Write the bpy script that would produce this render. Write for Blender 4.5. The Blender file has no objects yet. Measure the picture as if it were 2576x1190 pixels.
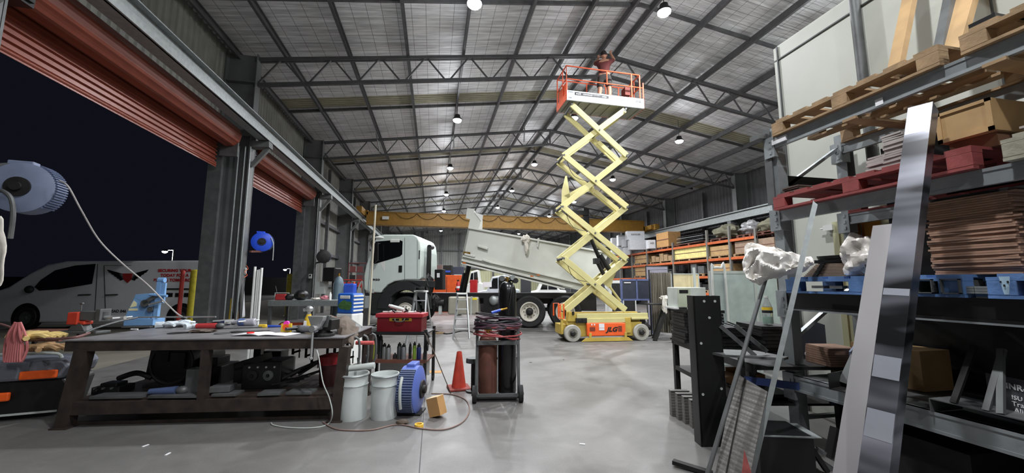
import bpy, math, random
from mathutils import Vector, Matrix, Euler
R = random.Random(7)
SC = bpy.context.scene
COL = SC.collection
PI = math.pi
# ---------------------------------------------------------------- camera
FPX, CX, CY, CAMH = 970.0, 1288.0, 595.0, 1.45
YAW, PITCH = math.radians(11.456), math.radians(6.878)
cam_d = bpy.data.cameras.new('camera'); cam = bpy.data.objects.new('camera', cam_d); COL.objects.link(cam)
cam.location = (0, 0, CAMH); cam.rotation_euler = (PI/2+PITCH, 0, -YAW)
cam_d.sensor_width = 36; cam_d.lens = FPX/2576*36; cam_d.clip_start = .05; cam_d.clip_end = 400
SC.camera = cam
# ---------------------------------------------------------------- world: night sky
w = bpy.data.worlds.new('night'); SC.world = w; w.use_nodes = True
w.node_tree.nodes['Background'].inputs[0].default_value = (.0045, .0046, .0085, 1)
w.node_tree.nodes['Background'].inputs[1].default_value = 1.0
SC.view_settings.view_transform = 'Standard'; SC.view_settings.look = 'None'
SC.view_settings.gamma = 1; SC.view_settings.use_curve_mapping = False
SC.view_settings.exposure = 0.1
LAMP_W = 300
try:
    SC.cycles.use_denoising = True
    SC.cycles.max_bounces = 7; SC.cycles.diffuse_bounces = 4
    SC.cycles.sample_clamp_indirect = 6
except Exception: pass
# the high-bay lamps: three rows, hung under the roof (x, z of each row)
LAMP_ROWS = ((.75, 7.62), (5.45, 8.12), (10.2, 7.5))
LAMP_Y = [-5.0, 1.4, 7.9, 14.2, 20.5, 26.9, 33.3, 39.7, 46.1]
# ---------------------------------------------------------------- geometry of the view (to place things measured on the photo)
_cy, _sy, _cp, _sp = math.cos(YAW), math.sin(YAW), math.cos(PITCH), math.sin(PITCH)
RIGHT = Vector((_cy, -_sy, 0)); UPV = Vector((-_sy*_sp, -_cy*_sp, _cp)); FWD = Vector((_sy*_cp, _cy*_cp, _sp))
def P(px, py, X=None, Y=None, Z=None, D=None):
    d = RIGHT*((px-CX)/FPX) + UPV*((CY-py)/FPX) + FWD
    if X is not None: t = X/d.x
    elif Y is not None: t = Y/d.y
    elif Z is not None: t = (Z-CAMH)/d.z
    else: t = D
    return Vector((0, 0, CAMH)) + d*t
# ---------------------------------------------------------------- materials
def lin(c): 
    return tuple(((v/255)/12.92 if v <= 10 else (((v/255)+.055)/1.055)**2.4) for v in c)
MATS = {}
def mat(name, rgb, rough=.6, metal=0.0, var=.12, scale=6.0, bump=0.0, bscale=40, emit=None, es=1.0, rgb2=None, alpha=None, trans=0.0, spec=None):
    """rgb as 0-255; var = amount of procedural mottling"""
    if name in MATS: return MATS[name]
    m = bpy.data.materials.new(name); m.use_nodes = True; MATS[name] = m
    nt = m.node_tree; b = nt.nodes['Principled BSDF']
    c = lin(rgb); b.inputs['Roughness'].default_value = rough; b.inputs['Metallic'].default_value = metal
    if spec is not None: b.inputs['Specular IOR Level'].default_value = spec
    tc = nt.nodes.new('ShaderNodeTexCoord')
    n = nt.nodes.new('ShaderNodeTexNoise'); n.inputs['Scale'].default_value = scale; n.inputs['Detail'].default_value = 5
    nt.links.new(tc.outputs['Object'], n.inputs['Vector'])
    r = nt.nodes.new('ShaderNodeValToRGB'); r.color_ramp.elements[0].position = .32; r.color_ramp.elements[1].position = .68
    c2 = lin(rgb2) if rgb2 else tuple(min(1, v*(1+var)) for v in c)
    c1 = c if rgb2 else tuple(v*(1-var) for v in c)
    r.color_ramp.elements[0].color = (*c1, 1); r.color_ramp.elements[1].color = (*c2, 1)
    nt.links.new(n.outputs['Fac'], r.inputs['Fac']); nt.links.new(r.outputs['Color'], b.inputs['Base Color'])
    if bump:
        n2 = nt.nodes.new('ShaderNodeTexNoise'); n2.inputs['Scale'].default_value = bscale; n2.inputs['Detail'].default_value = 3
        nt.links.new(tc.outputs['Object'], n2.inputs['Vector'])
        bp = nt.nodes.new('ShaderNodeBump'); bp.inputs['Strength'].default_value = bump; bp.inputs['Distance'].default_value = .01
        nt.links.new(n2.outputs['Fac'], bp.inputs['Height']); nt.links.new(bp.outputs['Normal'], b.inputs['Normal'])
    if emit: b.inputs['Emission Color'].default_value = (*lin(emit), 1); b.inputs['Emission Strength'].default_value = es
    if trans: b.inputs['Transmission Weight'].default_value = trans; b.inputs['IOR'].default_value = 1.45
    if alpha is not None: b.inputs['Alpha'].default_value = alpha
    return m
# ---------------------------------------------------------------- mesh builder
class MB:
    def __init__(s): s.v = []; s.f = []; s.M = Matrix.Identity(4)
    def at(s, loc=(0, 0, 0), rz=0, rx=0, ry=0):
        s.M = Matrix.Translation(loc) @ Euler((rx, ry, rz), 'XYZ').to_matrix().to_4x4(); return s
    def add(s, vs, fs):
        o = len(s.v); s.v += [tuple(s.M @ Vector(p)) for p in vs]; s.f += [tuple(i+o for i in f) for f in fs]; return s
    def box(s, x0, x1, y0, y1, z0, z1):
        return s.add([(x0,y0,z0),(x1,y0,z0),(x1,y1,z0),(x0,y1,z0),(x0,y0,z1),(x1,y0,z1),(x1,y1,z1),(x0,y1,z1)],
            [(3,2,1,0),(4,5,6,7),(0,1,5,4),(1,2,6,5),(2,3,7,6),(3,0,4,7)])
    def cb(s, c, d, rz=0, rx=0, ry=0):
        K = s.M; s.M = K @ Matrix.Translation(c) @ Euler((rx, ry, rz), 'XYZ').to_matrix().to_4x4()
        s.box(-d[0]/2, d[0]/2, -d[1]/2, d[1]/2, -d[2]/2, d[2]/2); s.M = K; return s
    def beam(s, a, b, w, h, up=(0, 0, 1), poly=None):
        """bar from a to b, w across, h along up; poly = closed section outline in (across, up)"""
        a = Vector(a); b = Vector(b); d = (b-a).normalized(); u = Vector(up)
        if abs(d.dot(u.normalized())) > .98: u = Vector((0, 1, 0)) if abs(d.y) < .9 else Vector((1, 0, 0))
        x = d.cross(u).normalized(); y = x.cross(d).normalized()
        if poly is None: poly = [(-w/2, -h/2), (w/2, -h/2), (w/2, h/2), (-w/2, h/2)]
        n = len(poly); vs = [a+x*p+y*q for p, q in poly] + [b+x*p+y*q for p, q in poly]
        fs = [(i, (i+1) % n, n+(i+1) % n, n+i) for i in range(n)] + [tuple(range(n-1, -1, -1)), tuple(range(n, 2*n))]
        return s.add(vs, fs)
    def angle(s, a, b, w, t=.006, up=(0, 0, 1)):
        return s.beam(a, b, 0, 0, up, [(0, 0), (w, 0), (w, t), (t, t), (t, w), (0, w)])
    def channel(s, a, b, w, h, t=.008, up=(0, 0, 1)):
        return s.beam(a, b, 0, 0, up, [(-w/2, -h/2), (w/2, -h/2), (w/2, -h/2+t), (-w/2+t, -h/2+t), (-w/2+t, h/2-t), (w/2, h/2-t), (w/2, h/2), (-w/2, h/2)])
    def ibeam(s, a, b, w, h, t=.012, up=(0, 0, 1)):
        q = t/2
        return s.beam(a, b, 0, 0, up, [(-w/2,-h/2),(w/2,-h/2),(w/2,-h/2+t),(q,-h/2+t),(q,h/2-t),(w/2,h/2-t),(w/2,h/2),(-w/2,h/2),(-w/2,h/2-t),(-q,h/2-t),(-q,-h/2+t),(-w/2,-h/2+t)])
    def cyl(s, a, b, r, r2=None, n=16, caps=True):
        a = Vector(a); b = Vector(b); r2 = r if r2 is None else r2; d = (b-a).normalized()
        u = Vector((0, 0, 1)) if abs(d.z) < .9 else Vector((1, 0, 0))
        x = d.cross(u).normalized(); y = d.cross(x)
        A = [2*PI*i/n for i in range(n)]
        vs = [a+(x*math.cos(t)+y*math.sin(t))*r for t in A]+[b+(x*math.cos(t)+y*math.sin(t))*r2 for t in A]
        fs = [(i, (i+1) % n, n+(i+1) % n, n+i) for i in range(n)]
        if caps: fs += [tuple(range(n-1, -1, -1)), tuple(range(n, 2*n))]
        return s.add(vs, fs)
    def lathe(s, prof, c=(0, 0, 0), axis=(0, 0, 1), n=24, caps=True):
        c = Vector(c); d = Vector(axis).normalized(); u = Vector((0, 0, 1)) if abs(d.z) < .9 else Vector((1, 0, 0))
        x = d.cross(u).normalized(); y = d.cross(x); vs = []; fs = []
        for r, z in prof:
            for i in range(n):
                t = 2*PI*i/n; vs.append(c+d*z+(x*math.cos(t)+y*math.sin(t))*r)
        m = len(prof)
        for k in range(m-1):
            for i in range(n): fs.append((k*n+i, k*n+(i+1) % n, (k+1)*n+(i+1) % n, (k+1)*n+i))
        if caps: fs += [tuple(range(n-1, -1, -1)), tuple((m-1)*n+i for i in range(n))]
        return s.add(vs, fs)
    def tube(s, pts, r, n=8, smooth=0, closed=False):
        pts = [Vector(p) for p in pts]
        if smooth: pts = spline(pts, smooth, closed)
        vs = []; fs = []; m = len(pts); X = None
        for k, p in enumerate(pts):
            if closed: d = pts[(k+1) % m]-pts[k-1]
            else: d = pts[min(k+1, m-1)]-pts[max(k-1, 0)]
            d = d.normalized() if d.length > 1e-9 else Vector((0, 0, 1))
            if X is None:
                u = Vector((0, 0, 1)) if abs(d.z) < .9 else Vector((1, 0, 0)); X = d.cross(u).normalized()
            else:
                X = X - d*X.dot(d); X = X.normalized() if X.length > 1e-6 else d.orthogonal().normalized()
            y = d.cross(X); rr = r[k*len(r)//m] if isinstance(r, (list, tuple)) else r
            for i in range(n):
                t = 2*PI*i/n; vs.append(p+(X*math.cos(t)+y*math.sin(t))*rr)
        for k in range(m-1 if not closed else m):
            for i in range(n): fs.append((k*n+i, k*n+(i+1) % n, ((k+1) % m)*n+(i+1) % n, ((k+1) % m)*n+i))
        if not closed: fs += [tuple(range(n-1, -1, -1)), tuple((m-1)*n+i for i in range(n))]
        return s.add(vs, fs)
    def torus(s, c, axis, r, t, n=28, m=8):
        c = Vector(c); d = Vector(axis).normalized(); x = d.orthogonal().normalized(); y = d.cross(x)
        return s.tube([c+(x*math.cos(2*PI*i/n)+y*math.sin(2*PI*i/n))*r for i in range(n)], t, m, closed=True)
    def prism(s, poly, o, ux, uy, depth):
        """outline poly (a,b) in plane o+a*ux+b*uy, thickened by the vector depth"""
        o = Vector(o); ux = Vector(ux); uy = Vector(uy); dp = Vector(depth); n = len(poly)
        vs = [o+ux*a+uy*b for a, b in poly]+[o+ux*a+uy*b+dp for a, b in poly]
        return s.add(vs, [(i, (i+1) % n, n+(i+1) % n, n+i) for i in range(n)]+[tuple(range(n-1, -1, -1)), tuple(range(n, 2*n))])
    def blob(s, c, rad, seed=0, amp=.18, seg=18, ring=12, freq=2.2, flat=None):
        from mathutils import noise
        vs = []; fs = []; c = Vector(c); o = Vector((seed*7.3, seed*1.7, seed*3.1))
        for j in range(ring+1):
            th = PI*j/ring
            for i in range(seg):
                ph = 2*PI*i/seg; d = Vector((math.sin(th)*math.cos(ph), math.sin(th)*math.sin(ph), math.cos(th)))
                k = 1+amp*noise.noise(d*freq+o)*2+amp*.8*abs(noise.noise(d*freq*2.7+o))
                q = Vector((d.x*rad[0]*k, d.y*rad[1]*k, d.z*rad[2]*k))
                if flat is not None and q.z < flat: q.z = flat
                vs.append(c+q)
        for j in range(ring):
            for i in range(seg): fs.append((j*seg+i, j*seg+(i+1) % seg, (j+1)*seg+(i+1) % seg, (j+1)*seg+i))
        return s.add(vs, fs)
    def build(s, name, m, parent=None, smooth=False, bevel=0, loc=None, rz=0, fix=False):
        me = bpy.data.meshes.new(name); me.from_pydata(s.v, [], s.f); me.update()
        me.materials.append(m)
        if smooth:
            me.shade_smooth()
            try: me.set_sharp_from_angle(angle=math.radians(38))
            except Exception: pass
        o = bpy.data.objects.new(name, me); COL.objects.link(o)
        if parent: o.parent = parent
        if loc is not None: o.location = loc; o.rotation_euler = (0, 0, rz)
        if bevel:
            b = o.modifiers.new('bevel', 'BEVEL'); b.width = bevel; b.segments = 2; b.limit_method = 'ANGLE'
        return o
def spline(p, k, closed=False):
    out = []; n = len(p)
    for i in range(n if closed else n-1):
        a, b = (p[i-1] if (i or closed) else p[0]), p[i]
        c = p[(i+1) % n]; d = p[(i+2) % n] if (closed or i+2 < n) else p[-1]
        for j in range(k):
            t = j/k; out.append(.5*((2*b)+(c-a)*t+(2*a-5*b+4*c-d)*t*t+(3*b-3*c+d-a)*t*t*t))
    if not closed: out.append(p[-1])
    return out
def one(f, *a, **k):
    m = MB(); getattr(m, f)(*a, **k); return m
def tag(o, label, cat=None, group=None, kind=None):
    if label: o['label'] = label
    if cat: o['category'] = cat
    if group: o['group'] = group
    if kind: o['kind'] = kind
    return o
def thing(name, label, cat, loc=(0, 0, 0), rz=0, group=None):
    o = bpy.data.objects.new(name, None); COL.objects.link(o); o.empty_display_size = .1
    o.location = loc; o.rotation_euler = (0, 0, rz)
    return tag(o, label, cat, group)
def struct(o, label=None): o['kind'] = 'structure'; 
def st(mb, name, m, label=None, **k):
    o = mb.build(name, m, **k); o['kind'] = 'structure'
    if label: o['label'] = label
    return o
def dup(root, loc=None, rz=None, label=None, group=None, scale=None):
    kids = {}
    for o in COL.objects: kids.setdefault(o.parent, []).append(o)
    def cp(o, par):
        c = o.copy(); COL.objects.link(c)
        if par: c.parent = par
        for ch in kids.get(o, []): cp(ch, c)
        return c
    r = cp(root, None)
    if loc is not None: r.location = loc
    if rz is not None: r.rotation_euler = (0, 0, rz)
    if scale is not None: r.scale = scale
    if label: r['label'] = label
    if group: r['group'] = group
    return r
def text(s, size, m, parent, loc, rx=PI/2, rz=0, ry=0, depth=.001, align='CENTER', name='lettering', shear=0, bold=0, sx=1.0):
    c = bpy.data.curves.new(name, 'FONT'); c.body = s; c.size = size; c.extrude = depth; c.align_x = align; c.align_y = 'CENTER'
    c.shear = shear; c.offset = bold; c.space_character = 1.05
    o = bpy.data.objects.new(name, c); COL.objects.link(o); c.materials.append(m); o.parent = parent
    dg = bpy.context.evaluated_depsgraph_get(); me = bpy.data.meshes.new_from_object(o.evaluated_get(dg))
    bpy.data.objects.remove(o); n = bpy.data.objects.new(name, me); COL.objects.link(n); n.parent = parent
    n.location = loc; n.rotation_euler = (rx, ry, rz); n.scale = (sx, 1, 1)
    return n
# ---------------------------------------------------------------- common materials
M_steel = mat('weathered_grey_steel', (96, 98, 98), .55, .5, .2)
M_galv = mat('galvanised_steel', (150, 155, 155), .45, .55, .12, 14)
M_dark = mat('dark_mill_steel', (38, 37, 37), .5, .35, .3, 9)
M_black = mat('black_painted_steel', (22, 22, 23), .4, .1, .2)
M_rubber = mat('black_rubber', (26, 26, 27), .75, 0, .2)
M_alu = mat('brushed_aluminium', (190, 192, 192), .35, .7, .08)
M_chrome = mat('chrome', (200, 200, 200), .15, 1, .03)
M_white = mat('white_paint', (218, 220, 216), .35, 0, .03)
M_paper = mat('white_paper', (225, 225, 228), .8, 0, .03)
M_card = mat('cardboard', (176, 134, 84), .85, 0, .1)
M_ply = mat('raw_plywood', (170, 138, 94), .75, 0, .15, 5)
M_wood = mat('rough_pine', (148, 122, 90), .8, 0, .22, 8, .3)
M_red = mat('red_paint', (170, 30, 34), .4, 0, .12)
M_blue = mat('blue_plastic', (48, 82, 186), .4, 0, .1)
M_orange = mat('orange_paint', (232, 92, 28), .45, 0, .08)
M_yellow = mat('yellow_paint', (214, 180, 50), .5, 0, .1)
M_green = mat('green_paint', (120, 140, 40), .5, 0, .1)
M_fabric_w = mat('off_white_fabric', (205, 200, 190), .9, 0, .12, 12, .4, 30)
M_leather = mat('brown_leather', (86, 74, 64), .8, 0, .25, 10, .4, 30)
M_pink = mat('faded_pink_hose', (170, 96, 96), .7, 0, .15)
M_brass = mat('brass', (180, 140, 60), .3, .9, .08)
M_rust = mat('rusty_brown_steel', (100, 62, 50), .7, .2, .25, 7)
M_glass = mat('dark_window_glass', (14, 16, 18), .08, 0, .05, spec=.8)
M_ochre = mat('crane_yellow', (150, 112, 44), .5, .1, .15)
M_brown = mat('brown_fibreboard_edges', (150, 118, 98), .85, 0, .2, 10)
M_greyl = mat('light_grey_paint', (176, 182, 178), .5, 0, .05)
M_purl = mat('grey_purlin_steel', (88, 88, 90), .55, .4, .2)
M_clad = mat('grey_wall_sheeting', (128, 128, 122), .55, .2, .14, 2)
# ================================================================ the hall
YT = [4.9, 11.1, 17.5, 23.9, 30.3, 36.7, 43.1, 49.5]      # portal frames
XL, XR, RX = -4.8, 15.7, 5.45                              # inner faces of the columns, ridge
Y0, Y1 = -9.0, 53.0
def chord(x, top=True):
    z = 8.92-(RX-x)*.137 if x < RX else 8.92-(x-RX)*.163
    return z if top else z-.72
def roofz(x): return chord(x)+.30
def cylinder_noise(nt, tc): pass
# floor
def floor_mat():
    m = bpy.data.materials.new('concrete_floor'); m.use_nodes = True; nt = m.node_tree; b = nt.nodes['Principled BSDF']
    tc = nt.nodes.new('ShaderNodeTexCoord'); L = nt.links.new
    def nz(sc, det, dist=0):
        n = nt.nodes.new('ShaderNodeTexNoise'); n.inputs['Scale'].default_value = sc; n.inputs['Detail'].default_value = det
        n.inputs['Distortion'].default_value = dist; L(tc.outputs['Object'], n.inputs['Vector']); return n
    def ramp(n, a, b_, ca, cb):
        r = nt.nodes.new('ShaderNodeValToRGB'); r.color_ramp.elements[0].position = a; r.color_ramp.elements[1].position = b_
        r.color_ramp.elements[0].color = (*lin(ca), 1); r.color_ramp.elements[1].color = (*lin(cb), 1); L(n.outputs['Fac'], r.inputs['Fac']); return r
    def mix(f, a, c, t='MIX'):
        x = nt.nodes.new('ShaderNodeMix'); x.data_type = 'RGBA'; x.blend_type = t
        if isinstance(f, float): x.inputs[0].default_value = f
        else: L(f, x.inputs[0])
        L(a, x.inputs[6]); L(c, x.inputs[7]); return x.outputs[2]
    big = ramp(nz(.55, 4, .6), .3, .72, (102, 100, 98), (122, 120, 118))
    mid = ramp(nz(3.2, 6, 1.5), .3, .75, (150, 150, 150), (255, 255, 255))
    c = mix(.28, big.outputs[0], mid.outputs[0], 'MULTIPLY')
    fine = ramp(nz(60, 2), .3, .8, (200, 200, 200), (255, 255, 255))
    c = mix(.35, c, fine.outputs[0], 'MULTIPLY')
    st_ = ramp(nz(1.1, 3, .3), .60, .70, (255, 255, 255), (150, 140, 130))
    c = mix(.6, c, st_.outputs[0], 'MULTIPLY')
    b.inputs['Roughness'].default_value = .42
    rr = nt.nodes.new('ShaderNodeMapRange'); n = nz(2.5, 5, .8); L(n.outputs['Fac'], rr.inputs[0]); rr.inputs[3].default_value = .3; rr.inputs[4].default_value = .62; L(rr.outputs[0], b.inputs['Roughness'])
    L(c, b.inputs['Base Color']); return m
M_floor = floor_mat()
st(one('box', -5.55, 16.6, Y0, Y1, -.2, 0), 'floor', M_floor, 'grey concrete workshop floor')
st(one('box', -.075, -.067, Y0, 5.3, 0, .0006), 'trim_1', M_dark, 'dark joint running through the concrete floor')
st(one('box', -14, -5.55, -9, 60, -.2, -.015), 'ground_apron', mat('outdoor_concrete', (120, 116, 104), .85, 0, .15, 1.5), 'pale concrete apron outside the roller doors')
st(one('box', -70, -14, -30, 90, -.25, -.03), 'ground_yard', mat('asphalt', (44, 44, 44), .95, 0, .2, 5), 'dark yard outside')
# ceiling
def foil_mat():
    m = bpy.data.materials.new('foil_insulation'); m.use_nodes = True; nt = m.node_tree; b = nt.nodes['Principled BSDF']; L = nt.links.new
    tc = nt.nodes.new('ShaderNodeTexCoord'); sp = nt.nodes.new('ShaderNodeSeparateXYZ'); L(tc.outputs['Object'], sp.inputs[0])
    def math_(op, a, v=None, c=None):
        n = nt.nodes.new('ShaderNodeMath'); n.operation = op
        L(a, n.inputs[0])
        if v is not None: 
            if isinstance(v, (int, float)): n.inputs[1].default_value = v
            else: L(v, n.inputs[1])
        return n.outputs[0]
    def line(ax, per, wd):
        f = math_('FRACT', math_('DIVIDE', sp.outputs[ax], per)); return math_('LESS_THAN', f, wd/per)
    grid = math_('MAXIMUM', line(0, .36, .012), line(1, .36, .012))
    mp = nt.nodes.new('ShaderNodeMapping'); L(tc.outputs['Object'], mp.inputs[0]); mp.inputs['Scale'].default_value = (.9, 9, 1)
    n = nt.nodes.new('ShaderNodeTexNoise'); n.inputs['Scale'].default_value = 1.3; n.inputs['Detail'].default_value = 6; L(mp.outputs[0], n.inputs['Vector'])
    r = nt.nodes.new('ShaderNodeValToRGB'); r.color_ramp.elements[0].color = (*lin((176, 176, 178)), 1); r.color_ramp.elements[1].color = (*lin((236, 236, 238)), 1)
    r.color_ramp.elements[0].position = .3; r.color_ramp.elements[1].position = .7
    L(n.outputs['Fac'], r.inputs['Fac'])
    mx = nt.nodes.new('ShaderNodeMix'); mx.data_type = 'RGBA'; L(grid, mx.inputs[0]); L(r.outputs[0], mx.inputs[6]); mx.inputs[7].default_value = (*lin((120, 120, 122)), 1)
    L(mx.outputs[2], b.inputs['Base Color']); b.inputs['Metallic'].default_value = .35; b.inputs['Roughness'].default_value = .5
    bp = nt.nodes.new('ShaderNodeBump'); bp.inputs['Strength'].default_value = .8; bp.inputs['Distance'].default_value = .06
    L(n.outputs['Fac'], bp.inputs['Height']); L(bp.outputs['Normal'], b.inputs['Normal'])
    return m
M_foil = foil_mat()
def roof_strip(mb, ya, yb, dz=0, t=.05):
    for a, c in ((-5.75, RX), (RX, 16.6)):
        za, zc = roofz(a)+dz, roofz(c)+dz
        mb.add([(a,ya,za),(c,ya,zc),(c,yb,zc),(a,yb,za),(a,ya,za+t),(c,ya,zc+t),(c,yb,zc+t),(a,yb,za+t)], [(0,1,2,3),(7,6,5,4),(0,4,5,1),(1,5,6,2),(2,6,7,3),(3,7,4,0)])
SKY = [(13.95, 14.7), (20.4, 21.15), (26.8, 27.55), (33.2, 33.95)]
mb = MB(); ya = Y0
for s in SKY: roof_strip(mb, ya, s[0]); ya = s[1]
roof_strip(mb, ya, Y1)
st(mb, 'ceiling', M_foil, 'silver foil insulation under the roof sheets')
M_sky = mat('aged_translucent_sheet', (150, 146, 126), .5, 0, .12, 3)
def corr(mb, a, b, z0, z1, nrm, pitch=.2, dep=.035):
    """ribbed sheet wall from a to b (xy), ribs standing up"""
    a = Vector((*a, 0)); b = Vector((*b, 0)); L = (b-a).length; d = (b-a)/L; n = Vector((*nrm, 0)); k = max(1, int(L/pitch)); p = L/k; pts = []
    for i in range(k):
        for t, h in ((0, 0), (.55, 0), (.68, 1), (.87, 1)): pts.append(a+d*(p*(i+t))+n*dep*h)
    pts.append(b); vs = []; fs = []
    for q in pts: vs += [(q.x, q.y, z0), (q.x, q.y, z1)]
    for i in range(len(pts)-1): fs.append((2*i, 2*i+2, 2*i+3, 2*i+1))
    mb.add(vs, fs)
def corr_roof(mb, ya, yb):
    k = int((yb-ya)/.15); p = (yb-ya)/k
    for a, c in ((-5.75, RX), (RX, 16.6)):
        za, zc = roofz(a), roofz(c); vs = []; fs = []
        for i in range(k+1):
            for t, h in (((0, 0), (.5, 0), (.6, .05), (.9, .05)) if i < k else ((0, 0),)):
                y = ya+p*(i+t); vs += [(a, y, za+h), (c, y, zc+h)]
        for i in range(len(vs)//2-1): fs.append((2*i, 2*i+1, 2*i+3, 2*i+2))
        mb.add(vs, fs)
for i, s in enumerate(SKY):
    mb = MB(); corr_roof(mb, *s); st(mb, 'window_%d' % (i+1), M_sky, 'ribbed translucent roof sheet strip')
# walls
mb = MB(); corr(mb, (-5.58, Y0), (-5.58, 17.9), 5.25, 7.75, (1, 0)); corr(mb, (-5.58, 17.9), (-5.58, Y1), 0, 7.75, (1, 0))
mb.box(-5.75, -5.6, Y0, 17.9, 5.1, 7.8); mb.box(-5.75, -5.6, 17.9, Y1, -.1, 7.8)
st(mb, 'wall_left', M_clad, 'grey ribbed steel sheeting of the left wall')
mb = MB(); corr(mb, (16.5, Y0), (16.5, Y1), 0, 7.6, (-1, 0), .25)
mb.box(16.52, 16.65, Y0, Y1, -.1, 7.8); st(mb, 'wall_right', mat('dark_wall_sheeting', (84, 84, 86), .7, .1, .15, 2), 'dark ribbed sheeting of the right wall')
mb = MB(); corr(mb, (-5.6, 52.9), (16.55, 52.9), 0, 3.4, (0, -1), .3, .05); mb.box(-5.6, 16.6, 52.96, 53.2, 0, 9.4)
st(mb, 'wall_back', mat('pale_cladding', (196, 196, 160), .6, 0, .06, 1), 'pale ribbed sheeting low on the far wall')
mb = MB(); corr(mb, (-5.6, 52.8), (16.55, 52.8), 3.4, 9.3, (0, -1), .3, .05); st(mb, 'wall_back_upper', mat('grey_cladding', (140, 142, 138), .6, .1, .08, 1), 'grey ribbed sheeting high on the far wall')
st(one('box', -5.75, 16.65, Y0-.2, Y0, 0, 9.4), 'wall_front', M_clad)
mb = MB()
for z in (3.4, 5.8): mb.box(-5.5, 16.5, 52.55, 52.72, z-.08, z+.08)
for x in (-1.5, 1.0, 3.4, 8, 12): mb.box(x-.1, x+.1, 52.4, 52.55, 0, 8.3)
st(mb, 'wall_back_girts', M_purl)
# purlins run the length of the hall; one object each
PX = [-5.3, -4.14, -2.5, -.9, .74, 2.38, 4.02, 5.2, 5.75, 7.3, 8.95, 10.6, 12.25, 13.9, 15.5]
for x in PX:
    z = chord(x)+.02
    st(one('channel', (x, Y0, z+.11), (x, Y1, z+.11), .07, .2, .012), 'purlin', M_purl, 'grey steel purlin running the length of the roof')
# cross bridging between purlins
for y in (8.95, 14.75, 21.2):
    mb = MB()
    mb.beam((-5.3, y, chord(-5.3)+.2), (RX, y, chord(RX)+.2), .06, .1); mb.beam((RX, y, chord(RX)+.2), (16, y, chord(16)+.2), .06, .1)
    st(mb, 'roof_bridging', M_purl, 'dark steel bridging bar across the purlins')
# trusses
M_truss = mat('truss_steel', (82, 82, 84), .55, .4, .15)
for y in YT[1:]:
    t = thing('roof_truss', None, None, (RX, y, 8.2)); t['kind'] = 'structure'; t['label'] = 'grey steel lattice roof truss spanning the hall'
    def c(x, top): return (x-RX, 0, chord(x, top)-8.2)
    e0, e1 = XL-.1, XR+.1
    mb = MB()
    for s in (-.045, .045):
        for a, b in ((e0, RX), (RX, e1)):
            A = Vector(c(a, True)); B = Vector(c(b, True)); A.y = B.y = s; mb.beam(A, B, .06, .09)
    mb.build('top_chord', M_truss, t)
    mb = MB()
    for a, b in ((e0, RX), (RX, e1)): mb.beam(c(a, False), c(b, False), .1, .09)
    mb.build('bottom_chord', M_truss, t)
    mb = MB(); n = 8
    for a, b in ((e0, RX), (RX, e1)):
        for i in range(n):
            xa = a+(b-a)*(i+.04)/n; xm = a+(b-a)*(i+.5)/n; xb = a+(b-a)*(i+.96)/n
            mb.beam(c(xa, False), c(xm-.03*(1 if b > a else -1), True), .04, .04); mb.beam(c(xm+.03, True), c(xb, False), .04, .04)
    mb.beam(c(RX, True), c(RX, False), .06, .06)
    mb.build('web', M_truss, t)
# columns
M_colm = mat('column_grey_paint', (104, 106, 106), .5, .25, .12, 3)
for y in YT:
    z1 = chord(XL)+.1
    mb = MB(); mb.ibeam((XL-.38, y, 0), (XL-.38, y, z1), .28, .75, .02, (1, 0, 0)); mb.box(XL-.78, XL+.04, y-.2, y+.2, 0, .025)
    for z in (5.3, 6.8): mb.box(XL-.72, XL-.02, y-.14, y+.14, z, z+.02)
    st(mb, 'steel_column', M_colm, 'deep grey steel column of the left wall')
    mb = MB(); z1 = chord(XR)+.1
    mb.ibeam((XR+.38, y, 0), (XR+.38, y, z1), .28, .75, .02, (1, 0, 0)); st(mb, 'steel_column', M_colm, 'deep grey steel column of the right wall')
# door jamb posts beside the columns, and inner C guides
for y in (4.9, 11.1, 17.5):
    mb = MB()
    for s in (-1, 1):
        mb.channel((-5.42, y+s*.42, 0), (-5.42, y+s*.42, 5.3), .1, .3, .01, (1, 0, 0))
        mb.box(-5.5, -5.4, y+s*.3-.1, y+s*.3+.1, 0, 5.3)
        mb.box(XL-.02, XL+.0, y+s*.16-.015, y+s*.16+.015, 0, 5.2)
    st(mb, 'door_jamb', M_steel, 'steel door guide beside a column')
# girts on the left wall past the doors, light panels
mb = MB()
for z in (1.3, 2.9, 4.4): mb.box(-5.5, -5.38, 17.9, Y1, z-.07, z+.07)
for y in (20.7, 27.1, 33.5): mb.box(-5.38, -5.24, y-.08, y+.08, 0, 7.2)
st(mb, 'wall_girts', M_purl, 'steel girts on the left wall')
mb = MB()
for z in (3.0, 5.0): mb.box(16.3, 16.46, Y0, Y1, z-.08, z+.08)
for y in (14.3, 20.7, 27.1, 33.5): mb.box(16.2, 16.36, y-.09, y+.09, 0, 7)
st(mb, 'wall_girts', M_purl, 'steel girts on the right wall')
# crane runway beams on both walls
for xs, z, nm in ((XL+.28, 5.42, 'left'), (XR-.28, 4.92, 'right')):
    s = 1 if xs < 0 else -1
    mb = MB(); mb.ibeam((xs, Y0, z), (xs, Y1, z), .26, .42, .02)
    mb.box(xs-.03, xs+.03, Y0, Y1, z+.21, z+.27)
    mb.box(xs+s*.1, xs+s*.16, Y0, Y1, z-.21, z-.07)
    st(mb, 'crane_runway_beam', M_galv, 'pale steel crane runway beam along the %s wall' % nm)
    for y in YT:
        a = (xs-s*.13, y, z-.22); mb = MB(); mb.beam((XL if s > 0 else XR, y, z-.32), (xs+s*.15, y, z-.3), .25, .16)
        mb.beam((XL if s > 0 else XR, y, z-.9), (xs+s*.1, y, z-.38), .1, .1); st(mb, 'runway_bracket', M_colm, 'bracket under the %s runway beam' % nm)
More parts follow.
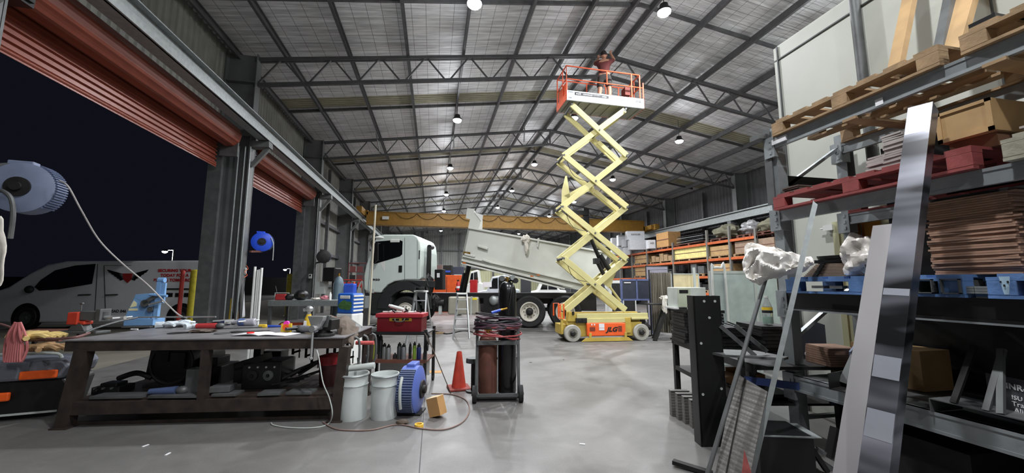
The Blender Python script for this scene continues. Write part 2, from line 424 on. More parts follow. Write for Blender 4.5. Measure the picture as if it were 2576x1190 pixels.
# roller doors, curtains rolled up (two bays seen, one beside the camera)
M_door = mat('terracotta_door_paint', (126, 62, 46), .33, .1, .1, 3)
def door(n, ya, yb, seen=True):
    t = thing('door_%d' % n, None, None, (-5.2, (ya+yb)/2, 0)); t['kind'] = 'structure'; t['label'] = 'terracotta roller door rolled up in its opening'
    h = (yb-ya)/2-.28; mb = MB()
    prof = []
    for k in range(40):
        a = 2*PI*k/40; r = .27+(.012 if k % 4 < 2 else 0); prof.append((math.cos(a)*r, math.sin(a)*r))
    mb.prism(prof, (.1, -h, 5.12), (1, 0, 0), (0, 0, 1), (0, 2*h, 0)); mb.build('curtain_roll', M_door, t)
    mb = MB(); vs = []; fs = []; z = 4.98; pts = []
    while z > 4.38:
        pts += [(-.17, z), (-.17, z-.045), (-.13, z-.06), (-.13, z-.085)]; z -= .1
    poly = pts+[(q[0]-.01, q[1]) for q in reversed(pts)]
    mb.prism(poly, (0, -h, 0), (1, 0, 0), (0, 0, 1), (0, 2*h, 0)); mb.build('curtain', M_door, t)
    mb = MB(); mb.cyl((-.16, -h, 4.36), (-.16, h, 4.36), .035); mb.build('bottom_rail', M_red if 0 else M_door, t, smooth=True)
    mb = MB(); mb.box(-.12, .3, -h-.2, -h-.02, 4.8, 5.15); mb.cyl((.1, -h-.02, 5.0), (.1, -h+.3, 5.0), .14); mb.box(.26, .34, -h-.14, -h-.06, 4.84, 4.95); mb.build('door_motor', M_black, t)
    mb = MB(); mb.box(-.1, .3, h+.02, h+.08, 4.6, 5.25); mb.build('end_bracket', M_steel, t)
door(1, 5.2, 10.8); door(2, 11.4, 17.2); door(3, -1.2, 4.6)
# high-bay lamps
M_lens = mat('lamp_lens', (255, 255, 255), .5, emit=(245, 248, 255), es=60)
lroot = None
for ri, (x, z) in enumerate(LAMP_ROWS):
    for y in LAMP_Y:
        zc = chord(x)
        t = thing('high_bay_lamp', None, 'lamp', (x, y, z), 0, 'round high-bay lamps hanging in rows')
        if y > 13 and False: pass
        i_ = LAMP_Y.index(y); t['label'] = 'glowing round high-bay lamp, %s in the %s' % (('rearmost behind the camera', 'behind the camera', 'nearest', 'second nearest', 'third nearest', 'fourth nearest', 'fifth nearest', 'sixth nearest', 'farthest')[i_], ('left row', 'middle row under the ridge', 'right row')[ri])
        mb = MB(); mb.lathe([(.06, .22), (.1, .2), (.12, .08), (.17, .05), (.17, 0), (.15, 0)], n=20); mb.build('housing', M_black, t, smooth=True)
        mb = MB(); mb.lathe([(.16, -.002), (.155, -.03), (.12, -.07), (.06, -.095), (.005, -.1)], n=24); mb.build('lens', M_lens, t, smooth=True)
        mb = MB(); mb.cyl((0, 0, .2), (0, 0, zc-z+.3), .012, n=6); mb.build('hanger', M_steel, t)
        ld = bpy.data.lights.new('high_bay', 'AREA'); ld.shape = 'DISK'; ld.size = .3; ld.energy = LAMP_W; ld.color = (.95, .97, 1); ld.spread = math.radians(165)
        lo = bpy.data.objects.new('lamp_light', ld); COL.objects.link(lo); lo.parent = t; lo.location = (0, 0, -.12)
        ld = bpy.data.lights.new('high_bay_glow', 'POINT'); ld.shadow_soft_size = .1; ld.energy = LAMP_W*.16; ld.color = (.95, .97, 1)
        lo = bpy.data.objects.new('lamp_glow', ld); COL.objects.link(lo); lo.parent = t; lo.location = (0, 0, -.22)
# overhead crane
t = thing('overhead_crane', 'yellow overhead travelling crane girder spanning the hall below the roof', 'crane', (0, 26.0, 5.0))
mb = MB(); mb.box(XL+.5, XR-.5, -.3, .3, .2, .98); mb.box(XL+.5, XR-.5, -.36, .36, .98, 1.02); mb.box(XL+.5, XR-.5, -.36, .36, .17, .2)
mb.build('girder', M_ochre, t)
for x, z_ in ((XL+.28, .7), (XR-.28, .2)):
    mb = MB(); mb.box(x-.16, x+.16, -1.6, 1.6, z_, z_+.4); mb.box(min(x, x-.3*(x > 0)), max(x, x+.3*(x < 0)), -.3, .3, z_+.1, z_+.4); mb.build('end_carriage', M_ochre, t)
mb = MB(); mb.box(8.2, 10.6, -.8, .2, 1.2, 1.5); mb.box(8.7, 9.1, -.7, .1, 1.5, 1.8); mb.box(10.3, 10.7, -.7, -.5, .3, 1.7); mb.box(8, 8.2, -.7, -.3, 1.2, 1.5); mb.build('hoist_trolley', M_black, t)
mb = MB()
for i in range(9):
    x = -2.5+i*1.35; mb.tube([(x, -.36, .96), (x+.3, -.38, .7), (x+.7, -.38, .6), (x+1.1, -.38, .72), (x+1.35, -.36, .96)], .014, 5, 4)
mb.build('festoon_cable', M_dark, t)
mb = MB(); mb.box(-3.3, -2.9, -.5, -.36, .5, .7); mb.build('warning_light', M_white, t)
# ================================================================ scissor lift
class Frame:
    """local frame of a thing standing at o, turned rz; pt() finds the local point seen at a pixel on the local plane y"""
    def __init__(s, o, rz): s.o = Vector(o); s.rz = rz; s.M = Matrix.Translation(s.o) @ Matrix.Rotation(rz, 4, 'Z'); s.I = s.M.inverted()
    def pt(s, px, py, y=0.0):
        c = s.I @ Vector((0, 0, CAMH)); q = s.I @ P(px, py, D=1.0); d = q-c; return c+d*((y-c.y)/d.y)
M_cream = mat('cream_yellow_paint', (206, 197, 138), .42, .05, .06, 3)
M_cream2 = mat('ochre_chassis_paint', (186, 160, 72), .5, .05, .12, 5)
M_lifto = mat('lift_orange', (238, 96, 40), .4, 0, .06)
M_tyreg = mat('grey_solid_tyre', (164, 162, 154), .7, 0, .12)
M_plate = mat('platform_white', (200, 206, 214), .4, .1, .05, 3)
M_rail = mat('worn_orange_rail', (214, 88, 50), .5, .1, .18, 12)
M_under = mat('platform_underside_grey', (140, 140, 130), .6, .2, .15, 4)
M_blk = mat('black_lettering', (18, 18, 20), .6, 0, .02)
M_wl = mat('white_lettering', (220, 220, 220), .6, 0, .02)
LF = Frame(P(1526, 859, Z=0), math.radians(-3.5))
lift = thing('scissor_lift', 'tall cream scissor lift with orange rails, raised to the roof trusses', 'scissor lift', LF.o, LF.rz)
W = .76
mb = MB()
mb.box(-.78, .98, .06, .7, .12, .46); mb.box(-.72, .52, .0, .1, .46, .56); mb.box(-.75, 1.12, .02, .2, .56, .68); mb.box(-.75, 1.12, .56, .74, .56, .68); mb.box(1.0, 1.12, .1, .66, .56, .64)
mb.box(.5, .66, .0, .16, .2, .58); mb.box(-.98, -.7, .1, .66, .14, .5); mb.box(-1.16, -.98, .14, .62, .18, .42)
mb.box(-1.14, -1.08, .1, .16, .18, .72); mb.box(-1.0, -.96, .08, .14, .4, .74); mb.box(.66, 1.0, .2, .3, .44, .56)
mb.prism([(-.98, .5), (-.7, .5), (-.8, .74), (-.95, .74)], (0, .04, 0), (1, 0, 0), (0, 0, 1), (0, .05, 0))
mb.build('chassis', M_cream2, lift, bevel=.008)
mb = MB(); mb.box(-.75, 1.13, .01, .06, .57, .69); mb.box(-.74, .5, -.015, .015, .46, .57); mb.box(.68, 1.13, -.01, .1, .53, .58); mb.build('side_rail', M_cream, lift, bevel=.006)
mb = MB(); mb.prism([(-.5, .14), (.5, .14), (.5, .45), (.38, .46), (-.52, .46)], (0, -.03, 0), (1, 0, 0), (0, 0, 1), (0, .08, 0)); tr = mb.build('battery_tray_cover', M_lifto, lift, bevel=.02)
for q in ((-.44, -.3, .26, .36), (.3, .4, .24, .38)): mb = MB(); mb.box(q[0], q[1], -.034, -.028, q[2], q[3]); mb.build('recess', mat('dark_recess', (120, 50, 28), .6), tr)
for q in ((-.2, -.06, .34, .44), (-.2, -.06, .28, .33), (-.4, -.37, .4, .44), (-.33, -.3, .4, .44)): mb = MB(); mb.box(q[0], q[1], -.036, -.029, q[2], q[3]); mb.build('decal', M_paper, tr)
text('JLG', .15, M_blk, tr, (.13, -.034, .29), shear=.35, bold=.008, sx=1.15)
mb = MB(); mb.prism([(-.66, .015), (.68, .015), (.56, .1), (-.54, .1)], (0, -.05, 0), (1, 0, 0), (0, 0, 1), (0, .03, 0)); mb.box(-.46, -.4, -.05, 0, .1, .22); mb.box(.46, .52, -.05, 0, .1, .22); mb.build('pothole_guard', M_cream2, lift)
for x in (-.87, .93):
    for y, s in ((-.02, 1), (W-.1, -1)):
        mb = MB(); mb.lathe([(.12, 0), (.195, 0), (.21, .015), (.21, .105), (.195, .12), (.12, .12)], (x, y, .21), (0, 1, 0), 28, caps=False); wh = mb.build('wheel', M_tyreg, lift, smooth=True)
        mb = MB(); yy = y if s > 0 else y+.12
        mb.lathe([(.125, s*.004), (.115, s*.02), (.07, s*.02), (.065, -s*.02), (.02, -s*.025)], (x, yy, .21), (0, 1, 0), 20); mb.build('rim', mat('dull_rim_metal', (128, 124, 112), .5, .3), wh, smooth=True)
        mb = MB(); mb.lathe([(.075, s*.02), (.07, -s*.02), (.035, -s*.045)], (x, yy, .21), (0, 1, 0), 12)
        for k in range(5): mb.cyl((x+.09*math.cos(k*1.257), yy+s*.025, .21+.09*math.sin(k*1.257)), (x+.09*math.cos(k*1.257), yy-s*.004, .21+.09*math.sin(k*1.257)), .008, n=6)
        mb.build('hub', M_dark, wh)
mb = MB(); mb.box(-.78, -.5, -.02, .06, .46, .58); mb.box(-.72, -.66, -.03, -.01, .5, .55); mb.box(-.62, -.52, -.03, -.01, .48, .56); mb.cyl((-.84, .03, .66), (-.84, .03, .74), .03); mb.build('ground_control_box', M_dark, lift, bevel=.005)
mb = MB(); mb.tube([(-1.2, .1, .6), (-1.2, .1, .92), (-1.06, .1, .92), (-1.06, .1, .56), (-1.2, .1, .58)], .018, 6); mb.beam((-1.15, .1, .6), (-1.15, .1, .92), .03, .02); mb.tube([(-1.2, .6, .6), (-1.2, .6, .92), (-1.06, .6, .92), (-1.06, .6, .56)], .018, 6); mb.build('entry_gate', M_lifto, lift)
mb = MB(); mb.cyl((.74, .35, .3), (.74, .35, .56), .09); mb.box(.7, .9, .3, .5, .2, .4); mb.build('drive_motor', M_dark, lift)
Ln = [(-1.0, .76), (-1.05, 2.07), (-1.06, 3.41), (-1.0, 4.79), (-.76, 6.2)]
Rn = [(.56, .76), (.65, 2.06), (.70, 3.45), (.74, 4.86), (.76, 6.17)]
for k in range(4):
    for (a, b, y) in ((Rn[k], Ln[k+1], .07), (Ln[k], Rn[k+1], .13), (Rn[k], Ln[k+1], .69), (Ln[k], Rn[k+1], .63)):
        mb = MB(); mb.beam((a[0], y, a[1]), (b[0], y, b[1]), .05, .15); mb.build('scissor_arm', M_cream, lift, bevel=.006)
    c = ((Rn[k][0]+Ln[k+1][0])/2, (Rn[k][1]+Ln[k+1][1])/2)
    for q in (c, Ln[k+1], Rn[k+1]):
        mb = MB(); mb.cyl((q[0], .1, q[1]), (q[0], .66, q[1]), .035); mb.cyl((q[0], .03, q[1]), (q[0], .05, q[1]), .025, n=10); mb.build('pivot_pin', M_cream if 0 else M_steel, lift)
    # inner stiffening plates and cross channel
    a = Vector((Ln[k][0], .38, Ln[k][1])); b = Vector((Rn[k+1][0], .38, Rn[k+1][1]))
    mb = MB(); mb.beam(a.lerp(b, .62), a.lerp(b, .97), .46, .07); mb.build('cross_plate', M_cream, lift, bevel=.004)
    a = Vector((Rn[k][0], .5, Rn[k][1]-.06)); b = Vector((Ln[k+1][0], .5, Ln[k+1][1]-.06))
    mb = MB(); mb.beam(a.lerp(b, .05), a.lerp(b, .42), .06, .12); mb.build('inner_arm', M_cream, lift, bevel=.004)
mb = MB(); mb.prism([(-1.02, 3.5), (-.78, 3.72), (-.86, 4.3), (-.9, 4.3), (-1.0, 3.9)], (0, .3, 0), (1, 0, 0), (0, 0, 1), (0, .03, 0)); mb.prism([(-.7, 3.62), (-.1, 4.02), (-.3, 4.12), (-.95, 3.75)], (0, .3, 0), (1, 0, 0), (0, 0, 1), (0, .03, 0)); mb.build('cylinder_bracket', M_cream, lift)
mb = MB(); mb.cyl((-.2, .38, 2.6), (.12, .38, 1.85), .05); mb.cyl((.02, .36, 2.2), (.34, .36, 1.7), .065); mb.cyl((-.04, .38, 2.0), (.16, .38, 1.6), .055); mb.box(-.14, .0, .3, .46, 1.95, 2.1); mb.build('lift_cylinder', M_black, lift)
mb = MB(); mb.prism([(.1, 1.45), (.62, 2.02), (.5, 1.9), (.3, 1.3)], (0, .4, 0), (1, 0, 0), (0, 0, 1), (0, .03, 0)); mb.cyl((.28, .38, 1.35), (.56, .38, .98), .03); mb.build('cylinder_mount', M_cream, lift)
mb = MB()
for k in range(1, 4): mb.tube([(Ln[k][0]+.12, .3, Ln[k][1]), (Ln[k][0]+.35, .3, Ln[k][1]-.5), (c[0], .3, (Ln[k][1]+Ln[k-1][1])/2), (Rn[k-1][0]-.2, .3, Rn[k-1][1]+.25)], .008, 5, 4)
mb.build('hydraulic_hose', M_black, lift)
# platform
pf = bpy.data.objects.new('platform', None); COL.objects.link(pf); pf.parent = lift; pf.location = (-.92, 0, 6.29); pf.rotation_euler = (0, math.radians(.6), math.radians(4)); 
PLL = 2.26
mb = MB(); mb.box(0, PLL, 0, .76, .0, .04)
for i in range(8): mb.box(.1+i*.29, .14+i*.29, .03, .73, -.03, 0)
dk = mb.build('deck', M_under, pf)
mb = MB(); mb.box(0, PLL, -.025, 0, 0, .27); mb.box(0, PLL, -.03, .01, -.01, .02); fp = mb.build('toe_board', M_plate, pf, bevel=.003)
mb = MB(); mb.box(0, PLL, .76, .78, 0, .16); mb.box(-.02, 0, 0, .78, 0, .2); mb.box(PLL, PLL+.02, 0, .78, 0, .2); mb.build('toe_board', M_rail, pf)
mb = MB(); mb.box(.22, 1.2, -.028, -.024, .155, .235); bn = mb.build('banner', M_blk, fp)
text('ocO', .055, M_paper, bn, (.33, -.029, .195), bold=.003, sx=1.4); text('oco', .055, M_paper, bn, (1.07, -.029, .195), bold=.003, sx=1.4)
mb = MB(); mb.box(.45, .95, -.03, -.028, .2, .207); mb.box(.45, .72, -.03, -.028, .18, .188); mb.build('banner_line', M_paper, bn)
text('2630ES', .085, M_blk, fp, (1.68, -.026, .17), bold=.001); text('JLG', .095, M_blk, fp, (2.08, -.026, .18), shear=.35, bold=.003)
text('EWPA', .05, M_blk, fp, (.11, -.026, .22)); text('S290', .045, M_blk, fp, (.09, -.026, .06)); text('1', .05, M_blk, fp, (2.18, -.026, .05), bold=.003)
hr = .97
for y in (.0, .76):
    mb = MB(); mb.tube([(0, y, .05), (0, y, hr), (PLL-.12, y, hr)], .019, 8); mb.tube([(PLL-.1, y, .05), (PLL-.1, y, hr-.03)], .019, 8); mb.build('top_rail', M_rail, pf)
    mb = MB(); mb.tube([(0.03, y, .6), (PLL-.02, y, .6)], .016, 8); mb.build('mid_rail', M_rail, pf)
    for x in ((1.17,) if y == 0 else (.9, 1.5)):
        mb = MB(); mb.tube([(x, y, .57 if y == 0 else .05), (x, y, hr)], .019, 8); mb.build('post', M_rail, pf)
    mb = MB(); mb.tube([(PLL-.35, y, .1), (PLL-.35, y, hr)], .019, 8); mb.tube([(PLL, y, .1), (PLL, y, .75)], .019, 8); mb.build('post', M_rail, pf)
for x in (0, PLL-.1):
    mb = MB(); mb.tube([(x, 0, hr), (x, .76, hr)], .018, 8); mb.tube([(x, 0, .6), (x, .76, .6)], .016, 8); mb.tube([(x, .3, .05), (x, .3, hr)], .016, 8); mb.tube([(x, .76, .05), (x, .76, hr)], .018, 8); mb.build('end_rail', M_rail, pf)
mb = MB(); mb.box(PLL-.16, PLL-.06, .5, .7, .1, .62); mb.box(PLL-.3, PLL-.14, .45, .68, .6, .84); mb.build('manual_box', mat('dull_red_plastic', (120, 52, 40), .6), pf)
mb = MB(); mb.box(.02, .05, .05, .7, .1, .55); mb.build('entry_gate', M_rail, pf)
# tool bag on the platform
PM = Matrix.Translation(LF.o) @ Matrix.Rotation(LF.rz, 4, 'Z') @ Matrix.Translation((-.92, 0, 6.29)) @ Euler((0, math.radians(.6), math.radians(4))).to_matrix().to_4x4()
mb = MB(); mb.blob((0, 0, .17), (.16, .13, .17), 3, .1, flat=-.17); o = mb.build('tool_bag', M_dark, smooth=True, loc=PM @ Vector((1.75, .5, .042)))
tag(o, 'dark tool bag sitting on the raised lift platform', 'bag')
# ================================================================ person on the platform
def skin(name, joints, edges, m, parent, sub=2, root=0, loc=None):
    me = bpy.data.meshes.new(name); me.from_pydata([j[:3] for j in joints], edges, []); o = bpy.data.objects.new(name, me); COL.objects.link(o)
    me.materials.append(m); o.modifiers.new('skin', 'SKIN'); s = o.modifiers.new('sub', 'SUBSURF'); s.levels = s.render_levels = sub
    if not me.skin_vertices: pass
    for i, j in enumerate(joints):
        v = me.skin_vertices[0].data[i]; r = j[3]; v.radius = r if isinstance(r, tuple) else (r, r); v.use_root = (i == root)
    o.modifiers['skin'].use_smooth_shade = True
    if parent: o.parent = parent
    if loc is not None: o.location = loc
    return o
M_skin = mat('skin', (176, 128, 104), .6, 0, .05); M_shirt = mat('dark_red_work_shirt', (92, 42, 40), .9, 0, .15, 14, .3)
M_short = mat('charcoal_shorts', (58, 56, 54), .9, 0, .15, 14, .3); M_boot = mat('dark_leather_boots', (40, 34, 30), .7); M_hair = mat('dark_hair', (30, 24, 20), .8)
pw = PM @ Vector((1.28, .36, .045))
pr = thing('person', 'person in dark red shirt and charcoal shorts reaching up from the raised platform', 'person', pw, math.radians(150))
# local: x across shoulders, -y the way the person faces, z up
J = [(0, 0, .96, (.155, .115)), (0, 0, 1.1, (.15, .105)), (0, -.03, 1.28, (.165, .11)), (0, -.05, 1.43, (.15, .09)), (0, -.06, 1.51, .06), (0, -.07, 1.56, .055),
     (-.1, 0, .9, .095), (-.13, -.03, .5, .062), (-.13, .03, .27, .058), (-.14, .03, .09, .04), (-.14, -.1, .045, .035),
     (.1, 0, .9, .095), (.14, .02, .5, .062), (.15, .07, .27, .058), (.15, .08, .09, .04), (.16, -.05, .045, .035),
     (-.19, -.06, 1.43, .062), (-.27, -.22, 1.56, .048), (-.2, -.33, 1.78, .036), (-.18, -.35, 1.84, .03),
     (.19, -.06, 1.43, .062), (.28, -.2, 1.53, .048), (.2, -.35, 1.72, .036), (.18, -.37, 1.78, .03)]
E_ = [(0,1),(1,2),(2,3),(3,4),(4,5),(0,6),(6,7),(7,8),(8,9),(9,10),(0,11),(11,12),(12,13),(13,14),(14,15),(3,16),(16,17),(17,18),(18,19),(3,20),(20,21),(21,22),(22,23)]
body = skin('body', J, E_, M_skin, pr)
hd = MB(); hd.blob((0, -.1, 1.67), (.078, .1, .115), 1, .02, 20, 14)
hd.add([(-.015, -.195, 1.64), (.015, -.195, 1.64), (0, -.225, 1.645), (0, -.195, 1.69)], [(0, 1, 2), (0, 2, 3), (1, 3, 2)])
for s in (-1, 1): hd.blob((s*.08, -.09, 1.66), (.015, .025, .035), 2, .02, 8, 6)
hd.tube([(-.028, -.192, 1.61), (0, -.2, 1.607), (.028, -.192, 1.61)], .006, 6)
hdo = hd.build('head', M_skin, pr, smooth=True)
mb = MB(); mb.blob((0, -.08, 1.71), (.088, .1, .095), 4, .04, 18, 12); mb.build('hair', M_hair, pr, smooth=True)
mb = MB()
for s in (-1, 1): mb.blob((s*.03, -.193, 1.68), (.012, .008, .009), 1, 0, 8, 6)
mb.build('eye', M_hair, hdo)
for sx, hp in ((-1, (-.18, -.35, 1.84)), (1, (.18, -.37, 1.78))):
    jt = [(0, 0, 0, .022), (0, 0, .05, (.034, .016)), (0, -.005, .085, (.034, .014))]; ed = [(0, 1), (1, 2)]
    for f in range(4):
        b = len(jt); x = -.026+.0175*f; l = (.028, .032, .03, .024)[f]
        jt += [(x, -.005, .09, .0085), (x, -.02, .09+l, .008), (x, -.045, .085+l*1.3, .0075)]; ed += [(2, b), (b, b+1), (b+1, b+2)]
    b = len(jt); jt += [(sx*-.035, -.01, .035, .010), (sx*-.05, -.03, .06, .009), (sx*-.045, -.05, .075, .008)]; ed += [(0, b), (b, b+1), (b+1, b+2)]
    skin('hand', jt, ed, M_skin, pr, 1, loc=hp)
JS = [(0, 0, .97, (.178, .138)), (0, 0, 1.12, (.162, .117)), (0, -.03, 1.29, (.178, .122)), (0, -.05, 1.43, (.16, .1)), (0, -.06, 1.485, .07), (-.19, -.06, 1.435, .075), (-.26, -.2, 1.54, .064), (.19, -.06, 1.435, .075), (.27, -.18, 1.515, .064)]
skin('shirt', JS, [(0,1),(1,2),(2,3),(3,4),(3,5),(5,6),(3,7),(7,8)], M_shirt, pr)
JS = [(0, 0, 1.06, (.165, .125)), (0, 0, .95, (.17, .13)), (-.105, 0, .86, .115), (-.125, -.02, .62, .098), (.105, 0, .86, .115), (.13, .015, .62, .098)]
skin('shorts', JS, [(0,1),(1,2),(2,3),(1,4),(4,5)], M_short, pr)
for x, y in ((-.14, .03), (.15, .08)):
    skin('boot', [(x, y, .2, .055), (x, y, .09, .052), (x, y-.08, .05, .046), (x, y-.16, .042, .036)], [(0,1),(1,2),(2,3)], M_boot, pr)
# ================================================================ tipper truck
M_cab = mat('white_truck_paint', (206, 216, 210), .25, 0, .02); M_tip = mat('pale_tipper_paint', (200, 202, 194), .4, 0, .05, 1.5)
M_arch = mat('black_plastic_trim', (34, 36, 36), .6); M_rim = mat('cream_wheel_rim', (206, 202, 190), .4, .1, .05)
M_lamp_o = mat('amber_reflector', (200, 110, 50), .3)
_a = P(1018, 790, D=12.75); _b = P(1332, 810, D=12.5)
TF = Frame((_a.x, _a.y, 0), math.atan2(_b.y-_a.y, _b.x-_a.x))
tr = thing('tipper_truck', 'white tipper truck with its tray half raised, parked across the workshop', 'truck', TF.o, TF.rz)
def pts(frame, L, y=0): return [(q.x, q.z) for q in (frame.pt(px, py, y) for px, py in L)]
X3 = ((1, 0, 0), (0, 0, 1))
cabp = pts(TF, [(915, 728), (915, 695), (920, 668), (941, 607), (946, 598), (954, 592), (966, 590), (1040, 590), (1050, 596), (1056, 608), (1059, 630), (1059, 700), (1054, 704), (1018, 704), (992, 708), (974, 717), (962, 730), (958, 737), (925, 735)])
mb = MB(); mb.prism(cabp, (0, 0, 0), *X3, (0, 2.2, 0)); cab = mb.build('cab', M_cab, tr, bevel=.05)
wp = pts(TF, [(945, 608), (1003, 603), (1013, 607), (1012, 640), (1006, 645), (943, 664), (938, 660)], -.0)
mb = MB(); mb.prism(wp, (0, -.012, 0), *X3, (0, .03, 0)); mb.build('side_window', M_glass, cab)
def PC(L): return pts(TF, L)
mb = MB(); mb.prism(PC([(921, 668), (942, 608), (939, 608), (918, 668)]), (0, .15, 0), *X3, (0, 1.9, 0)); mb.build('windscreen', M_glass, cab)
for L in (((1018, 598), (1018, 704)), ((1050, 604), (1050, 700)), ((926, 733), (932, 655))):
    a, b = PC(L); mb = MB(); mb.beam((a[0], -.002, a[1]), (b[0], -.002, b[1]), .01, .008); mb.build('door_gap', M_arch, cab)
(a, b) = PC([(1003, 685), (1012, 668)]); mb = MB(); mb.box(a[0], b[0], -.03, .01, a[1], b[1]); mb.build('door_handle', M_black, cab, bevel=.01)
(a, b) = PC([(1057, 652), (1060, 630)]); mb = MB(); mb.box(a[0]-.05, b[0]-.05, -.01, .01, a[1], b[1]); mb.build('vent', M_black, cab)
q = PC([(947, 704)])[0]; text('950', .09, M_blk, cab, (q[0], -.012, q[1]), bold=.003, sx=1.7)
mb = MB(); mb.prism(PC([(954, 659), (969, 655), (967, 683)]), (0, -.004, 0), *X3, (0, .01, 0)); mb.build('decal', M_white, cab)
(a, b) = PC([(933, 737), (941, 727)]); mb = MB(); mb.box(a[0], b[0], -.01, .01, a[1], b[1]); mb.build('side_marker', M_greyl, cab)
mb = MB(); mb.prism(pts(TF, [(942, 612), (952, 610), (952, 654), (942, 662)], -.25), (0, -.27, 0), *X3, (0, .06, 0)); q = pts(TF, [(947, 616), (947, 655)], -.25); mb.cyl((q[0][0], -.24, q[0][1]), (q[0][0]+.05, .05, q[0][1]+.1), .015); mb.cyl((q[1][0], -.24, q[1][1]), (q[1][0], .05, q[1][1]), .015); mb.build('door_mirror', M_black, cab, bevel=.02)
q = PC([(994, 606)])[0]; mb = MB(); mb.cb((q[0], -.02, q[1]), (.32, .05, .11)); mb.build('sun_visor', M_white, cab, bevel=.02)
q = PC([(954, 598)])[0]; mb = MB(); mb.blob((q[0], .05, q[1]), (.2, .1, .06), 2, .02); mb.build('roof_corner_lamp', M_white, cab, smooth=True)
CXW, CZW = TF.pt(1018, 773).x, .6
ar = [(CXW-math.cos(PI*k/12)*.60, CZW+math.sin(PI*k/12)*.62) for k in range(13)]
ar2 = [(CXW-math.cos(PI*k/12)*.93, CZW+math.sin(PI*k/12)*.93) for k in range(12, -1, -1)]
mb = MB(); mb.prism(ar+ar2, (0, -.03, 0), *X3, (0, .45, 0)); mb.prism([(CXW+.5, 1.3), (CXW+1.0, 1.3), (CXW+1.0, 1.52), (CXW, 1.54)], (0, -.03, 0), *X3, (0, .5, 0)); mb.build('wheel_arch', M_arch, tr, bevel=.01)
(a, b) = PC([(920, 792), (985, 737)]); mb = MB(); mb.box(a[0], b[0], .0, 2.2, .42, a[1] if 0 else 1.1); mb.box(a[0]-.05, a[0]+.2, .05, 2.15, .36, .95); mb.box(a[0]+.2, b[0], -.02, .3, .42, .5); mb.build('bumper_and_step', M_arch, tr, bevel=.02)
mb = MB(); mb.box(-1.3, 6.3, .55, .75, .75, 1.1); mb.box(-1.3, 6.3, 1.45, 1.65, .75, 1.1)
for x in (1.0, 2.9, 4.7, 6.2): mb.box(x-.06, x+.06, .75, 1.45, .78, 1.05)
mb.box(.95, 6.3, .15, .55, .95, 1.12); mb.build('chassis_frame', M_black, tr)
mb = MB(); mb.box(4.9, 6.3, .1, .5, .55, .95); mb.build('side_guard', M_black, tr); mb = MB(); mb.box(2.6, 3.5, .12, .5, .45, .95); mb.build('battery_box', M_black, tr)
def tyre(x, y, r, parent, dual=False):
    mb = MB(); w = .27
    mb.lathe([(r*.6, .02), (r*.9, 0), (r, .05), (r, w-.05), (r*.9, w), (r*.6, w-.02)], (x, y, r), (0, 1, 0), 32, caps=False)
    for k in range(3): mb.torus((x, y+.07+k*.065, r), (0, 1, 0), r+.002, .006, 32, 4)
    if dual: mb.lathe([(r*.6, .02), (r*.9, 0), (r, .05), (r, w-.05), (r*.9, w), (r*.6, w-.02)], (x, y+.31, r), (0, 1, 0), 32, caps=False)
    wh = mb.build('wheel', M_rubber, parent, smooth=True)
    mb = MB()
    if dual: prof = [(r*.61, .02), (r*.6, -.005), (r*.54, -.005), (r*.5, .05), (r*.44, .07), (r*.26, .07), (r*.25, .04)]
    else: prof = [(r*.61, .03), (r*.57, .0), (r*.54, .04), (r*.42, .02), (r*.26, -.03), (r*.24, 0)]
    mb.lathe(prof, (x, y, r), (0, 1, 0), 28, caps=False); mb.lathe([(r*.5, .09 if dual else .15), (.001, .09 if dual else .15)], (x, y, r), (0, 1, 0), 20, caps=False)
    mb.build('rim', M_rim, wh, smooth=True)
    mb = MB(); yo = .07 if dual else -.02
    mb.lathe([(r*.22, yo), (r*.2, yo-.12), (r*.1, yo-.14)], (x, y, r), (0, 1, 0), 14)
    for k in range(10): a = k*PI/5; mb.cyl((x+r*.35*math.cos(a), y+yo+.03, r+r*.35*math.sin(a)), (x+r*.35*math.cos(a), y+yo-.02, r+r*.35*math.sin(a)), .016, n=6)
    mb.build('hub', M_dark, wh)
tyre(CXW, .03, .5, tr); tyre(CXW, 1.9, .5, tr)
WX1, WX2 = TF.pt(1332, 780).x, TF.pt(1422, 780).x
for x in (WX1, WX2): tyre(x, -.02, .52, tr, True); tyre(x, 1.6, .52, tr, True)
mb = MB(); mb.box(WX1-.5, WX2+.5, .62, .72, .5, .62); mb.cyl((WX1, 0.3, .52), (WX1, 2, .52), .08); mb.cyl((WX2, .3, .52), (WX2, 2, .52), .08); mb.build('rear_axle', M_black, tr)
TX0, TX1 = TF.pt(1127, 760).x, TF.pt(1204, 760).x
mb = MB(); mb.box(TX0, TX1, -.02, .5, .42, 1.0); tk = mb.build('fuel_tank', mat('polished_steel_tank', (190, 186, 170), .3, .5, .05), tr, bevel=.05)
for x in (TX0+.28, TX0+.75): mb = MB(); mb.box(x, x+.05, -.03, .52, .41, 1.01); mb.build('tank_strap', M_greyl, tk)
mb = MB(); mb.box(TX1-.2, TX1-.05, -.026, -.02, .9, .97); mb.build('yellow_label', mat('label_yellow', (240, 226, 30), .5), tk)
AX = TF.pt(1241, 760).x; mb = MB(); mb.cyl((AX, .1, .88), (AX+.4, .4, .88), .14); mb.blob((AX, .06, .88), (.15, .1, .16), 1, .01); mb.build('air_tank', M_galv, tr, smooth=True)
mb = MB(); mb.box(.9, 1.4, .15, .5, .5, .95); mb.cyl((1.0, .05, .8), (1.3, .05, .8), .1); mb.build('battery_box', M_dark, tr)
mb = MB(); mb.blob((.75, .12, 1.35), (.15, .15, .35), 4, .2); mb.build('engine_hoses', M_dark, tr)
mb = MB(); mb.blob((1.0, .1, .8), (.15, .15, .25), 6, .2); mb.build('valve_block', M_dark, tr)
mb = MB(); mb.box(1.12, 1.22, .03, .12, .42, .85); mb.build('mud_flap', M_greyl, tr)
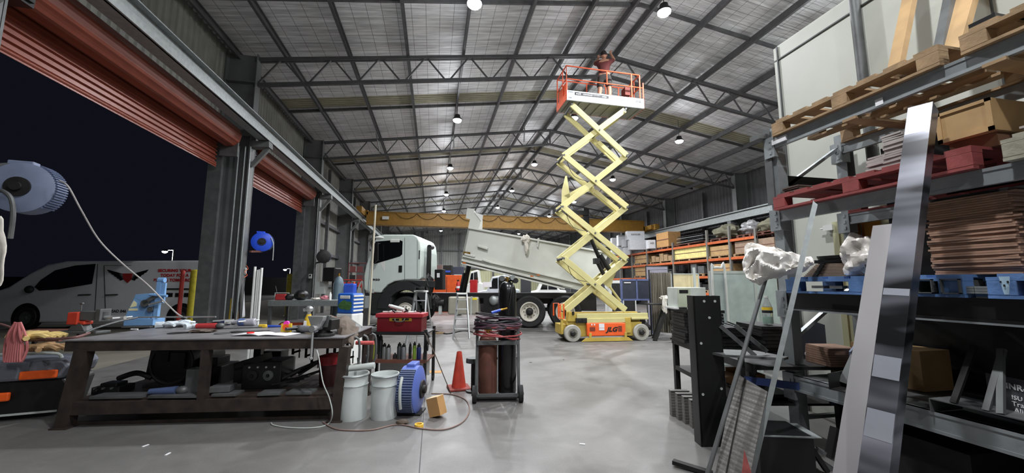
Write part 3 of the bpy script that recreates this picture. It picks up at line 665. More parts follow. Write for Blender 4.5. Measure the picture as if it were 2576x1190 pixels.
mb = MB(); mb.prism(pts(TF, [(1093, 678), (1113, 677), (1114, 729), (1093, 729)], .1), (0, .1, 0), *X3, (0, .45, 0)); sn = mb.build('exhaust_stack', M_black, tr, bevel=.02)
mb = MB(); mb.prism(pts(TF, [(1099, 687), (1106, 687), (1106, 698), (1099, 698)], .09), (0, .09, 0), *X3, (0, .01, 0)); mb.build('label', M_paper, sn)
q = TF.pt(1076, 620, .3); mb = MB(); mb.cyl((q.x, .5, 1.2), (q.x, .5, q.z), .08); mb.cyl((q.x, .5, q.z), (q.x, .9, q.z+.02), .08); mb.build('air_intake', M_black, tr)
mb = MB(); q = pts(TF, [(1178, 676), (1160, 730)], .9); mb.cyl((q[1][0], 1.15, 1.1), (q[0][0], 1.15, q[0][1]+.2), .09); mb.cyl((q[1][0], 1.15, 1.1), ((q[0][0]+q[1][0])/2, 1.15, 1.8), .13); mb.build('hoist_ram', M_black, tr)
# raised tray
bp = pts(TF, [(1178, 574), (1530, 638), (1490, 735), (1415, 722), (1160, 660)])
tray = MB(); tray.prism(bp, (0, -.05, 0), *X3, (0, .06, 0)); tray.prism(bp, (0, 2.29, 0), *X3, (0, .06, 0))
def quadp(a, b, y0, y1, t=.06):
    a = Vector(a); b = Vector(b); n = Vector((-(b-a).y, (b-a).x)).normalized()*t
    tray.prism([tuple(a), tuple(b), tuple(b+n), tuple(a+n)], (0, y0, 0), *X3, (0, y1-y0, 0))
quadp(bp[4], bp[3], -.05, 2.35); quadp(bp[0], bp[4], -.05, 2.35)
ty = tray.build('tray', M_tip, tr)
mb = MB()
for A, B, w, p in (((1180, 574), (1530, 637), .06, -.08), ((1166, 645), (1500, 722), .05, -.1), ((1163, 655), (1440, 722), .07, -.13), ((1162, 663), (1420, 727), .05, -.12)):
    (a, b) = pts(TF, [A, B]); mb.beam((a[0], p, a[1]), (b[0], p, b[1]), .07, w)
mb.build('side_rib', M_tip, ty, bevel=.008)
for A, B, p in (((1203, 619), (1228, 627), -.1), ((1215, 653), (1238, 661), -.12), ((1170, 640), (1196, 646), -.1)):
    (a, b) = pts(TF, [A, B]); mb = MB(); mb.beam((a[0], p, a[1]), (b[0], p, b[1]), .1, .07); mb.build('step_bracket', M_tip, ty, bevel=.01)
mb = MB(); hp = pts(TF, [(1176, 527), (1190, 524), (1195, 545), (1194, 573), (1205, 577), (1176, 574), (1184, 548), (1172, 548)])
mb.prism(pts(TF, [(1176, 524), (1194, 526), (1192, 534), (1214, 541), (1204, 577), (1178, 574), (1183, 552), (1172, 550)]), (0, -.05, 0), *X3, (0, .05, 0))
q = pts(TF, [(1192, 527), (1190, 575)]); mb.prism([(q[1][0]-.05, q[1][1]), (q[1][0], q[1][1]), (q[0][0], q[0][1]), (q[0][0]-.05, q[0][1])], (0, 0, 0), *X3, (0, 2.3, 0))
mb.build('headboard', M_tip, ty)
mb = MB(); mb.prism(pts(TF, [(1194, 536), (1215, 541), (1213, 560)], -.06), (0, -.07, 0), *X3, (0, .02, 0)); mb.build('reflective_flap', M_white, ty)
mb = MB()
for a in ((1167, 633), (1176, 634)):
    q = pts(TF, [a, (a[0]+8, a[1]+1), (a[0]+8, a[1]+9), (a[0], a[1]+8)]); mb.prism(q, (0, -.08, 0), *X3, (0, .02, 0))
mb.build('hazard_sign', M_brass, ty)
mb = MB()
for a in ((1166, 660), (1334, 693), (1350, 690)):
    q = pts(TF, [a, (a[0]+8, a[1]+1), (a[0]+8, a[1]+4), (a[0], a[1]+3)]); mb.prism(q, (0, -.17, 0), *X3, (0, .02, 0))
mb.build('reflector', M_lamp_o, ty)
mb = MB(); q = pts(TF, [(1355, 604), (1352, 622)]); mb.tube([(q[0][0], -.06, q[0][1]), (q[0][0], -.1, q[0][1]+.05), (q[1][0], -.1, q[1][1])], .03, 6); mb.build('lashing_hook', M_tip, ty)
q = TF.pt(1322, 602, -.06); mb = MB(); mb.blob((0, -.04, -.05), (.13, .08, .12), 8, .3); mb.blob((.02, -.05, -.28), (.06, .05, .2), 9, .3)
o = mb.build('rag', M_fabric_w, smooth=True, loc=TF.M @ (q+Vector((0, -.06, .05))), rz=TF.rz); tag(o, 'pale rag hung over the top edge of the truck tray', 'cloth')
# ================================================================ left foreground
VR = -YAW
def lab(o, l, c, g=None): return tag(o, l, c, g)
def solo(mb, name, m, label, cat, loc=(0, 0, 0), rz=0, group=None, **k):
    o = mb.build(name, m, loc=loc, rz=rz, **k); return tag(o, label, cat, group)
BF = Frame((-3.62, 4.87, 0), math.radians(-7.2)); BH = .87; BD = 1.1
M_bench = mat('bench_black_steel', (44, 40, 38), .5, .3, .3, 8, rgb2=(70, 58, 52))
M_btop = mat('worn_bench_plate', (140, 138, 140), .4, .45, .18, 5)
bench = thing('steel_workbench', 'long heavy black steel workbench covered in tools, left foreground', 'workbench', BF.o, BF.rz)
mb = MB(); mb.prism([(-.08, -.01), (2.72, -.01), (2.72, 1.1), (-.08, 1.5)], (0, 0, BH-.012), (1, 0, 0), (0, 1, 0), (0, 0, .012)); mb.build('bench_top', M_btop, bench)
mb = MB(); mb.box(-.06, 2.7, 0, .05, .755, BH-.012); mb.box(-.06, 2.7, BD-.06, BD-.01, .78, BH-.012); mb.box(-.06, 0, .05, BD-.06, .78, BH-.012); mb.box(2.64, 2.7, .05, BD-.06, .78, BH-.012); mb.build('apron', M_bench, bench)
for i, (x0, x1, y, w) in enumerate(((-.0, .1, .04, .11), (2.66, 2.72, .04, .1), (1.3, 1.3, .04, .075), (.0, .08, BD-.08, .1), (2.66, 2.7, BD-.08, .1), (1.3, 1.3, BD-.08, .09))):
    mb = MB(); z0 = 0 if abs(x0-1.3) > .1 else .25
    mb.beam((x0, y, z0), (x1, y, BH-.1), w, w, (0, 1, 0)); 
    if z0 == 0: mb.box(x0-.08, x0+.08, y-.07, y+.07, 0, .015)
    mb.build('leg', M_bench, bench)
mb = MB()
mb.box(.0, 2.68, .0, .06, .13, .25); mb.box(.0, 2.68, BD-.1, BD-.04, .13, .25); mb.box(.0, 2.68, .1, .13, .0, .035); mb.box(.0, .06, .05, BD-.05, .13, .25); mb.box(2.62, 2.68, .05, BD-.05, .13, .25)
mb.build('lower_rail', M_bench, bench)
mb = MB(); mb.box(.05, 2.64, .06, BD-.1, .24, .27); mb.build('lower_shelf', M_bench, bench)
mb = MB()
for i in range(2): mb.torus((1.29 if i else -.0, -.02, .72), (0, 1, 0), .015, .006, 10, 5)
def onb(px, py, z=BH):                                  # local bench coordinates of a point seen on the top
    q = BF.I @ P(px, py, Z=z); return q
def clampb(w_):
    q = BF.I @ w_; lim = 1.5-.143*(q.x+.08)-.09
    if q.y > lim: q.y = lim
    return BF.M @ q
def bt(name, m, mb, px, py, label, cat, rz=0, z=BH+.001, group=None, dz=0, **k):
    w_ = clampb(P(px, py, Z=z)); o = mb.build(name, m, loc=(w_.x, w_.y, z), rz=VR+rz, **k); return tag(o, label, cat, group)
def btt(name, px, py, label, cat, rz=0, z=BH+.001, group=None):
    w_ = clampb(P(px, py, Z=z)); return thing(name, label, cat, (w_.x, w_.y, z), VR+rz, group)
# --- left vise
t = btt('bench_vise', 200, 838, 'orange and steel bench vise at the left end of the workbench', 'vise', math.radians(-4))
mb = MB(); mb.prism([(-.2, 0), (.3, 0), (.3, .03), (-.2, .03)], (0, -.08, 0), (1, 0, 0), (0, 0, 1), (0, .16, 0)); mb.prism([(-.1, .03), (.12, .03), (.05, .13), (-.05, .1)], (0, -.05, 0), (1, 0, 0), (0, 0, 1), (0, .1, 0)); mb.build('base', M_steel, t, bevel=.006)
mb = MB(); mb.box(-.11, .02, -.06, .06, .1, .24); mb.box(-.13, .1, -.05, .05, .1, .14); mb.build('fixed_jaw', mat('vise_orange', (196, 62, 40), .5, 0, .15), t, bevel=.01)
mb = MB(); mb.box(.02, .3, -.04, .04, .15, .25); mb.box(.24, .3, -.06, .06, .14, .28); mb.cyl((-.02, 0, .25), (-.02, 0, .34), .006); mb.cyl((-.04, 0, .34), (0, 0, .34), .012); mb.build('moving_jaw', M_steel, t, bevel=.006)
mb = MB(); mb.cyl((.28, 0, .18), (.55, 0, .18), .02); mb.cyl((.5, -.1, .18), (.5, .12, .18), .01); mb.build('screw', M_alu, t)
# --- blue bending machine
M_bblue = mat('pale_blue_machine', (118, 160, 206), .45, .1, .1)
t = btt('pipe_bender', 368, 817, 'pale blue hand operated metal shear standing on the workbench', 'machine', math.radians(8))
mb = MB(); mb.box(-.2, .16, -.1, .12, 0, .09); mb.prism([(-.23, .12), (-.2, .2), (-.13, .42), (.1, .44), (.12, .4), (.12, .1), (-.1, .08)], (0, -.05, 0), (1, 0, 0), (0, 0, 1), (0, .04, 0)); mb.prism([(-.2, .02), (.14, .02), (.08, .1), (-.12, .1)], (0, -.08, 0), (1, 0, 0), (0, 0, 1), (0, .16, 0)); mb.build('body', M_bblue, t, bevel=.004)
mb = MB(); mb.prism([(-.18, .24), (-.1, .26), (-.1, .3), (-.14, .34)], (0, -.054, 0), (1, 0, 0), (0, 0, 1), (0, .006, 0)); mb.box(-.19, -.08, -.054, -.048, .2, .23); mb.build('warning_label', mat('cream_label', (220, 214, 170), .6), t)
mb = MB(); mb.cyl((.02, -.09, .3), (.02, .02, .3), .05); mb.cyl((.1, -.1, .22), (.1, .02, .22), .035); mb.beam((.0, -.08, .3), (.18, -.08, .42), .02, .05); mb.build('gear', M_steel, t)
mb = MB(); mb.beam((.16, -.05, .1), (.16, -.05, .62), .05, .05); mb.beam((.22, -.05, .3), (.22, -.05, .58), .04, .03); mb.cyl((.14, -.05, .62), (.22, -.05, .62), .035); mb.cyl((.08, -.1, .42), (.3, -.1, .4), .018); mb.build('upright', M_bblue, t)
mb = MB(); mb.cyl((.1, -.12, .28), (.27, -.12, .33), .015); mb.build('handle', M_alu, t)
# bars and cables
a = onb(330, 800, .95); solo(one('cyl', P(345, 798, D=4.95), P(543, 797, D=4.85), .009), 'steel_tube', M_alu, 'thin bright steel tube lying level across the workbench', 'bar', smooth=True)
solo(one('tube', [P(345, 799, D=4.9), P(300, 808, D=4.7), P(240, 826, D=4.4), P(215, 838, D=4.3)], .012, 8, 5), 'pry_bar', M_steel, 'bent steel bar propped from the vise to the blue shear', 'bar', smooth=True)
solo(one('tube', [P(225, 838, D=4.25), P(190, 848, D=4.05), P(150, 852, D=4.05), P(100, 850, D=4.1), P(60, 836, D=4.2), P(10, 818, D=4.3), P(-20, 812, D=4.35)], .012, 8, 6), 'welding_cable', mat('dull_red_cable', (110, 76, 74), .7), 'thick welding cable draped from the left vise out of frame', 'cable', smooth=True)
# small things on the bench
def glove(px, py, m, label, rz=0, s=1.0, g=None, z=BH+.001, cat='glove', name='work_glove'):
    mb = MB(); mb.blob((0, 0, .03*s), (.075*s, .06*s, .03*s), px, .18, 12, 8, flat=-.029*s)
    for f in range(4):
        y = (-.045+.03*f)*s; mb.tube([(.04*s, y, .03*s), (.09*s, y*1.3, .035*s), (.14*s, y*1.5, .018*s)], .015*s, 6, 3)
    mb.tube([(0, -.05*s, .03*s), (.05*s, -.1*s, .02*s)], .016*s, 6)
    mb.tube([(-.06*s, 0, .025*s), (-.13*s, 0, .022*s)], .045*s if s < 1.2 else .04, 8)
    w_ = P(px, py, Z=z); o = mb.build(name, m, smooth=True, loc=(w_.x, w_.y, z+.012), rz=VR+rz); return tag(o, label, cat, g)
glove(430, 824, mat('pale_grey_glove', (196, 204, 210), .85, 0, .15, 20), 'pale grey work glove left of the glove pile on the workbench', .5, 1.2)
glove(462, 820, MATS['pale_grey_glove'], 'pale grey work glove right of the glove pile on the workbench', 2.4, 1.2)
glove(488, 826, MATS['pale_grey_glove'], 'crumpled pale glove just left of the red grinder', 1.2, .8)
bt('cut_disc', M_dark, one('lathe', [(.001, 0), (.1, 0), (.1, .004), (.001, .005)], n=24), 448, 838, 'flat grey disc on the front of the workbench below the gloves', 'disc')
bt('steel_strip', M_steel, one('cb', (0, 0, .006), (.34, .05, .012)), 345, 824, 'thin steel strip behind the left vise on the workbench', 'bar', .1)
bt('marker_pen', M_paper, one('cyl', (-.04, 0, .008), (.04, 0, .008), .008, n=8), 338, 826+4, 'short white marker in front of the blue shear', 'pen', .1)
def grinder(px, py, body_m, label, rz, s=1.0):
    t = btt('angle_grinder', px, py, label, 'angle grinder', rz)
    mb = MB(); mb.cyl((-.16*s, 0, .04*s), (.06*s, 0, .04*s), .032*s, .036*s); mb.build('body', body_m, t, smooth=True)
    mb = MB(); mb.blob((.1*s, 0, .04*s), (.05*s, .036*s, .036*s), 2, .03, 12, 8); mb.build('gear_head', M_steel, t, smooth=True)
    mb = MB(); mb.cyl((.11*s, 0, .002), (.11*s, 0, .008), .062*s, n=20); mb.build('disc', M_dark, t)
    mb = MB(); mb.cyl((.1*s, .03*s, .045*s), (.1*s, .15*s, .05*s), .015*s); mb.build('handle', M_black, t)
    return t
grinder(530, 828, mat('tool_red', (170, 52, 54), .5), 'red angle grinder lying in the middle of the workbench', .2, 1.0)
grinder(770, 838, mat('tool_grey', (110, 112, 118), .45), 'grey angle grinder beside the notebook, its lead hanging off the workbench', 2.7, 1.15)
grinder(560, 818, mat('tool_navy', (44, 54, 84), .5), 'navy blue angle grinder behind the red one', 2.9, .9)
bt('rag', M_leather, one('blob', (0, 0, .015), (.13, .07, .018), 5, .3, flat=-.013), 508, 836, 'crumpled brown rag in front of the red grinder', 'cloth', .1, smooth=True)
bt('rag', M_dark, one('blob', (0, 0, .02), (.14, .09, .025), 12, .3, flat=-.018), 578, 812, 'black cloth at the back edge of the workbench', 'cloth', .1, smooth=True)
bt('flat_file', M_steel, one('cb', (0, 0, .008), (.42, .03, .012)), 612, 826, 'long flat file in front of the spray bottle', 'file', .35)
bt('spanner', M_steel, one('cb', (0, 0, .006), (.34, .03, .01)), 640, 834, 'long steel spanner behind the notebook', 'spanner', .25)
bt('sanding_disc', M_steel, one('lathe', [(.001, 0), (.08, 0), (.08, .008), (.001, .01)], n=24), 560, 839, 'thin grey disc on the front edge of the workbench centre', 'disc')
bt('sanding_disc', M_dark, one('lathe', [(.001, 0), (.07, 0), (.07, .01), (.001, .012)], n=24), 595, 836, 'dark disc right of the thin grey disc', 'disc')
t = btt('spray_bottle', 620, 818, 'clear spray bottle lying on the workbench with a blue printed label', 'bottle', .1)
mb = MB(); mb.lathe([(.02, -.16), (.025, -.1), (.045, -.06), (.048, .14), (.04, .15)], (0, 0, .048), (1, 0, 0), 16); mb.build('bottle', mat('cloudy_plastic', (190, 190, 200), .3, trans=.3), t, smooth=True)
mb = MB(); mb.lathe([(.0485, -.06), (.0490, .02)], (0, 0, .048), (1, 0, 0), 16, caps=False); mb.build('label', mat('label_blue', (90, 110, 160), .5), t)
mb = MB(); mb.box(-.24, -.16, -.02, .02, .03, .07); mb.build('nozzle', M_white, t)
for i, (px, py) in enumerate(((640, 806), (648, 810), (655, 814))):
    bt('paint_brush', M_alu, one('cyl', (-.12, 0, .06+.0*i), (.12, 0, .07), .014, n=8), px, py, ('bright steel rod behind the spray bottle, rearmost of three', 'bright steel rod behind the spray bottle, middle of three', 'bright steel rod behind the spray bottle, front of three')[i], 'rod', .4+.1*i, z=BH+.001)
bt('scraper', M_yellow, one('cb', (0, 0, .02), (.09, .05, .04)), 661, 824, 'small yellow handle right of the spray bottle', 'tool', .1, bevel=.008)
bt('blue_marker', M_blue, one('cyl', (-.1, 0, .016), (.1, 0, .016), .016, .01, 10), 694, 824, 'blue plastic pen-shaped tool behind the notebook', 'tool', smooth=True)
t = btt('notebook', 668, 843, 'open white notebook on the front of the workbench', 'notebook', -.02)
mb = MB(); 
for s, x0 in ((-1, 0), (1, 0)):
    vs = []; fs = []
    for k in range(9):
        x = s*k*.038; z = .02*math.sin(min(1, k/3)*PI*.5)*(1-k/9)+.006
        vs += [(x-.02, -.1, z), (x+.03, .12, z)]
    for k in range(8): fs.append((2*k, 2*k+2, 2*k+3, 2*k+1))
    mb.add(vs, fs)
o = mb.build('pages', M_paper, t, smooth=True); sm = o.modifiers.new('t', 'SOLIDIFY'); sm.thickness = .006
t = btt('tape_roll', 630, 840, 'red roll of tape on the left page of the notebook', 'tape', z=BH+.02); mb = MB(); mb.lathe([(.024, 0), (.036, 0), (.036, .02), (.024, .02), (.024, 0)], caps=False); mb.build('roll', mat('bright_red', (226, 50, 50), .5), t, smooth=True)
t = btt('tape_dispenser', 720, 836, 'small yellow card holding a pink and orange tape measure', 'tape measure', z=BH+.015)
mb = MB(); mb.box(-.06, .06, -.012, .012, 0, .1); mb.build('card', M_yellow, t, bevel=.004); mb = MB(); mb.cyl((0, -.02, .06), (0, -.01, .06), .035, n=20); mb.build('roll', M_orange, t); mb = MB(); mb.cyl((0, -.015, .1), (0, .012, .1), .03, n=16); mb.build('knob', mat('hot_pink', (236, 60, 180), .5), t)
t = btt('spray_gun_can', 775, 826, 'yellow spray can with a steel gun head at the back of the workbench', 'bottle')
mb = MB(); mb.lathe([(.04, 0), (.045, .01), (.045, .13), (.03, .16), (.028, .18)]); mb.build('can', M_yellow, t, smooth=True)
mb = MB(); mb.cyl((0, 0, .18), (0, 0, .22), .022); mb.blob((.0, 0, .245), (.05, .035, .04), 1, .05, 12, 8); mb.cyl((0, 0, .25), (-.07, 0, .23), .02); mb.build('gun_head', M_alu, t, smooth=True)
mb = MB(); mb.box(-.035, .0, -.05, -.044, .04, .1); mb.build('label', M_paper, t)
bt('oil_bottle', mat('pale_yellow_bottle', (190, 176, 70), .4), one('lathe', [(.035, 0), (.035, .08), (.02, .1), (.02, .12)], n=14), 793, 824, 'short dull yellow bottle beside the yellow spray can', 'bottle', smooth=True)
# right bench vise
t = btt('bench_vise', 815, 845, 'large grey bench vise on the right end of the workbench', 'vise', math.radians(-8))
mb = MB(); mb.lathe([(.11, 0), (.11, .03), (.06, .05), (.06, .08)], n=20); mb.prism([(-.07, .07), (.12, .07), (.12, .18), (.0, .2), (-.07, .15)], (0, -.06, 0), (1, 0, 0), (0, 0, 1), (0, .16, 0)); mb.build('base', M_dark, t, bevel=.006)
mb = MB(); mb.prism([(-.1, .225), (.09, .225), (.08, .18), (.03, .09), (-.04, .09), (-.08, .18)], (0, -.16, 0), (1, 0, 0), (0, 0, 1), (0, .06, 0)); mb.build('moving_jaw', M_alu, t, bevel=.006)
mb = MB(); mb.prism([(-.1, .225), (.1, .225), (.08, .1), (-.06, .1)], (0, -.08, 0), (1, 0, 0), (0, 0, 1), (0, .05, 0)); mb.build('fixed_jaw', M_steel, t, bevel=.006)
mb = MB(); mb.cyl((0, -.2, .1), (0, -.04, .1), .025); mb.cyl((0, -.2, .13), (.015, -.22, -.2), .012); mb.blob((.015, -.22, -.2), (.018, .018, .018), 1, 0, 8, 6); mb.cyl((0, -.22, .1), (0, -.18, .1), .035); mb.build('screw_handle', M_alu, t)
# leather jacket draped over the corner
def drape(pts_, thick, m, name, label, cat, seed=0, amp=.03, sub=4, ridge=0):
    """cloth laid over a grid of control points (rows of Vectors)"""
    from mathutils import noise
    rows = [spline([Vector(p) for p in r], sub) for r in pts_]; cols = list(zip(*rows)); cols = [spline(list(c), sub) for c in cols]
    vs = []; n = len(cols[0]); fs = []
    for i, c in enumerate(cols):
        for j, p in enumerate(c): vs.append(p+Vector((noise.noise(p*9+Vector((seed, 0, 0))), noise.noise(p*9+Vector((0, seed, 5))), noise.noise(p*9+Vector((3, 0, seed)))))*amp)
    if ridge: vs = [Vector(v)+Vector((-.7, -.7, .3))*ridge*(.35-abs(noise.noise(Vector(v)*7+Vector((seed, 2, 0))))-.5*abs(noise.noise(Vector(v)*15+Vector((1, seed, 0))))) for v in vs]
    for i in range(len(cols)-1):
        for j in range(n-1): fs.append((i*n+j, (i+1)*n+j, (i+1)*n+j+1, i*n+j+1))
    mb = MB(); mb.add(vs, fs); o = mb.build(name, m, smooth=True); s = o.modifiers.new('t', 'SOLIDIFY'); s.thickness = thick; return tag(o, label, cat)
drape([[P(832, 800, D=4.75), P(860, 798, D=4.8), P(890, 812, D=4.85)], [P(838, 818, D=4.55), P(868, 822, D=4.5), P(900, 838, D=4.6)], [P(846, 836, D=4.4), P(872, 846, D=4.35), P(893, 860, D=4.4)], [P(868, 852, D=4.35), P(880, 868, D=4.3), P(884, 882, D=4.3)]], .02, M_leather, 'leather_jacket', 'brown leather welding jacket hung over the right corner of the workbench', 'jacket', 3, .05)
drape([[P(868, 802, D=5.0), P(890, 806, D=5.0), P(905, 820, D=5.0)], [P(872, 818, D=4.9), P(893, 826, D=4.9), P(908, 840, D=4.9)], [P(880, 836, D=4.8), P(895, 842, D=4.8), P(905, 852, D=4.8)]], .015, M_steel, 'cloth', 'grey crumpled cloth behind the leather jacket', 'cloth', 8, .05)
# ---- under the bench
def ub(name, mb, m, x, y, label, cat, z=.271, rz=0, **k):
    w_ = BF.M @ Vector((x, y, z)); o = mb.build(name, m, loc=w_, rz=BF.rz+rz, **k); return tag(o, label, cat)
def ubt(name, x, y, label, cat, z=.271, rz=0): return thing(name, label, cat, BF.M @ Vector((x, y, z)), BF.rz+rz)
t = ubt('air_compressor', .62, .8, 'large round black machine on the left of the lower bench shelf', 'machine')
mb = MB(); mb.cyl((0, -.3, .26), (0, .25, .26), .245, n=32); mb.build('drum', M_black, t, smooth=True)
mb = MB(); mb.torus((0, -.3, .26), (0, 1, 0), .23, .02, 32, 8); mb.box(-.16, -.02, -.33, -.3, .28, .4); mb.box(0, .16, -.33, -.3, .2, .38); mb.box(-.25, .2, -.35, .25, .0, .03); mb.build('grille', M_dark, t)
mb = MB(); mb.tube([(-.2, -.3, .1), (-.35, -.32, .16), (-.55, -.3, .1)], .03, 8, 5); mb.build('hose', M_rubber, t, smooth=True)
t = ubt('angle_grinder', .92, .12, 'blue angle grinder lying on the lower shelf of the workbench', 'angle grinder', rz=.05)
mb = MB(); mb.cyl((-.2, 0, .045), (.06, 0, .05), .03, .045); mb.build('body', mat('slate_blue_tool', (70, 84, 118), .45), t, smooth=True)
mb = MB(); mb.blob((.11, 0, .05), (.06, .045, .045), 2, .05, 12, 8); mb.cyl((.12, .02, .09), (.2, .02, .1), .012); mb.build('gear_head', M_steel, t, smooth=True)
t = ubt('steel_box_section', 1.12, .2, 'short square steel tube standing open end up under the workbench', 'steel section')
mb = MB(); T = .008; W2 = .07
for a in ((-W2, W2, -W2, -W2+T), (-W2, W2, W2-T, W2), (-W2, -W2+T, -W2+T, W2-T), (W2-T, W2, -W2+T, W2-T)): mb.box(*a, 0, .26)
mb.build('tube', M_steel, t)
for i, (x, y, w_, d_, h_) in enumerate(((.2, .3, .28, .2, .11), (1.6, .85, .35, .3, .34), (.95, .7, .4, .35, .3))):
    t = ubt('machine_part', x, y, ('low black machine casting behind the left bench leg', 'tall black gearbox casting behind the two bearings', 'black machine casting beside the round compressor')[i], 'machine part')
    mb = MB(); mb.box(-w_/2, w_/2, -d_/2, d_/2, 0, h_*.7); mb.cb((0, 0, h_*.8), (w_*.6, d_*.7, h_*.4)); mb.cyl((-w_*.3, -d_/2-.02, h_*.4), (-w_*.3, d_/2, h_*.4), h_*.2); mb.build('casting', M_black, t, bevel=.01)
    for k in range(3): mb = MB(); mb.cyl((-w_*.35+k*w_*.3, -d_/2-.015, h_*.6), (-w_*.35+k*w_*.3, -d_/2+.01, h_*.6), .012); mb.build('bolt', M_steel, t)
t = ubt('roller_feeder', 1.72, .3, 'black machine with two round bearing faces under the workbench', 'machine')
mb = MB(); mb.box(-.2, .22, 0, .3, 0, .3); mb.box(-.32, -.2, .05, .25, .05, .28); mb.prism([(-.3, .28), (.0, .38), (.02, .3), (-.3, .22)], (0, 0, 0), (1, 0, 0), (0, 0, 1), (0, .2, 0)); mb.build('body', M_black, t, bevel=.008)
for x, m_ in ((-.08, M_dark), (.09, M_steel)):
    mb = MB(); mb.lathe([(.055, 0), (.055, -.02), (.02, -.025), (.018, 0)], (x, 0, .15), (0, 1, 0), 24); bo = mb.build('bearing', m_, t, smooth=True)
    mb = MB(); mb.cyl((x, -.03, .15), (x, 0, .15), .014, n=12); mb.build('shaft', M_black, bo)
for k in range(4): mb = MB(); mb.cyl((-.12+.09*k, -.012, .24), (-.12+.09*k, .01, .24), .011); mb.build('bolt', M_alu, t)
t = ubt('bucket', 2.42, .45, 'dark bucket with a red rim on the right of the lower bench shelf', 'bucket')
mb = MB(); mb.lathe([(.11, 0), (.125, .3), (.12, .3), (.105, .01)], n=24); mb.build('pail', mat('dark_red_plastic', (60, 20, 22), .5), t, smooth=True)
mb = MB(); mb.lathe([(.128, .24), (.13, .33), (.02, .36)], n=24); mb.build('lid', mat('red_lid', (150, 26, 34), .5), t, smooth=True)
plt = [(1.02, .1, .5), (1.5, .12, .24), (1.95, .12, .22), (2.25, .13, .26), (.45, .12, .5)]
for i, (x, y, w_) in enumerate(plt):
    ub('steel_plate', one('cb', (0, 0, .012), (w_, .16, .024)), M_steel, x, y, ('flat steel plate under the square tube on the lower shelf', 'flat steel plate below the two bearings', 'flat steel plate right of the two bearings', 'flat steel plate in front of the red rimmed bucket', 'long flat plate at the left of the lower shelf')[i], 'steel plate', rz=.05*((i % 3)-1))
ub('wood_block', one('cb', (0, 0, .03), (.2, .16, .06)), M_steel, 1.42, .16, 'grey block right of the middle bench post', 'block', z=.30, rz=.1, bevel=.004)
for i in range(16):
    x = 1.98+.035*(i % 8); y = .3+.1*(i//8); a = R.uniform(-.5, .5)
    ub('steel_offcut', one('beam', (-.16, 0, .02), (.16, .04*math.sin(i), .05+.012*i), .03, .02), M_dark, x, y+R.uniform(0, .2), 'dark steel offcut in the heap on the right of the lower bench shelf', 'steel offcut', rz=a, z=.3+.004*i)['group'] = 'offcuts heaped on the lower bench shelf'
# G-clamps hanging from the back rail
for i, x in enumerate((1.78, 1.9, 2.02, 2.17, 2.3, 2.42)):
    t = ubt('hanging_clamp', x, BD-.1 if i % 2 else .9, 'dark bar clamp hanging under the right half of the workbench', 'clamp', z=.74); t['group'] = 'clamps hanging under the workbench'
    l = (.2, .26, .33, .26, .22, .3)[i]
    mb = MB(); mb.beam((0, 0, .03), (0, 0, -l), .03, .012); mb.beam((-.01, 0, -l+.02), (.09, 0, -l+.05), .02, .025); mb.beam((0, 0, -.05), (.08, 0, -.05), .02, .025); mb.build('frame', M_dark, t)
    mb = MB(); mb.cyl((.08, 0, -l-.04), (.08, 0, -l+.12), .008); mb.build('screw', M_steel, t)
for i, (px, py) in enumerate(((912, 880), (925, 886), (905, 874))):
    t = thing('hanging_clamp', ('steel clamp hanging at the right end of the workbench, left of three', 'steel clamp hanging at the right end of the workbench, right of three', 'steel clamp hanging at the right end of the workbench, in front of the others')[i], 'clamp', BF.M @ Vector((2.78+.05*i, .15+.15*i, .8)), BF.rz)
    mb = MB(); mb.tube([(0, 0, .05), (.05, 0, 0), (.05, 0, -.25), (-.03, 0, -.3), (-.05, 0, -.2)], .013, 6, 3); mb.build('frame', M_steel, t, smooth=True)
a = BF.M @ Vector((2.72, .1, .52)); mb = MB(); mb.cyl((0, 0, 0), (.3, .02, .03), .032, .035); mb.cyl((.3, .02, .03), (.302, .02, .03), .025)
solo(mb, 'cardboard_tube', M_greyl, 'thick grey pipe sticking out to the right of the workbench', 'pipe', a, VR, smooth=True)
a = BF.M @ Vector((2.78, .2, .78)); solo(one('cyl', (0, 0, 0), (.2, 0, .0), .022), 'short_bar', mat('faded_red_grip', (190, 84, 80), .6), 'short faded red bar at the right end of the workbench', 'bar', a, VR, smooth=True)
# power lead from the grinder to the floor
mb = MB(); mb.tube([P(783, 848, D=4.25), P(800, 890, D=4.1), P(812, 960, D=4.0), P(828, 1000, D=3.98), P(836, 1040, D=3.95), P(826, 1066, Z=.008), P(790, 1076, Z=.008), P(730, 1076, Z=.008), P(690, 1070, Z=.008), P(682, 1064, Z=.008)], .006, 7, 8)
solo(mb, 'power_lead', M_greyl, 'grey power lead hanging from the grinder to the floor', 'cable', smooth=True)
mb = MB(); mb.tube([P(x, y, Z=.008) for x, y in ((812, 1062), (850, 1080), (930, 1082), (1000, 1068), (1060, 1078), (1120, 1080), (1165, 1060), (1181, 1030), (1170, 1005), (1135, 992), (1085, 990))], .007, 7, 8)
solo(mb, 'extension_lead', mat('brown_grey_cable', (126, 104, 96), .7), 'brown extension lead looping across the floor past the cardboard box', 'cable', smooth=True)
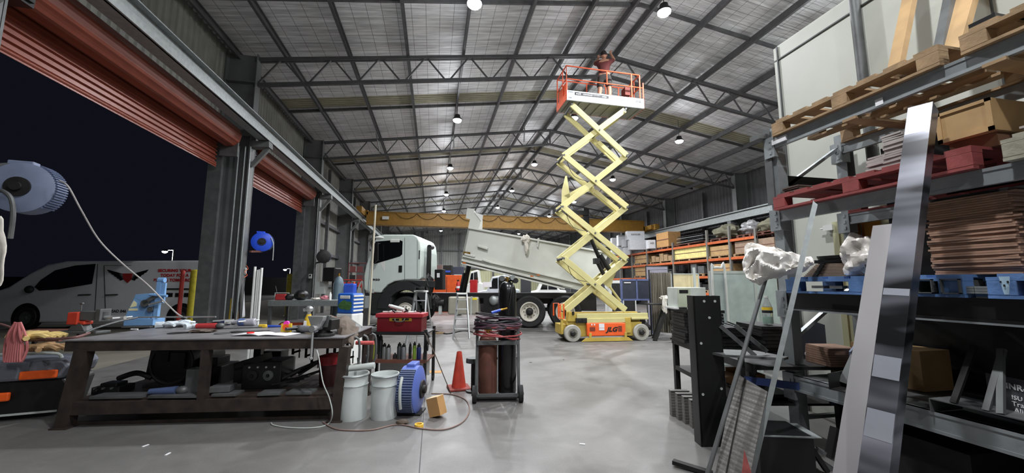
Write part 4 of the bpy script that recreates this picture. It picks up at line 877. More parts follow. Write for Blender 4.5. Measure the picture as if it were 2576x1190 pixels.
# ---- left edge: plastic tool chest, rags, hose bundle
a = P(60, 1060, Z=0)
t = thing('rolling_tool_chest', 'grey and black plastic tool chest with orange latches, bottom left corner', 'tool chest', (a.x-.12, a.y+.02, 0), VR+math.radians(22))
M_tgrey = mat('grey_plastic_lid', (104, 108, 118), .5, 0, .06)
mb = MB(); mb.prism([(-.5, .0), (.34, .0), (.4, .3), (.36, .36), (-.5, .36)], (0, 0, .05), (1, 0, 0), (0, 0, 1), (0, .5, 0)); mb.build('lower_bin', M_black, t, bevel=.02)
mb = MB(); mb.prism([(-.5, .36), (.38, .36), (.42, .48), (.36, .56), (-.5, .56)], (0, -.03, .05), (1, 0, 0), (0, 0, 1), (0, .55, 0)); mb.build('lid', M_tgrey, t, bevel=.03)
mb = MB(); mb.tube([(-.45, .05, .62), (-.4, .05, .68), (.2, .05, .68), (.3, .05, .62)], .016, 8, 4); mb.build('lid_handle', M_greyl, t, smooth=True)
mb = MB(); mb.cb((.18, -.045, .47), (.3, .03, .09), ry=0); mb.build('latch', M_orange, t, bevel=.015)
mb = MB(); mb.cb((-.15, -.02, .26), (.24, .04, .09)); mb.build('latch', M_orange, t, bevel=.015)
mb = MB(); mb.box(-.5, .34, -.01, 0, .06, .08); mb.build('edge_trim', M_greyl, t)
mb = MB(); 
mb.cyl((-.4, -.02, .06), (-.4, .04, .06), .06); mb.build('wheel', M_rubber, t)
a = P(85, 870, D=4.25); glove(80, 858, mat('tan_glove', (196, 172, 110), .85, 0, .15, 14), 'upper tan leather glove on the shelf at the left edge', .2, 1.6, z=.83)
glove(115, 886, mat('brown_glove', (150, 120, 84), .85, 0, .15, 14), 'lower brown leather glove at the left edge', .1, 1.5, z=.72)
M_stand = M_dark
t = thing('side_stand', 'low steel stand holding gloves and rags at the left edge', 'stand', (P(70, 1000, Z=0).x-.1, P(70, 1000, Z=0).y+.25, 0), VR)
mb = MB(); mb.box(-.35, .32, -.12, .2, .68, .70); mb.box(-.35, .25, -.1, .2, .79, .81); mb.build('shelf', M_rust, t)
for x in (-.33, .28):
    mb = MB(); mb.box(x-.02, x+.02, .14, .18, 0, .79); mb.build('leg', M_dark, t)
mb = MB()
for k in range(7):
    x = -.06+.022*k; mb.tube([(x*.4, 0, .38), (x*1.4, -.02*(k % 2), .25), (x*1.8, .01, .1), (x*1.2+.03, -.02, -.02), (x*.9, .0, .2), (x*.4, 0, .38)], .011, 6, 5)
a = P(30, 905, D=4.0); solo(mb, 'hose_bundle', M_pink, 'faded pink hose bundle hanging at the left edge', 'hose', a, VR, smooth=True)
# ---- bins, reel, box, tape
M_bin = mat('dented_white_drum', (196, 202, 200), .4, .1, .07, 5)
def drum(px, py, r, h, label):
    a = P(px, py, Z=0); d = Vector((a.x, a.y)).normalized()*r; t = thing('steel_drum', label, 'drum', (a.x+d.x, a.y+d.y, 0), R.uniform(0, 6))
    mb = MB(); mb.lathe([(r*.97, 0), (r*.99, .01), (r, h*.55), (r*1.0, h*.7), (r*1.03, h*.74), (r*1.0, h*.76), (r*1.0, h*.93), (r*1.07, h*.96), (r*1.07, h), (r*1.0, h), (r*.96, h*.95), (r*.94, .02)], n=36); o = mb.build('shell', M_bin, t, smooth=True)
    mb = MB(); mb.torus((0, 0, h*.97), (0, 0, 1), r*1.05, .008, 36, 6); mb.torus((0, 0, h*.75), (0, 0, 1), r*1.03, .005, 36, 6); mb.build('hoop', M_galv, t, smooth=True)
    mb = MB(); mb.lathe([(.001, .05), (r*.93, .05), (r*.93, .06), (.001, h*.5)], n=20); mb.build('contents', M_steel, t)
drum(886, 1062, .145, .47, 'open white steel drum against the workbench leg'); drum(965, 1060, .14, .46, 'open white steel drum next to the blue hose reel')
M_slat = mat('slate_blue_slats', (84, 96, 124), .5, 0, .06)
def reel(name, label, loc, rz, m_case, s=1.0, grille=True, par=None):
    """cased hose reel standing on its rim, axis along local x, slotted rim towards -y"""
    t = thing(name, label, 'hose reel', loc, rz); w_ = .09*s; r = .26*s
    mb = MB(); mb.lathe([(.1*s, -w_-.03*s), (r*.8, -w_-.02*s), (r, -w_), (r, w_), (r*.8, w_+.02*s), (.1*s, w_+.03*s)], (0, 0, r), (1, 0, 0), 36); mb.build('case', m_case, t, smooth=True)
    mb = MB(); mb.lathe([(.1*s, -w_-.05*s), (.1*s, w_+.05*s)], (0, 0, r), (1, 0, 0), 24); mb.lathe([(.045*s, -w_-.08*s), (.045*s, w_+.08*s)], (0, 0, r), (1, 0, 0), 16); mb.build('hub', M_dark, t, smooth=True)
    if grille:
        for k in range(20):
            a = PI*.66+k*.1; mb = MB(); c, s_ = math.cos(a), math.sin(a)
            mb.cb((0, c*(r+.008), r+s_*(r+.008)), (w_*1.9, .02*s, .014*s), rx=a); mb.build('slat', M_slat, t)
        mb = MB(); mb.cb((0, .05*s, 2*r+.005), (.1*s, .2*s, .05*s)); mb.build('top_handle', m_case, t, bevel=.01)
    return t
a = P(1030, 1056, Z=0)
rl = reel('hose_reel', 'blue hose reel standing on the floor beside the white drums', (a.x, a.y+.24, 0), VR+math.radians(-3), mat('reel_blue', (84, 104, 176), .4, 0, .06), .98)
mb = MB(); mb.tube([(-.03, -.25, .44), (-.03, -.3, .35), (-.03, -.3, .22), (-.03, -.27, .12)], .017, 8, 4); mb.build('hose_end', M_greyl, rl, smooth=True)
mb = MB(); mb.box(-.14, .14, -.12, .12, 0, .02); mb.build('foot', M_dark, rl)
a = P(1100, 1052, Z=0); t = thing('cardboard_box', 'small tipped brown cardboard box on the floor by the blue reel', 'box', (a.x, a.y+.05, 0), VR-.45)
mb = MB(); mb.M = Matrix.Translation((0.02, 0, .0)) @ Euler((0, math.radians(-17), 0)).to_matrix().to_4x4(); mb.box(-.075, .075, -.06, .06, .02, .21); mb.build('carton', M_card, t)
mb = MB(); mb.M = Matrix.Translation((0.02, 0, .0)) @ Euler((0, math.radians(-17), 0)).to_matrix().to_4x4(); mb.box(-.076, .076, -.061, .061, .208, .214); mb.build('lid_flap', mat('pale_card', (216, 190, 150), .85), t)
t = thing('tape_roll', 'roll of yellow tape lying on the floor in front of the blue reel', 'tape', P(1054, 1074, Z=0), 0)
mb = MB(); mb.lathe([(.03, 0), (.045, 0), (.045, .03), (.03, .03), (.03, 0)], caps=False); mb.build('roll', mat('tape_yellow', (224, 176, 60), .5), t, smooth=True)
t = thing('floor_plug', 'small dark plug and socket on the cable by the blue reel', 'plug', P(1012, 1068, Z=0), VR+.3)
mb = MB(); mb.blob((0, 0, .025), (.06, .03, .025), 3, .15, flat=-.024); mb.build('plug', M_leather, t, smooth=True)
# ---- cart with red toolbox and spray cans
CF = Frame(P(912, 978, Z=0), VR-.03)
ct = thing('trolley_cart', 'dark steel workshop cart carrying the red toolbox and spray cans', 'cart', CF.o, CF.rz); CW = .86; CDp = .5
for x in (0, CW):
    for y in (0, CDp):
        mb = MB(); mb.box(x-.02, x+.02, y-.02, y+.02, .03, .8 if x else .78); mb.build('post', M_dark, ct)
        mb = MB(); mb.cyl((x-.015, y, .04), (x+.015, y, .04), .04); mb.build('castor', M_rubber, ct)
for z, n_ in ((.76, 'top_shelf'), (.38, 'middle_shelf')):
    mb = MB(); mb.box(-.02, CW+.02, -.02, CDp+.02, z-.02, z); mb.box(-.02, CW+.02, -.025, -.02, z-.03, z+.015); mb.build(n_, M_rust if z < .5 else M_dark, ct)
mb = MB(); mb.box(.06, CW-.05, CDp-.03, CDp-.01, .08, .34); mb.build('rear_panel', M_white, ct)
mb = MB(); mb.cyl((.86, 0, .8), (.92, -.02, .7), .015); mb.torus((.9, -.04, .66), (1, 0, .3), .05, .012); mb.torus((.9, -.04, .58), (1, .2, 0), .05, .012); mb.build('hook', M_dark, ct)
t = thing('toolbox', 'large red metal toolbox on top of the cart', 'toolbox', CF.M @ Vector((.12, .06, .761)), CF.rz)
mb = MB(); mb.box(.02, .66, 0, .3, 0, .21); mb.build('body', mat('toolbox_dark_red', (104, 20, 28), .4, .1, .12), t, bevel=.006)
mb = MB(); mb.box(0, .68, -.015, .31, .2, .255); mb.build('lid', mat('toolbox_red', (160, 40, 50), .4, .05, .06), t, bevel=.006)
mb = MB(); mb.box(.2, .52, -.006, 0, .15, .195); pl = mb.build('badge', mat('gold_badge', (170, 130, 40), .4, .4), t)
mb = MB(); mb.tube([(.28, -.008, .19), (.3, -.03, .15), (.4, -.03, .15), (.42, -.008, .19)], .008, 6, 4); mb.build('handle', M_steel, t)
mb = MB(); mb.box(.24, .34, -.009, -.006, .16, .185); mb.box(.38, .48, -.009, -.006, .165, .19); mb.build('badge_mark', M_black, pl)
for i in range(9):
    x = .1+.06*i; z = 1.019
    w_ = CF.M @ Vector((.12+x, .2+.05*math.sin(i*2), z)); mb = MB(); mb.cyl((-.05, 0, .012), (.05, .01*math.cos(i), .012+.01*(i % 3)), .011, n=8)
    solo(mb, 'spray_nozzle', (M_white, M_greyl, M_black)[i % 3], 'small tube in the clutter on the red toolbox lid', 'tube', w_, VR+i*1.1, 'clutter on the toolbox lid', smooth=True)
t = thing('caulking_tube', 'white sealant tube lying on the red toolbox lid', 'tube', CF.M @ Vector((.4, .12, 1.018)), VR-.3)
mb = MB(); mb.cyl((-.1, 0, .1), (.12, 0, .05), .025); mb.cyl((-.13, 0, .11), (-.1, 0, .1), .018); mb.build('tube', M_white, t, smooth=True)
cans = [('dull_yellow', (120, 124, 50), .27, .04), ('dark', (50, 50, 52), .31, .035), ('silver', (120, 122, 122), .2, .032), ('silver', (120, 122, 122), .19, .032), ('dark', (50, 50, 52), .06, .03), ('graphite', (70, 72, 72), .21, .034), ('silver', (110, 112, 114), .2, .034), ('dark', (40, 40, 42), .2, .022), ('lime', (130, 160, 60), .22, .026), ('navy', (34, 44, 90), .2, .032), ('silver', (150, 150, 150), .1, .03)]
for i, (nm, c_, h_, r_) in enumerate(cans):
    t = thing('spray_can', ('tall dull yellow canister at the left of the cart shelf', 'tall dark can behind the yellow canister', 'silver spray can with black cap, left of the pair', 'silver spray can with black cap, right of the pair', 'tiny black tin on the cart shelf', 'graphite grey spray can in the middle of the cart shelf', 'silver can with the tallest square black cap', 'slim black can right of the square capped can', 'lime green striped can on the cart shelf', 'navy blue can at the right of the cart shelf', 'short pale tin at the right front of the cart shelf')[i], 'spray can', CF.M @ Vector((.1+.072*i, .08+.07*((i*2) % 3)/2, .381)), CF.rz)
    mb = MB(); mb.lathe([(r_, 0), (r_, h_*.8), (r_*.7, h_*.88)], n=16); mb.build('can', mat('can_'+nm+str(c_[0]), c_, .35, .3, .04), t, smooth=True)
    mb = MB(); mb.lathe([(r_*.8, h_*.85), (r_*.75, h_), (r_*.3, h_)], n=12); mb.cyl((0, 0, h_), (0, 0, h_+.02), r_*.35, n=8); mb.build('cap', M_black, t, smooth=True)
for i, (x, z) in enumerate(((.04, .79), (.02, .82), (-.03, .8), (.06, .8), (.0, .785))):
    solo(one('cyl', (-.07, 0, .012), (.08, .02, .02), .014, n=8), 'hand_tool', (M_alu, M_black, M_steel, M_white, M_dark)[i], ('bright spanner handle left of the red toolbox', 'black tool handle left of the red toolbox', 'steel tool lowest in the heap left of the toolbox', 'white tube in the heap left of the toolbox', 'dark tool at the back left of the toolbox')[i], 'tool', CF.M @ Vector((x, .1+.07*i, z)), VR+i*.9, smooth=True)
mb = MB(); mb.cb((0, 0, .07), (.06, .05, .1)); solo(mb, 'drill_case', M_yellow, 'small yellow case left of the red toolbox', 'case', CF.M @ Vector((.08, .32, .765)), VR)
solo(one('tube', [P(1068, 838, D=5.2), P(1085, 870, D=5.15), P(1120, 955, D=5.05), P(1134, 990, Z=.01)], .006, 6, 6), 'cart_lead', M_leather, 'dark lead running from the cart down to the floor', 'cable', smooth=True)
# ---- traffic cone
t = thing('traffic_cone', 'worn orange-red traffic cone on the floor left of the gas trolley', 'traffic cone', P(1154, 978, Z=0), VR+.3)
M_cone = mat('worn_cone_red', (190, 62, 44), .6, 0, .15, 10)
mb = MB(); mb.prism([(-.15, -.15), (.15, -.15), (.15, .15), (-.15, .15)], (0, 0, 0), (1, 0, 0), (0, 1, 0), (0, 0, .03)); mb.build('base', mat('cone_base_dirty', (130, 52, 44), .75, 0, .15), t, bevel=.01)
mb = MB(); mb.lathe([(.1, .03), (.095, .06), (.034, .5), (.03, .5), (.085, .06)], n=28); mb.build('cone', M_cone, t, smooth=True)
# ---- gas bottle trolley
GF = Frame(P(1252, 1012, Z=0), VR+.06)
t = thing('gas_bottle_trolley', 'two wheeled steel gas bottle trolley in the centre of the floor', 'trolley', GF.o, GF.rz)
mb = MB()
for x in (-.26, .26): mb.beam((x, .02, .05), (x, .12, 1.0), .035, .035)
mb.box(-.26, .26, .02, .06, .68, .73); mb.box(-.26, .26, -.02, .02, .07, .1); mb.box(-.27, .27, .04, .38, .03, .05); mb.beam((-.26, .04, .12), (-.26, .4, .5), .02, .03); mb.beam((.26, .04, .12), (.26, .4, .5), .02, .03); mb.box(-.26, .26, .3, .33, .45, .48); mb.box(-.005, .005, .03, .04, .1, .7); mb.cyl((-.26, .12, 1.0), (.26, .12, 1.0), .015)
mb.build('frame', M_steel, t)
for x in (-.3, .27):
    mb = MB(); mb.lathe([(.07, 0), (.1, .0), (.1, .05), (.07, .05)], (x-.01, .0, .1), (1, 0, 0), 24); mb.lathe([(.02, -.01), (.02, .06)], (x-.01, 0, .1), (1, 0, 0), 10); mb.build('wheel', M_rubber, t, smooth=True)
def bottle(x, y, r, h, m, label, valve=True):
    b = thing('gas_cylinder', label, 'gas cylinder', GF.M @ Vector((x, y, .051)), GF.rz)
    mb = MB(); mb.lathe([(r*.9, 0), (r, .03), (r, h-.15), (r*.95, h-.1), (r*.8, h-.05), (r*.5, h-.012), (.03, h)], n=32); mb.build('shell', m, b, smooth=True)
    mb = MB(); mb.cyl((0, 0, h-.01), (0, 0, h+.06), .02); mb.cyl((-.05, 0, h+.04), (.05, 0, h+.04), .015); mb.build('valve', M_brass if valve else M_dark, b)
    return b
b = bottle(-.125, .18, .12, .76, M_rust, 'short rusty brown gas bottle on the left of the trolley')
b = bottle(.125, .2, .118, 1.42, mat('gloss_black_cylinder', (20, 20, 21), .25, .1, .1), 'tall glossy black gas bottle on the right of the trolley')
for dx, dz, m_ in ((-.08, 1.46, M_steel), (.06, 1.47, M_galv), (.1, 1.43, M_dark)):
    mb = MB(); mb.cyl((dx, -.02, dz), (dx+.01, -.06, dz), .035, n=16); mb.cyl((0, 0, dz), (dx, -.02, dz), .012); mb.build('regulator', m_, b)
mb = MB(); mb.tube([(.07, -.04, 1.42), (.04, -.13, 1.25), (-.0, -.14, 1.0)], .008, 6, 5); mb.build('hose', M_dark, b, smooth=True)
cab_cols = [('plum_cable', (84, 52, 66)), ('black_cable', (36, 32, 36)), ('dull_red_lead', (140, 52, 54))]
for j in range(3):
    mb = MB()
    for k in range(6 if j < 2 else 3):
        n_ = 22; ph = R.uniform(0, 6); z0 = (.98 if j < 2 else .86)+R.uniform(-.06, .08); rr = R.uniform(.27, .31); pts_ = []
        tl = R.uniform(-.05, .05)
        for i in range(n_):
            a_ = 2*PI*i/n_; pts_.append((rr*math.cos(a_), .15+.21*math.sin(a_)+R.uniform(-.01, .01), z0+tl*math.cos(a_)-.04*abs(math.sin(a_*.5+ph))+R.uniform(-.008, .008)))
        mb.tube(pts_, .011, 6, 2, closed=True)
    o = mb.build('welding_lead', mat(*cab_cols[j], .55), smooth=True, loc=GF.o, rz=GF.rz)
    tag(o, ('plum coloured welding lead coiled round the gas trolley', 'black welding lead coiled round the gas trolley', 'dull red welding lead, lowest coil on the gas trolley')[j], 'cable')
t = thing('cable_connector', 'blue cable connector on top of the coiled leads', 'connector', GF.M @ Vector((.0, -.06, 1.075)), GF.rz+.35)
mb = MB(); mb.cyl((-.09, 0, .01), (.03, 0, .04), .017); mb.build('grip', M_blue, t, smooth=True); mb = MB(); mb.cyl((.03, 0, .04), (.12, 0, .06), .013); mb.build('nozzle', M_brass, t, smooth=True)
t = thing('round_seat_stool', 'low round steel stool just behind the left of the gas trolley', 'stool', P(1190, 985, Z=0), 0)
mb = MB(); mb.lathe([(.001, .44), (.09, .44), (.1, .42), (.1, .38), (.001, .37)], n=24); mb.build('seat', M_steel, t, smooth=True); mb = MB(); mb.cyl((0, 0, .02), (0, 0, .38), .03); mb.cyl((0, 0, 0), (0, 0, .02), .1, n=20); mb.build('pedestal', M_dark, t)
# ================================================================ middle ground and outside
def hang_reel(name, label, px, py, D, m, s, rz):
    c = P(px, py, D=D); t = reel(name, label, (c.x, c.y, c.z-.26*s), rz, m, s); return t, c
t, c = hang_reel('hose_reel', 'grey-blue hose reel mounted on the column at the left edge', 68, 476, 4.25, mat('dusty_blue_reel', (112, 122, 146), .5, 0, .1), 1.05, VR+math.radians(112))
mb = MB(); mb.beam((-.0, 0, .27), (-.0, 0, .55), .05, .02); mb.build('swivel_bracket', M_steel, t)
mb = MB(); a = t.matrix_basis.inverted(); mb.beam(a @ Vector((c.x, c.y, c.z+.28)), a @ Vector((-4.72, 5.02, c.z+.2)), .05, .05); mb.build('mount_arm', M_steel, t)
solo(one('tube', [P(150, 455, D=4.2), P(172, 470, D=4.2), P(205, 530, D=4.3), P(250, 605, D=4.5), P(310, 665, D=4.7), P(370, 715, D=4.9), P(420, 765, D=5.0), P(450, 792, D=5.1), P(470, 800, D=5.3)], .0085, 8, 6), 'air_hose', mat('pale_grey_hose', (150, 146, 144), .5), 'pale hose hanging in a long curve from the left hose reel to the workbench', 'hose', smooth=True)
mb = MB(); mb.tube([P(-8, 480, D=4.0), P(10, 482, D=4.0), P(28, 500, D=4.0), P(33, 540, D=4.0), P(26, 600, D=4.0)], [.02]*5, 8, 5)
solo(mb, 'pipe_hook', M_steel, 'curved grey pipe hook at the far left edge below the hose reel', 'hook', smooth=True)
drape([[P(-30, 560, D=3.9), P(0, 545, D=3.9)], [P(-30, 640, D=3.9), P(12, 600, D=3.9)], [P(-30, 700, D=3.9), P(14, 670, D=3.9)], [P(-30, 790, D=3.9), P(0, 730, D=3.9)]], .012, M_fabric_w, 'sack', 'off white sack hanging at the far left edge', 'sack', 5, .03)
t, c = hang_reel('hose_reel', 'bright blue hose reel hanging in the second doorway', 660, 609, 10.6, mat('reel_bright_blue', (40, 84, 220), .35, 0, .05), 1.0, VR+math.radians(118))
mb = MB(); a = t.matrix_basis.inverted(); mb.beam(a @ Vector((c.x, c.y, c.z-.26)), a @ Vector((-4.7, 11.2, c.z-.3)), .05, .05); mb.build('mount_arm', M_rust, t)
solo(one('tube', [P(682, 598, D=10.6), P(688, 615, D=10.6), P(687, 640, D=10.6), P(686, 655, D=10.6)], .012, 6, 4), 'air_hose', M_greyl, 'short hose tail hanging from the bright blue reel', 'hose', smooth=True)
t, c = hang_reel('hose_reel', 'dark grey hose reel on the left wall past the doors', 814, 646, 15.5, M_dark, 1.0, VR+math.radians(116))
mb = MB(); a = t.matrix_basis.inverted(); mb.beam(a @ Vector((c.x, c.y, c.z-.2)), a @ Vector((-4.8, 17.5, c.z-.2)), .06, .06); mb.build('mount_arm', M_dark, t)
# conduits, sockets on the first column
for k, (y, x) in enumerate(((10.93, -4.78), (10.93, -4.9), (10.93, -5.05), (17.33, -4.85))):
    solo(one('cyl', (x, y, .4), (x, y, 5.0), .018, n=8), 'conduit', M_galv, ('pale conduit on the first column, innermost of three', 'pale conduit on the first column, middle of three', 'pale conduit on the first column, outermost of three', 'pale conduit on the second column')[k], 'pipe')
def socket(px, py, X_, label):
    q = P(px, py, X=X_); t = thing('power_socket', label, 'socket', q, VR+.3); mb = MB(); mb.box(-.06, .06, 0, .07, -.09, .09); mb.build('box', M_greyl, t, bevel=.01)
    mb = MB(); mb.cyl((0, -.02, .03), (0, 0, .03), .035, n=14); mb.build('outlet', M_black, t)
socket(612, 682, -4.83, 'grey power socket box on the first column'); socket(780, 695, -4.95, 'grey power socket box on the second column')
mb = MB(); mb.tube([P(620, 668, X=-4.77), P(624, 676, X=-4.75), P(616, 684, X=-4.77), P(622, 692, X=-4.76), P(614, 698, X=-4.77)], .006, 6, 5); solo(mb, 'orange_lead', M_orange, 'small tangle of orange lead hung on the first column', 'cable')
# tools leaning by the first column
for i, (a, b, m_, r_, l_) in enumerate((((588, 700), (575, 830), M_yellow, .025, 'yellow pole leaning by the first column'), ((573, 720), (590, 830), M_dark, .02, 'dark crowbar leaning by the first column'), ((600, 735), (597, 830), M_wood, .022, 'wooden handle leaning by the first column'), ((565, 745), (548, 830), M_steel, .02, 'steel bar leaning left of the yellow pole'), ((606, 705), (603, 830), M_dark, .03, 'black rod leaning nearest the right of the first column'))):
    p0, p1 = P(*a, D=9.9), P(*b, D=9.6); p2 = p1+(p1-p0)*((p1.z)/(p0.z-p1.z)); mb = MB(); mb.cyl(p0, p2, r_, n=10); mb.cyl(p0, p0+(p0-p2).normalized()*.05, r_*1.4, n=10); solo(mb, 'pole', m_, l_, 'pole', smooth=True)
# bollards outside
for px, py, r_, m_, l_, X_ in ((493, 679, .115, mat('bollard_yellow', (204, 190, 60), .6, 0, .15, 9), 'faded yellow bollard outside beside the first column', -6.6), (461, 681, .05, mat('bollard_red', (190, 60, 50), .6, 0, .12), 'thin red post outside left of the yellow bollard', -6.9), (731, 689, .13, MATS['bollard_yellow'], 'yellow bollard outside the second doorway', -6.4)):
    q = P(px, py, X=X_); t = thing('bollard', l_, 'bollard', (q.x, q.y, -.02)); mb = MB(); mb.lathe([(r_, 0), (r_, q.z), (r_*.8, q.z+.02), (.01, q.z+.03)], n=20); mb.build('post', m_, t, smooth=True); mb = MB(); mb.cyl((0, 0, 0), (0, 0, .012), r_+.08); mb.build('base_plate', M_steel, t)
# bundle of white plastic pipes standing behind the bench
for i, (px, pt_, r_) in enumerate(((642, 670, .02), (649, 678, .017), (653, 677, .017), (659, 673, .02))):
    q = P(px, pt_, D=6.7); q2 = P(px, 815, D=6.7); mb = MB(); mb.lathe([(r_, 0), (r_, q.z-.01), (r_-.004, q.z-.01), (r_-.004, 0)], n=16, caps=False)
    o = solo(mb, 'plastic_pipe', M_white, ('white plastic pipe standing behind the workbench, leftmost of four', 'white plastic pipe behind the workbench, second from the left', 'white plastic pipe behind the workbench, third from the left', 'white plastic pipe standing behind the workbench, rightmost of four')[i], 'pipe', (q.x, q.y, .004), smooth=True)
# rear workbench with welding helmets
zt = P(750, 757, D=9.0).z; a = P(664, 900, D=9.0); a.z = 0
t = thing('rear_workbench', 'grey steel bench by the second doorway with helmets and tools on it', 'workbench', a, VR)
mb = MB(); mb.box(0, 1.75, 0, .8, zt-.03, zt); mb.box(0, 1.75, 0, .03, zt-.13, zt-.03); mb.build('bench_top', M_galv, t)
for x in (.04, 1.7):
    for y in (.04, .76):
        mb = MB(); mb.box(x-.03, x+.03, y-.03, y+.03, 0, zt-.03); mb.build('leg', M_steel, t)
mb = MB(); mb.box(0, 1.75, .05, .78, .3, .33); mb.build('lower_shelf', M_steel, t)
RB = Frame(a, VR)
def onr(name, px, mb, m, label, cat, dy=.25, rz=0, z=None, **k):
    q = RB.pt(px, 760, dy); w_ = RB.M @ Vector((q.x, dy, zt+.002 if z is None else z)); o = mb.build(name, m, loc=w_, rz=VR+rz, **k); return tag(o, label, cat)
t = thing('site_radio', 'red and grey portable radio on the rear bench', 'radio', RB.M @ Vector((.17, .25, zt+.002)), VR)
mb = MB(); mb.box(-.13, .13, -.07, .07, 0, .14); mb.build('body', mat('radio_red', (170, 50, 52), .5), t, bevel=.02); mb = MB(); mb.tube([(-.17, 0, .0), (-.17, 0, .17), (.17, 0, .17), (.17, 0, .0)], .012, 6); mb.build('guard', M_greyl, t); mb = MB(); mb.cyl((-.12, 0, .14), (-.17, 0, .34), .005, n=6); mb.build('aerial', M_steel, t)
onr('paint_tin', 707, one('cyl', (0, 0, 0), (0, 0, .05), .05), mat('cream_green', (190, 200, 170), .6), 'small pale tin on the rear bench', 'tin', smooth=True)
def helmet(px, s, label, m=M_black):
    q = RB.pt(px, 760, .25); t = thing('welding_helmet', label, 'welding helmet', RB.M @ Vector((q.x, .25, zt+.002)), VR+.5)
    mb = MB(); mb.blob((0, 0, .1*s), (.14*s, .12*s, .11*s), 4, .04, 20, 14, flat=-.098*s); mb.build('shell', m, t, smooth=True); mb = MB(); mb.box(-.06*s, .06*s, -.135*s, -.1*s, .06*s, .13*s); mb.build('visor', M_glass, t)
helmet(757, 1.15, 'glossy black welding helmet on the rear bench'); helmet(728, .75, 'smaller grey-black welding mask left of the black helmet', M_dark)
onr('rag', 797, one('blob', (0, 0, .03), (.13, .08, .03), 3, .3, flat=-.028), M_fabric_w, 'white rag on the rear bench', 'cloth', smooth=True)
onr('spray_can', 830, one('lathe', [(.03, 0), (.03, .14), (.018, .16), (.018, .19)], n=12), M_white, 'white aerosol at the right of the rear bench', 'spray can', smooth=True)
onr('glove', 815, one('blob', (0, 0, .05), (.09, .06, .05), 9, .3, flat=-.04), mat('pink_rag', (190, 120, 130), .8), 'pinkish glove at the right of the rear bench', 'glove', smooth=True)
q = RB.M @ Vector((.42, .4, .002)); t = thing('oil_drum', 'orange-brown barrel lying below the rear bench', 'barrel', q, VR); mb = MB(); mb.lathe([(.22, -.3), (.24, -.28), (.24, .28), (.22, .3)], (0, 0, .245), (1, 0, 0), 24); mb.build('barrel', mat('burnt_orange', (160, 66, 34), .5), t, smooth=True); mb = MB(); mb.torus((-.28, 0, .245), (1, 0, 0), .242, .008); mb.torus((.28, 0, .245), (1, 0, 0), .242, .008); mb.build('rim', M_dark, t)
for i, (x, w_, h_, m_, l_) in enumerate(((.85, .22, .2, M_card, 'brown carton under the rear bench, left'), (1.15, .3, .24, M_card, 'brown carton under the rear bench, middle'), (1.52, .2, .3, M_orange, 'orange and black case under the rear bench'))):
    t = thing('storage_box', l_, 'box', RB.M @ Vector((x, .35, .332)), VR); mb = MB(); mb.box(-w_/2, w_/2, -.12, .12, 0, h_); mb.build('case', m_, t, bevel=.005); mb = MB(); mb.box(-w_/2-.003, w_/2+.003, -.125, .125, h_*.45, h_*.6); mb.build('band', M_black if i == 2 else M_white, t)
# portable cooler, blue over white
a = P(876, 880, D=7.0); a.z = 0.001; zt2 = P(876, 738, D=7.0).z
t = thing('evaporative_cooler', 'portable cooler with blue body, green picture and white base', 'cooler', a, VR-.3)
mb = MB(); mb.box(-.17, .17, -.15, .15, .9, zt2); mb.build('blue_body', mat('cooler_blue', (34, 92, 180), .35), t, bevel=.03)
mb = MB(); mb.box(-.175, .175, -.155, .155, .0, .9); mb.build('white_base', M_white, t, bevel=.02)
mb = MB(); mb.box(-.11, .11, -.16, -.14, zt2-.1, zt2-.04); mb.build('handle', M_white, t, bevel=.01)
mb = MB(); mb.blob((0, -.152, 1.05), (.13, .006, .07), 5, .3); mb.build('picture', mat('green_print', (70, 110, 60), .6), t)
for k in range(5):
    mb = MB(); mb.box(.165, .18, -.13, .13, .94+.065*k, .97+.065*k); mb.build('louvre', M_white, t)
# tall pole
a = P(945, 518, D=7.0); b = P(929, 790, D=6.9); b2 = b+(b-a)*(b.z/(a.z-b.z)); mb = MB(); mb.cyl(a, b2, .017); mb.cyl(a, a+(a-b2).normalized()*.02, .019)
solo(mb, 'tall_pole', mat('pale_pole', (196, 190, 170), .5), 'tall pale pole standing upright in front of the truck cab', 'pole', smooth=True)
# step ladders
def ladder(px, py, D, h, w_, label, rz, n=3):
    a = P(px, py, D=D); t = thing('step_ladder', label, 'ladder', (a.x, a.y, 0), VR+rz); s = .09
    for sx in (-1, 1):
        mb = MB(); mb.channel((sx*w_/2, -.28, 0), (sx*(w_/2-s), 0, h), .03, .07, .004); mb.build('front_rail', M_alu, t)
        mb = MB(); mb.beam((sx*w_/2, .35, 0), (sx*(w_/2-s), .03, h-.05), .02, .03); mb.build('rear_rail', M_alu, t)
    for k in range(1, n+1):
        z = h*k/(n+.6); f = z/h; mb = MB(); mb.box(-w_/2+s*f, w_/2-s*f, -.28*(1-f)-.04, -.28*(1-f)+.05, z-.015, z+.005); mb.build('tread', M_alu, t)
    mb = MB(); mb.box(-w_/2+s-.02, w_/2-s+.02, -.08, .08, h-.01, h+.03); mb.build('top_cap', M_white, t)
    mb = MB(); mb.beam((-w_/2+.03, .3, .15), (w_/2-.03, .3, .15), .02, .02); mb.build('brace', M_alu, t)
ladder(1056, 860, 9.2, P(1056, 731, D=9.2).z-.03, .44, 'aluminium step ladder standing behind the red toolbox', -.15)
ladder(1161, 846, 10.4, P(1161, 737, D=10.4).z-.03, .42, 'aluminium step ladder standing alone in front of the fuel tank', .1, 4)
t = thing('tin', 'dark round tin on top of the left step ladder', 'tin', P(1056, 729, D=9.2), 0); mb = MB(); mb.cyl((0, 0, 0), (0, 0, .06), .11); mb.build('tin', M_black, t, smooth=True)
solo(one('beam', P(1085, 838, Z=.02), P(1118, 838, Z=.02), .1, .04), 'timber_offcut', M_wood, 'pale timber offcut on the floor between the ladders', 'timber')
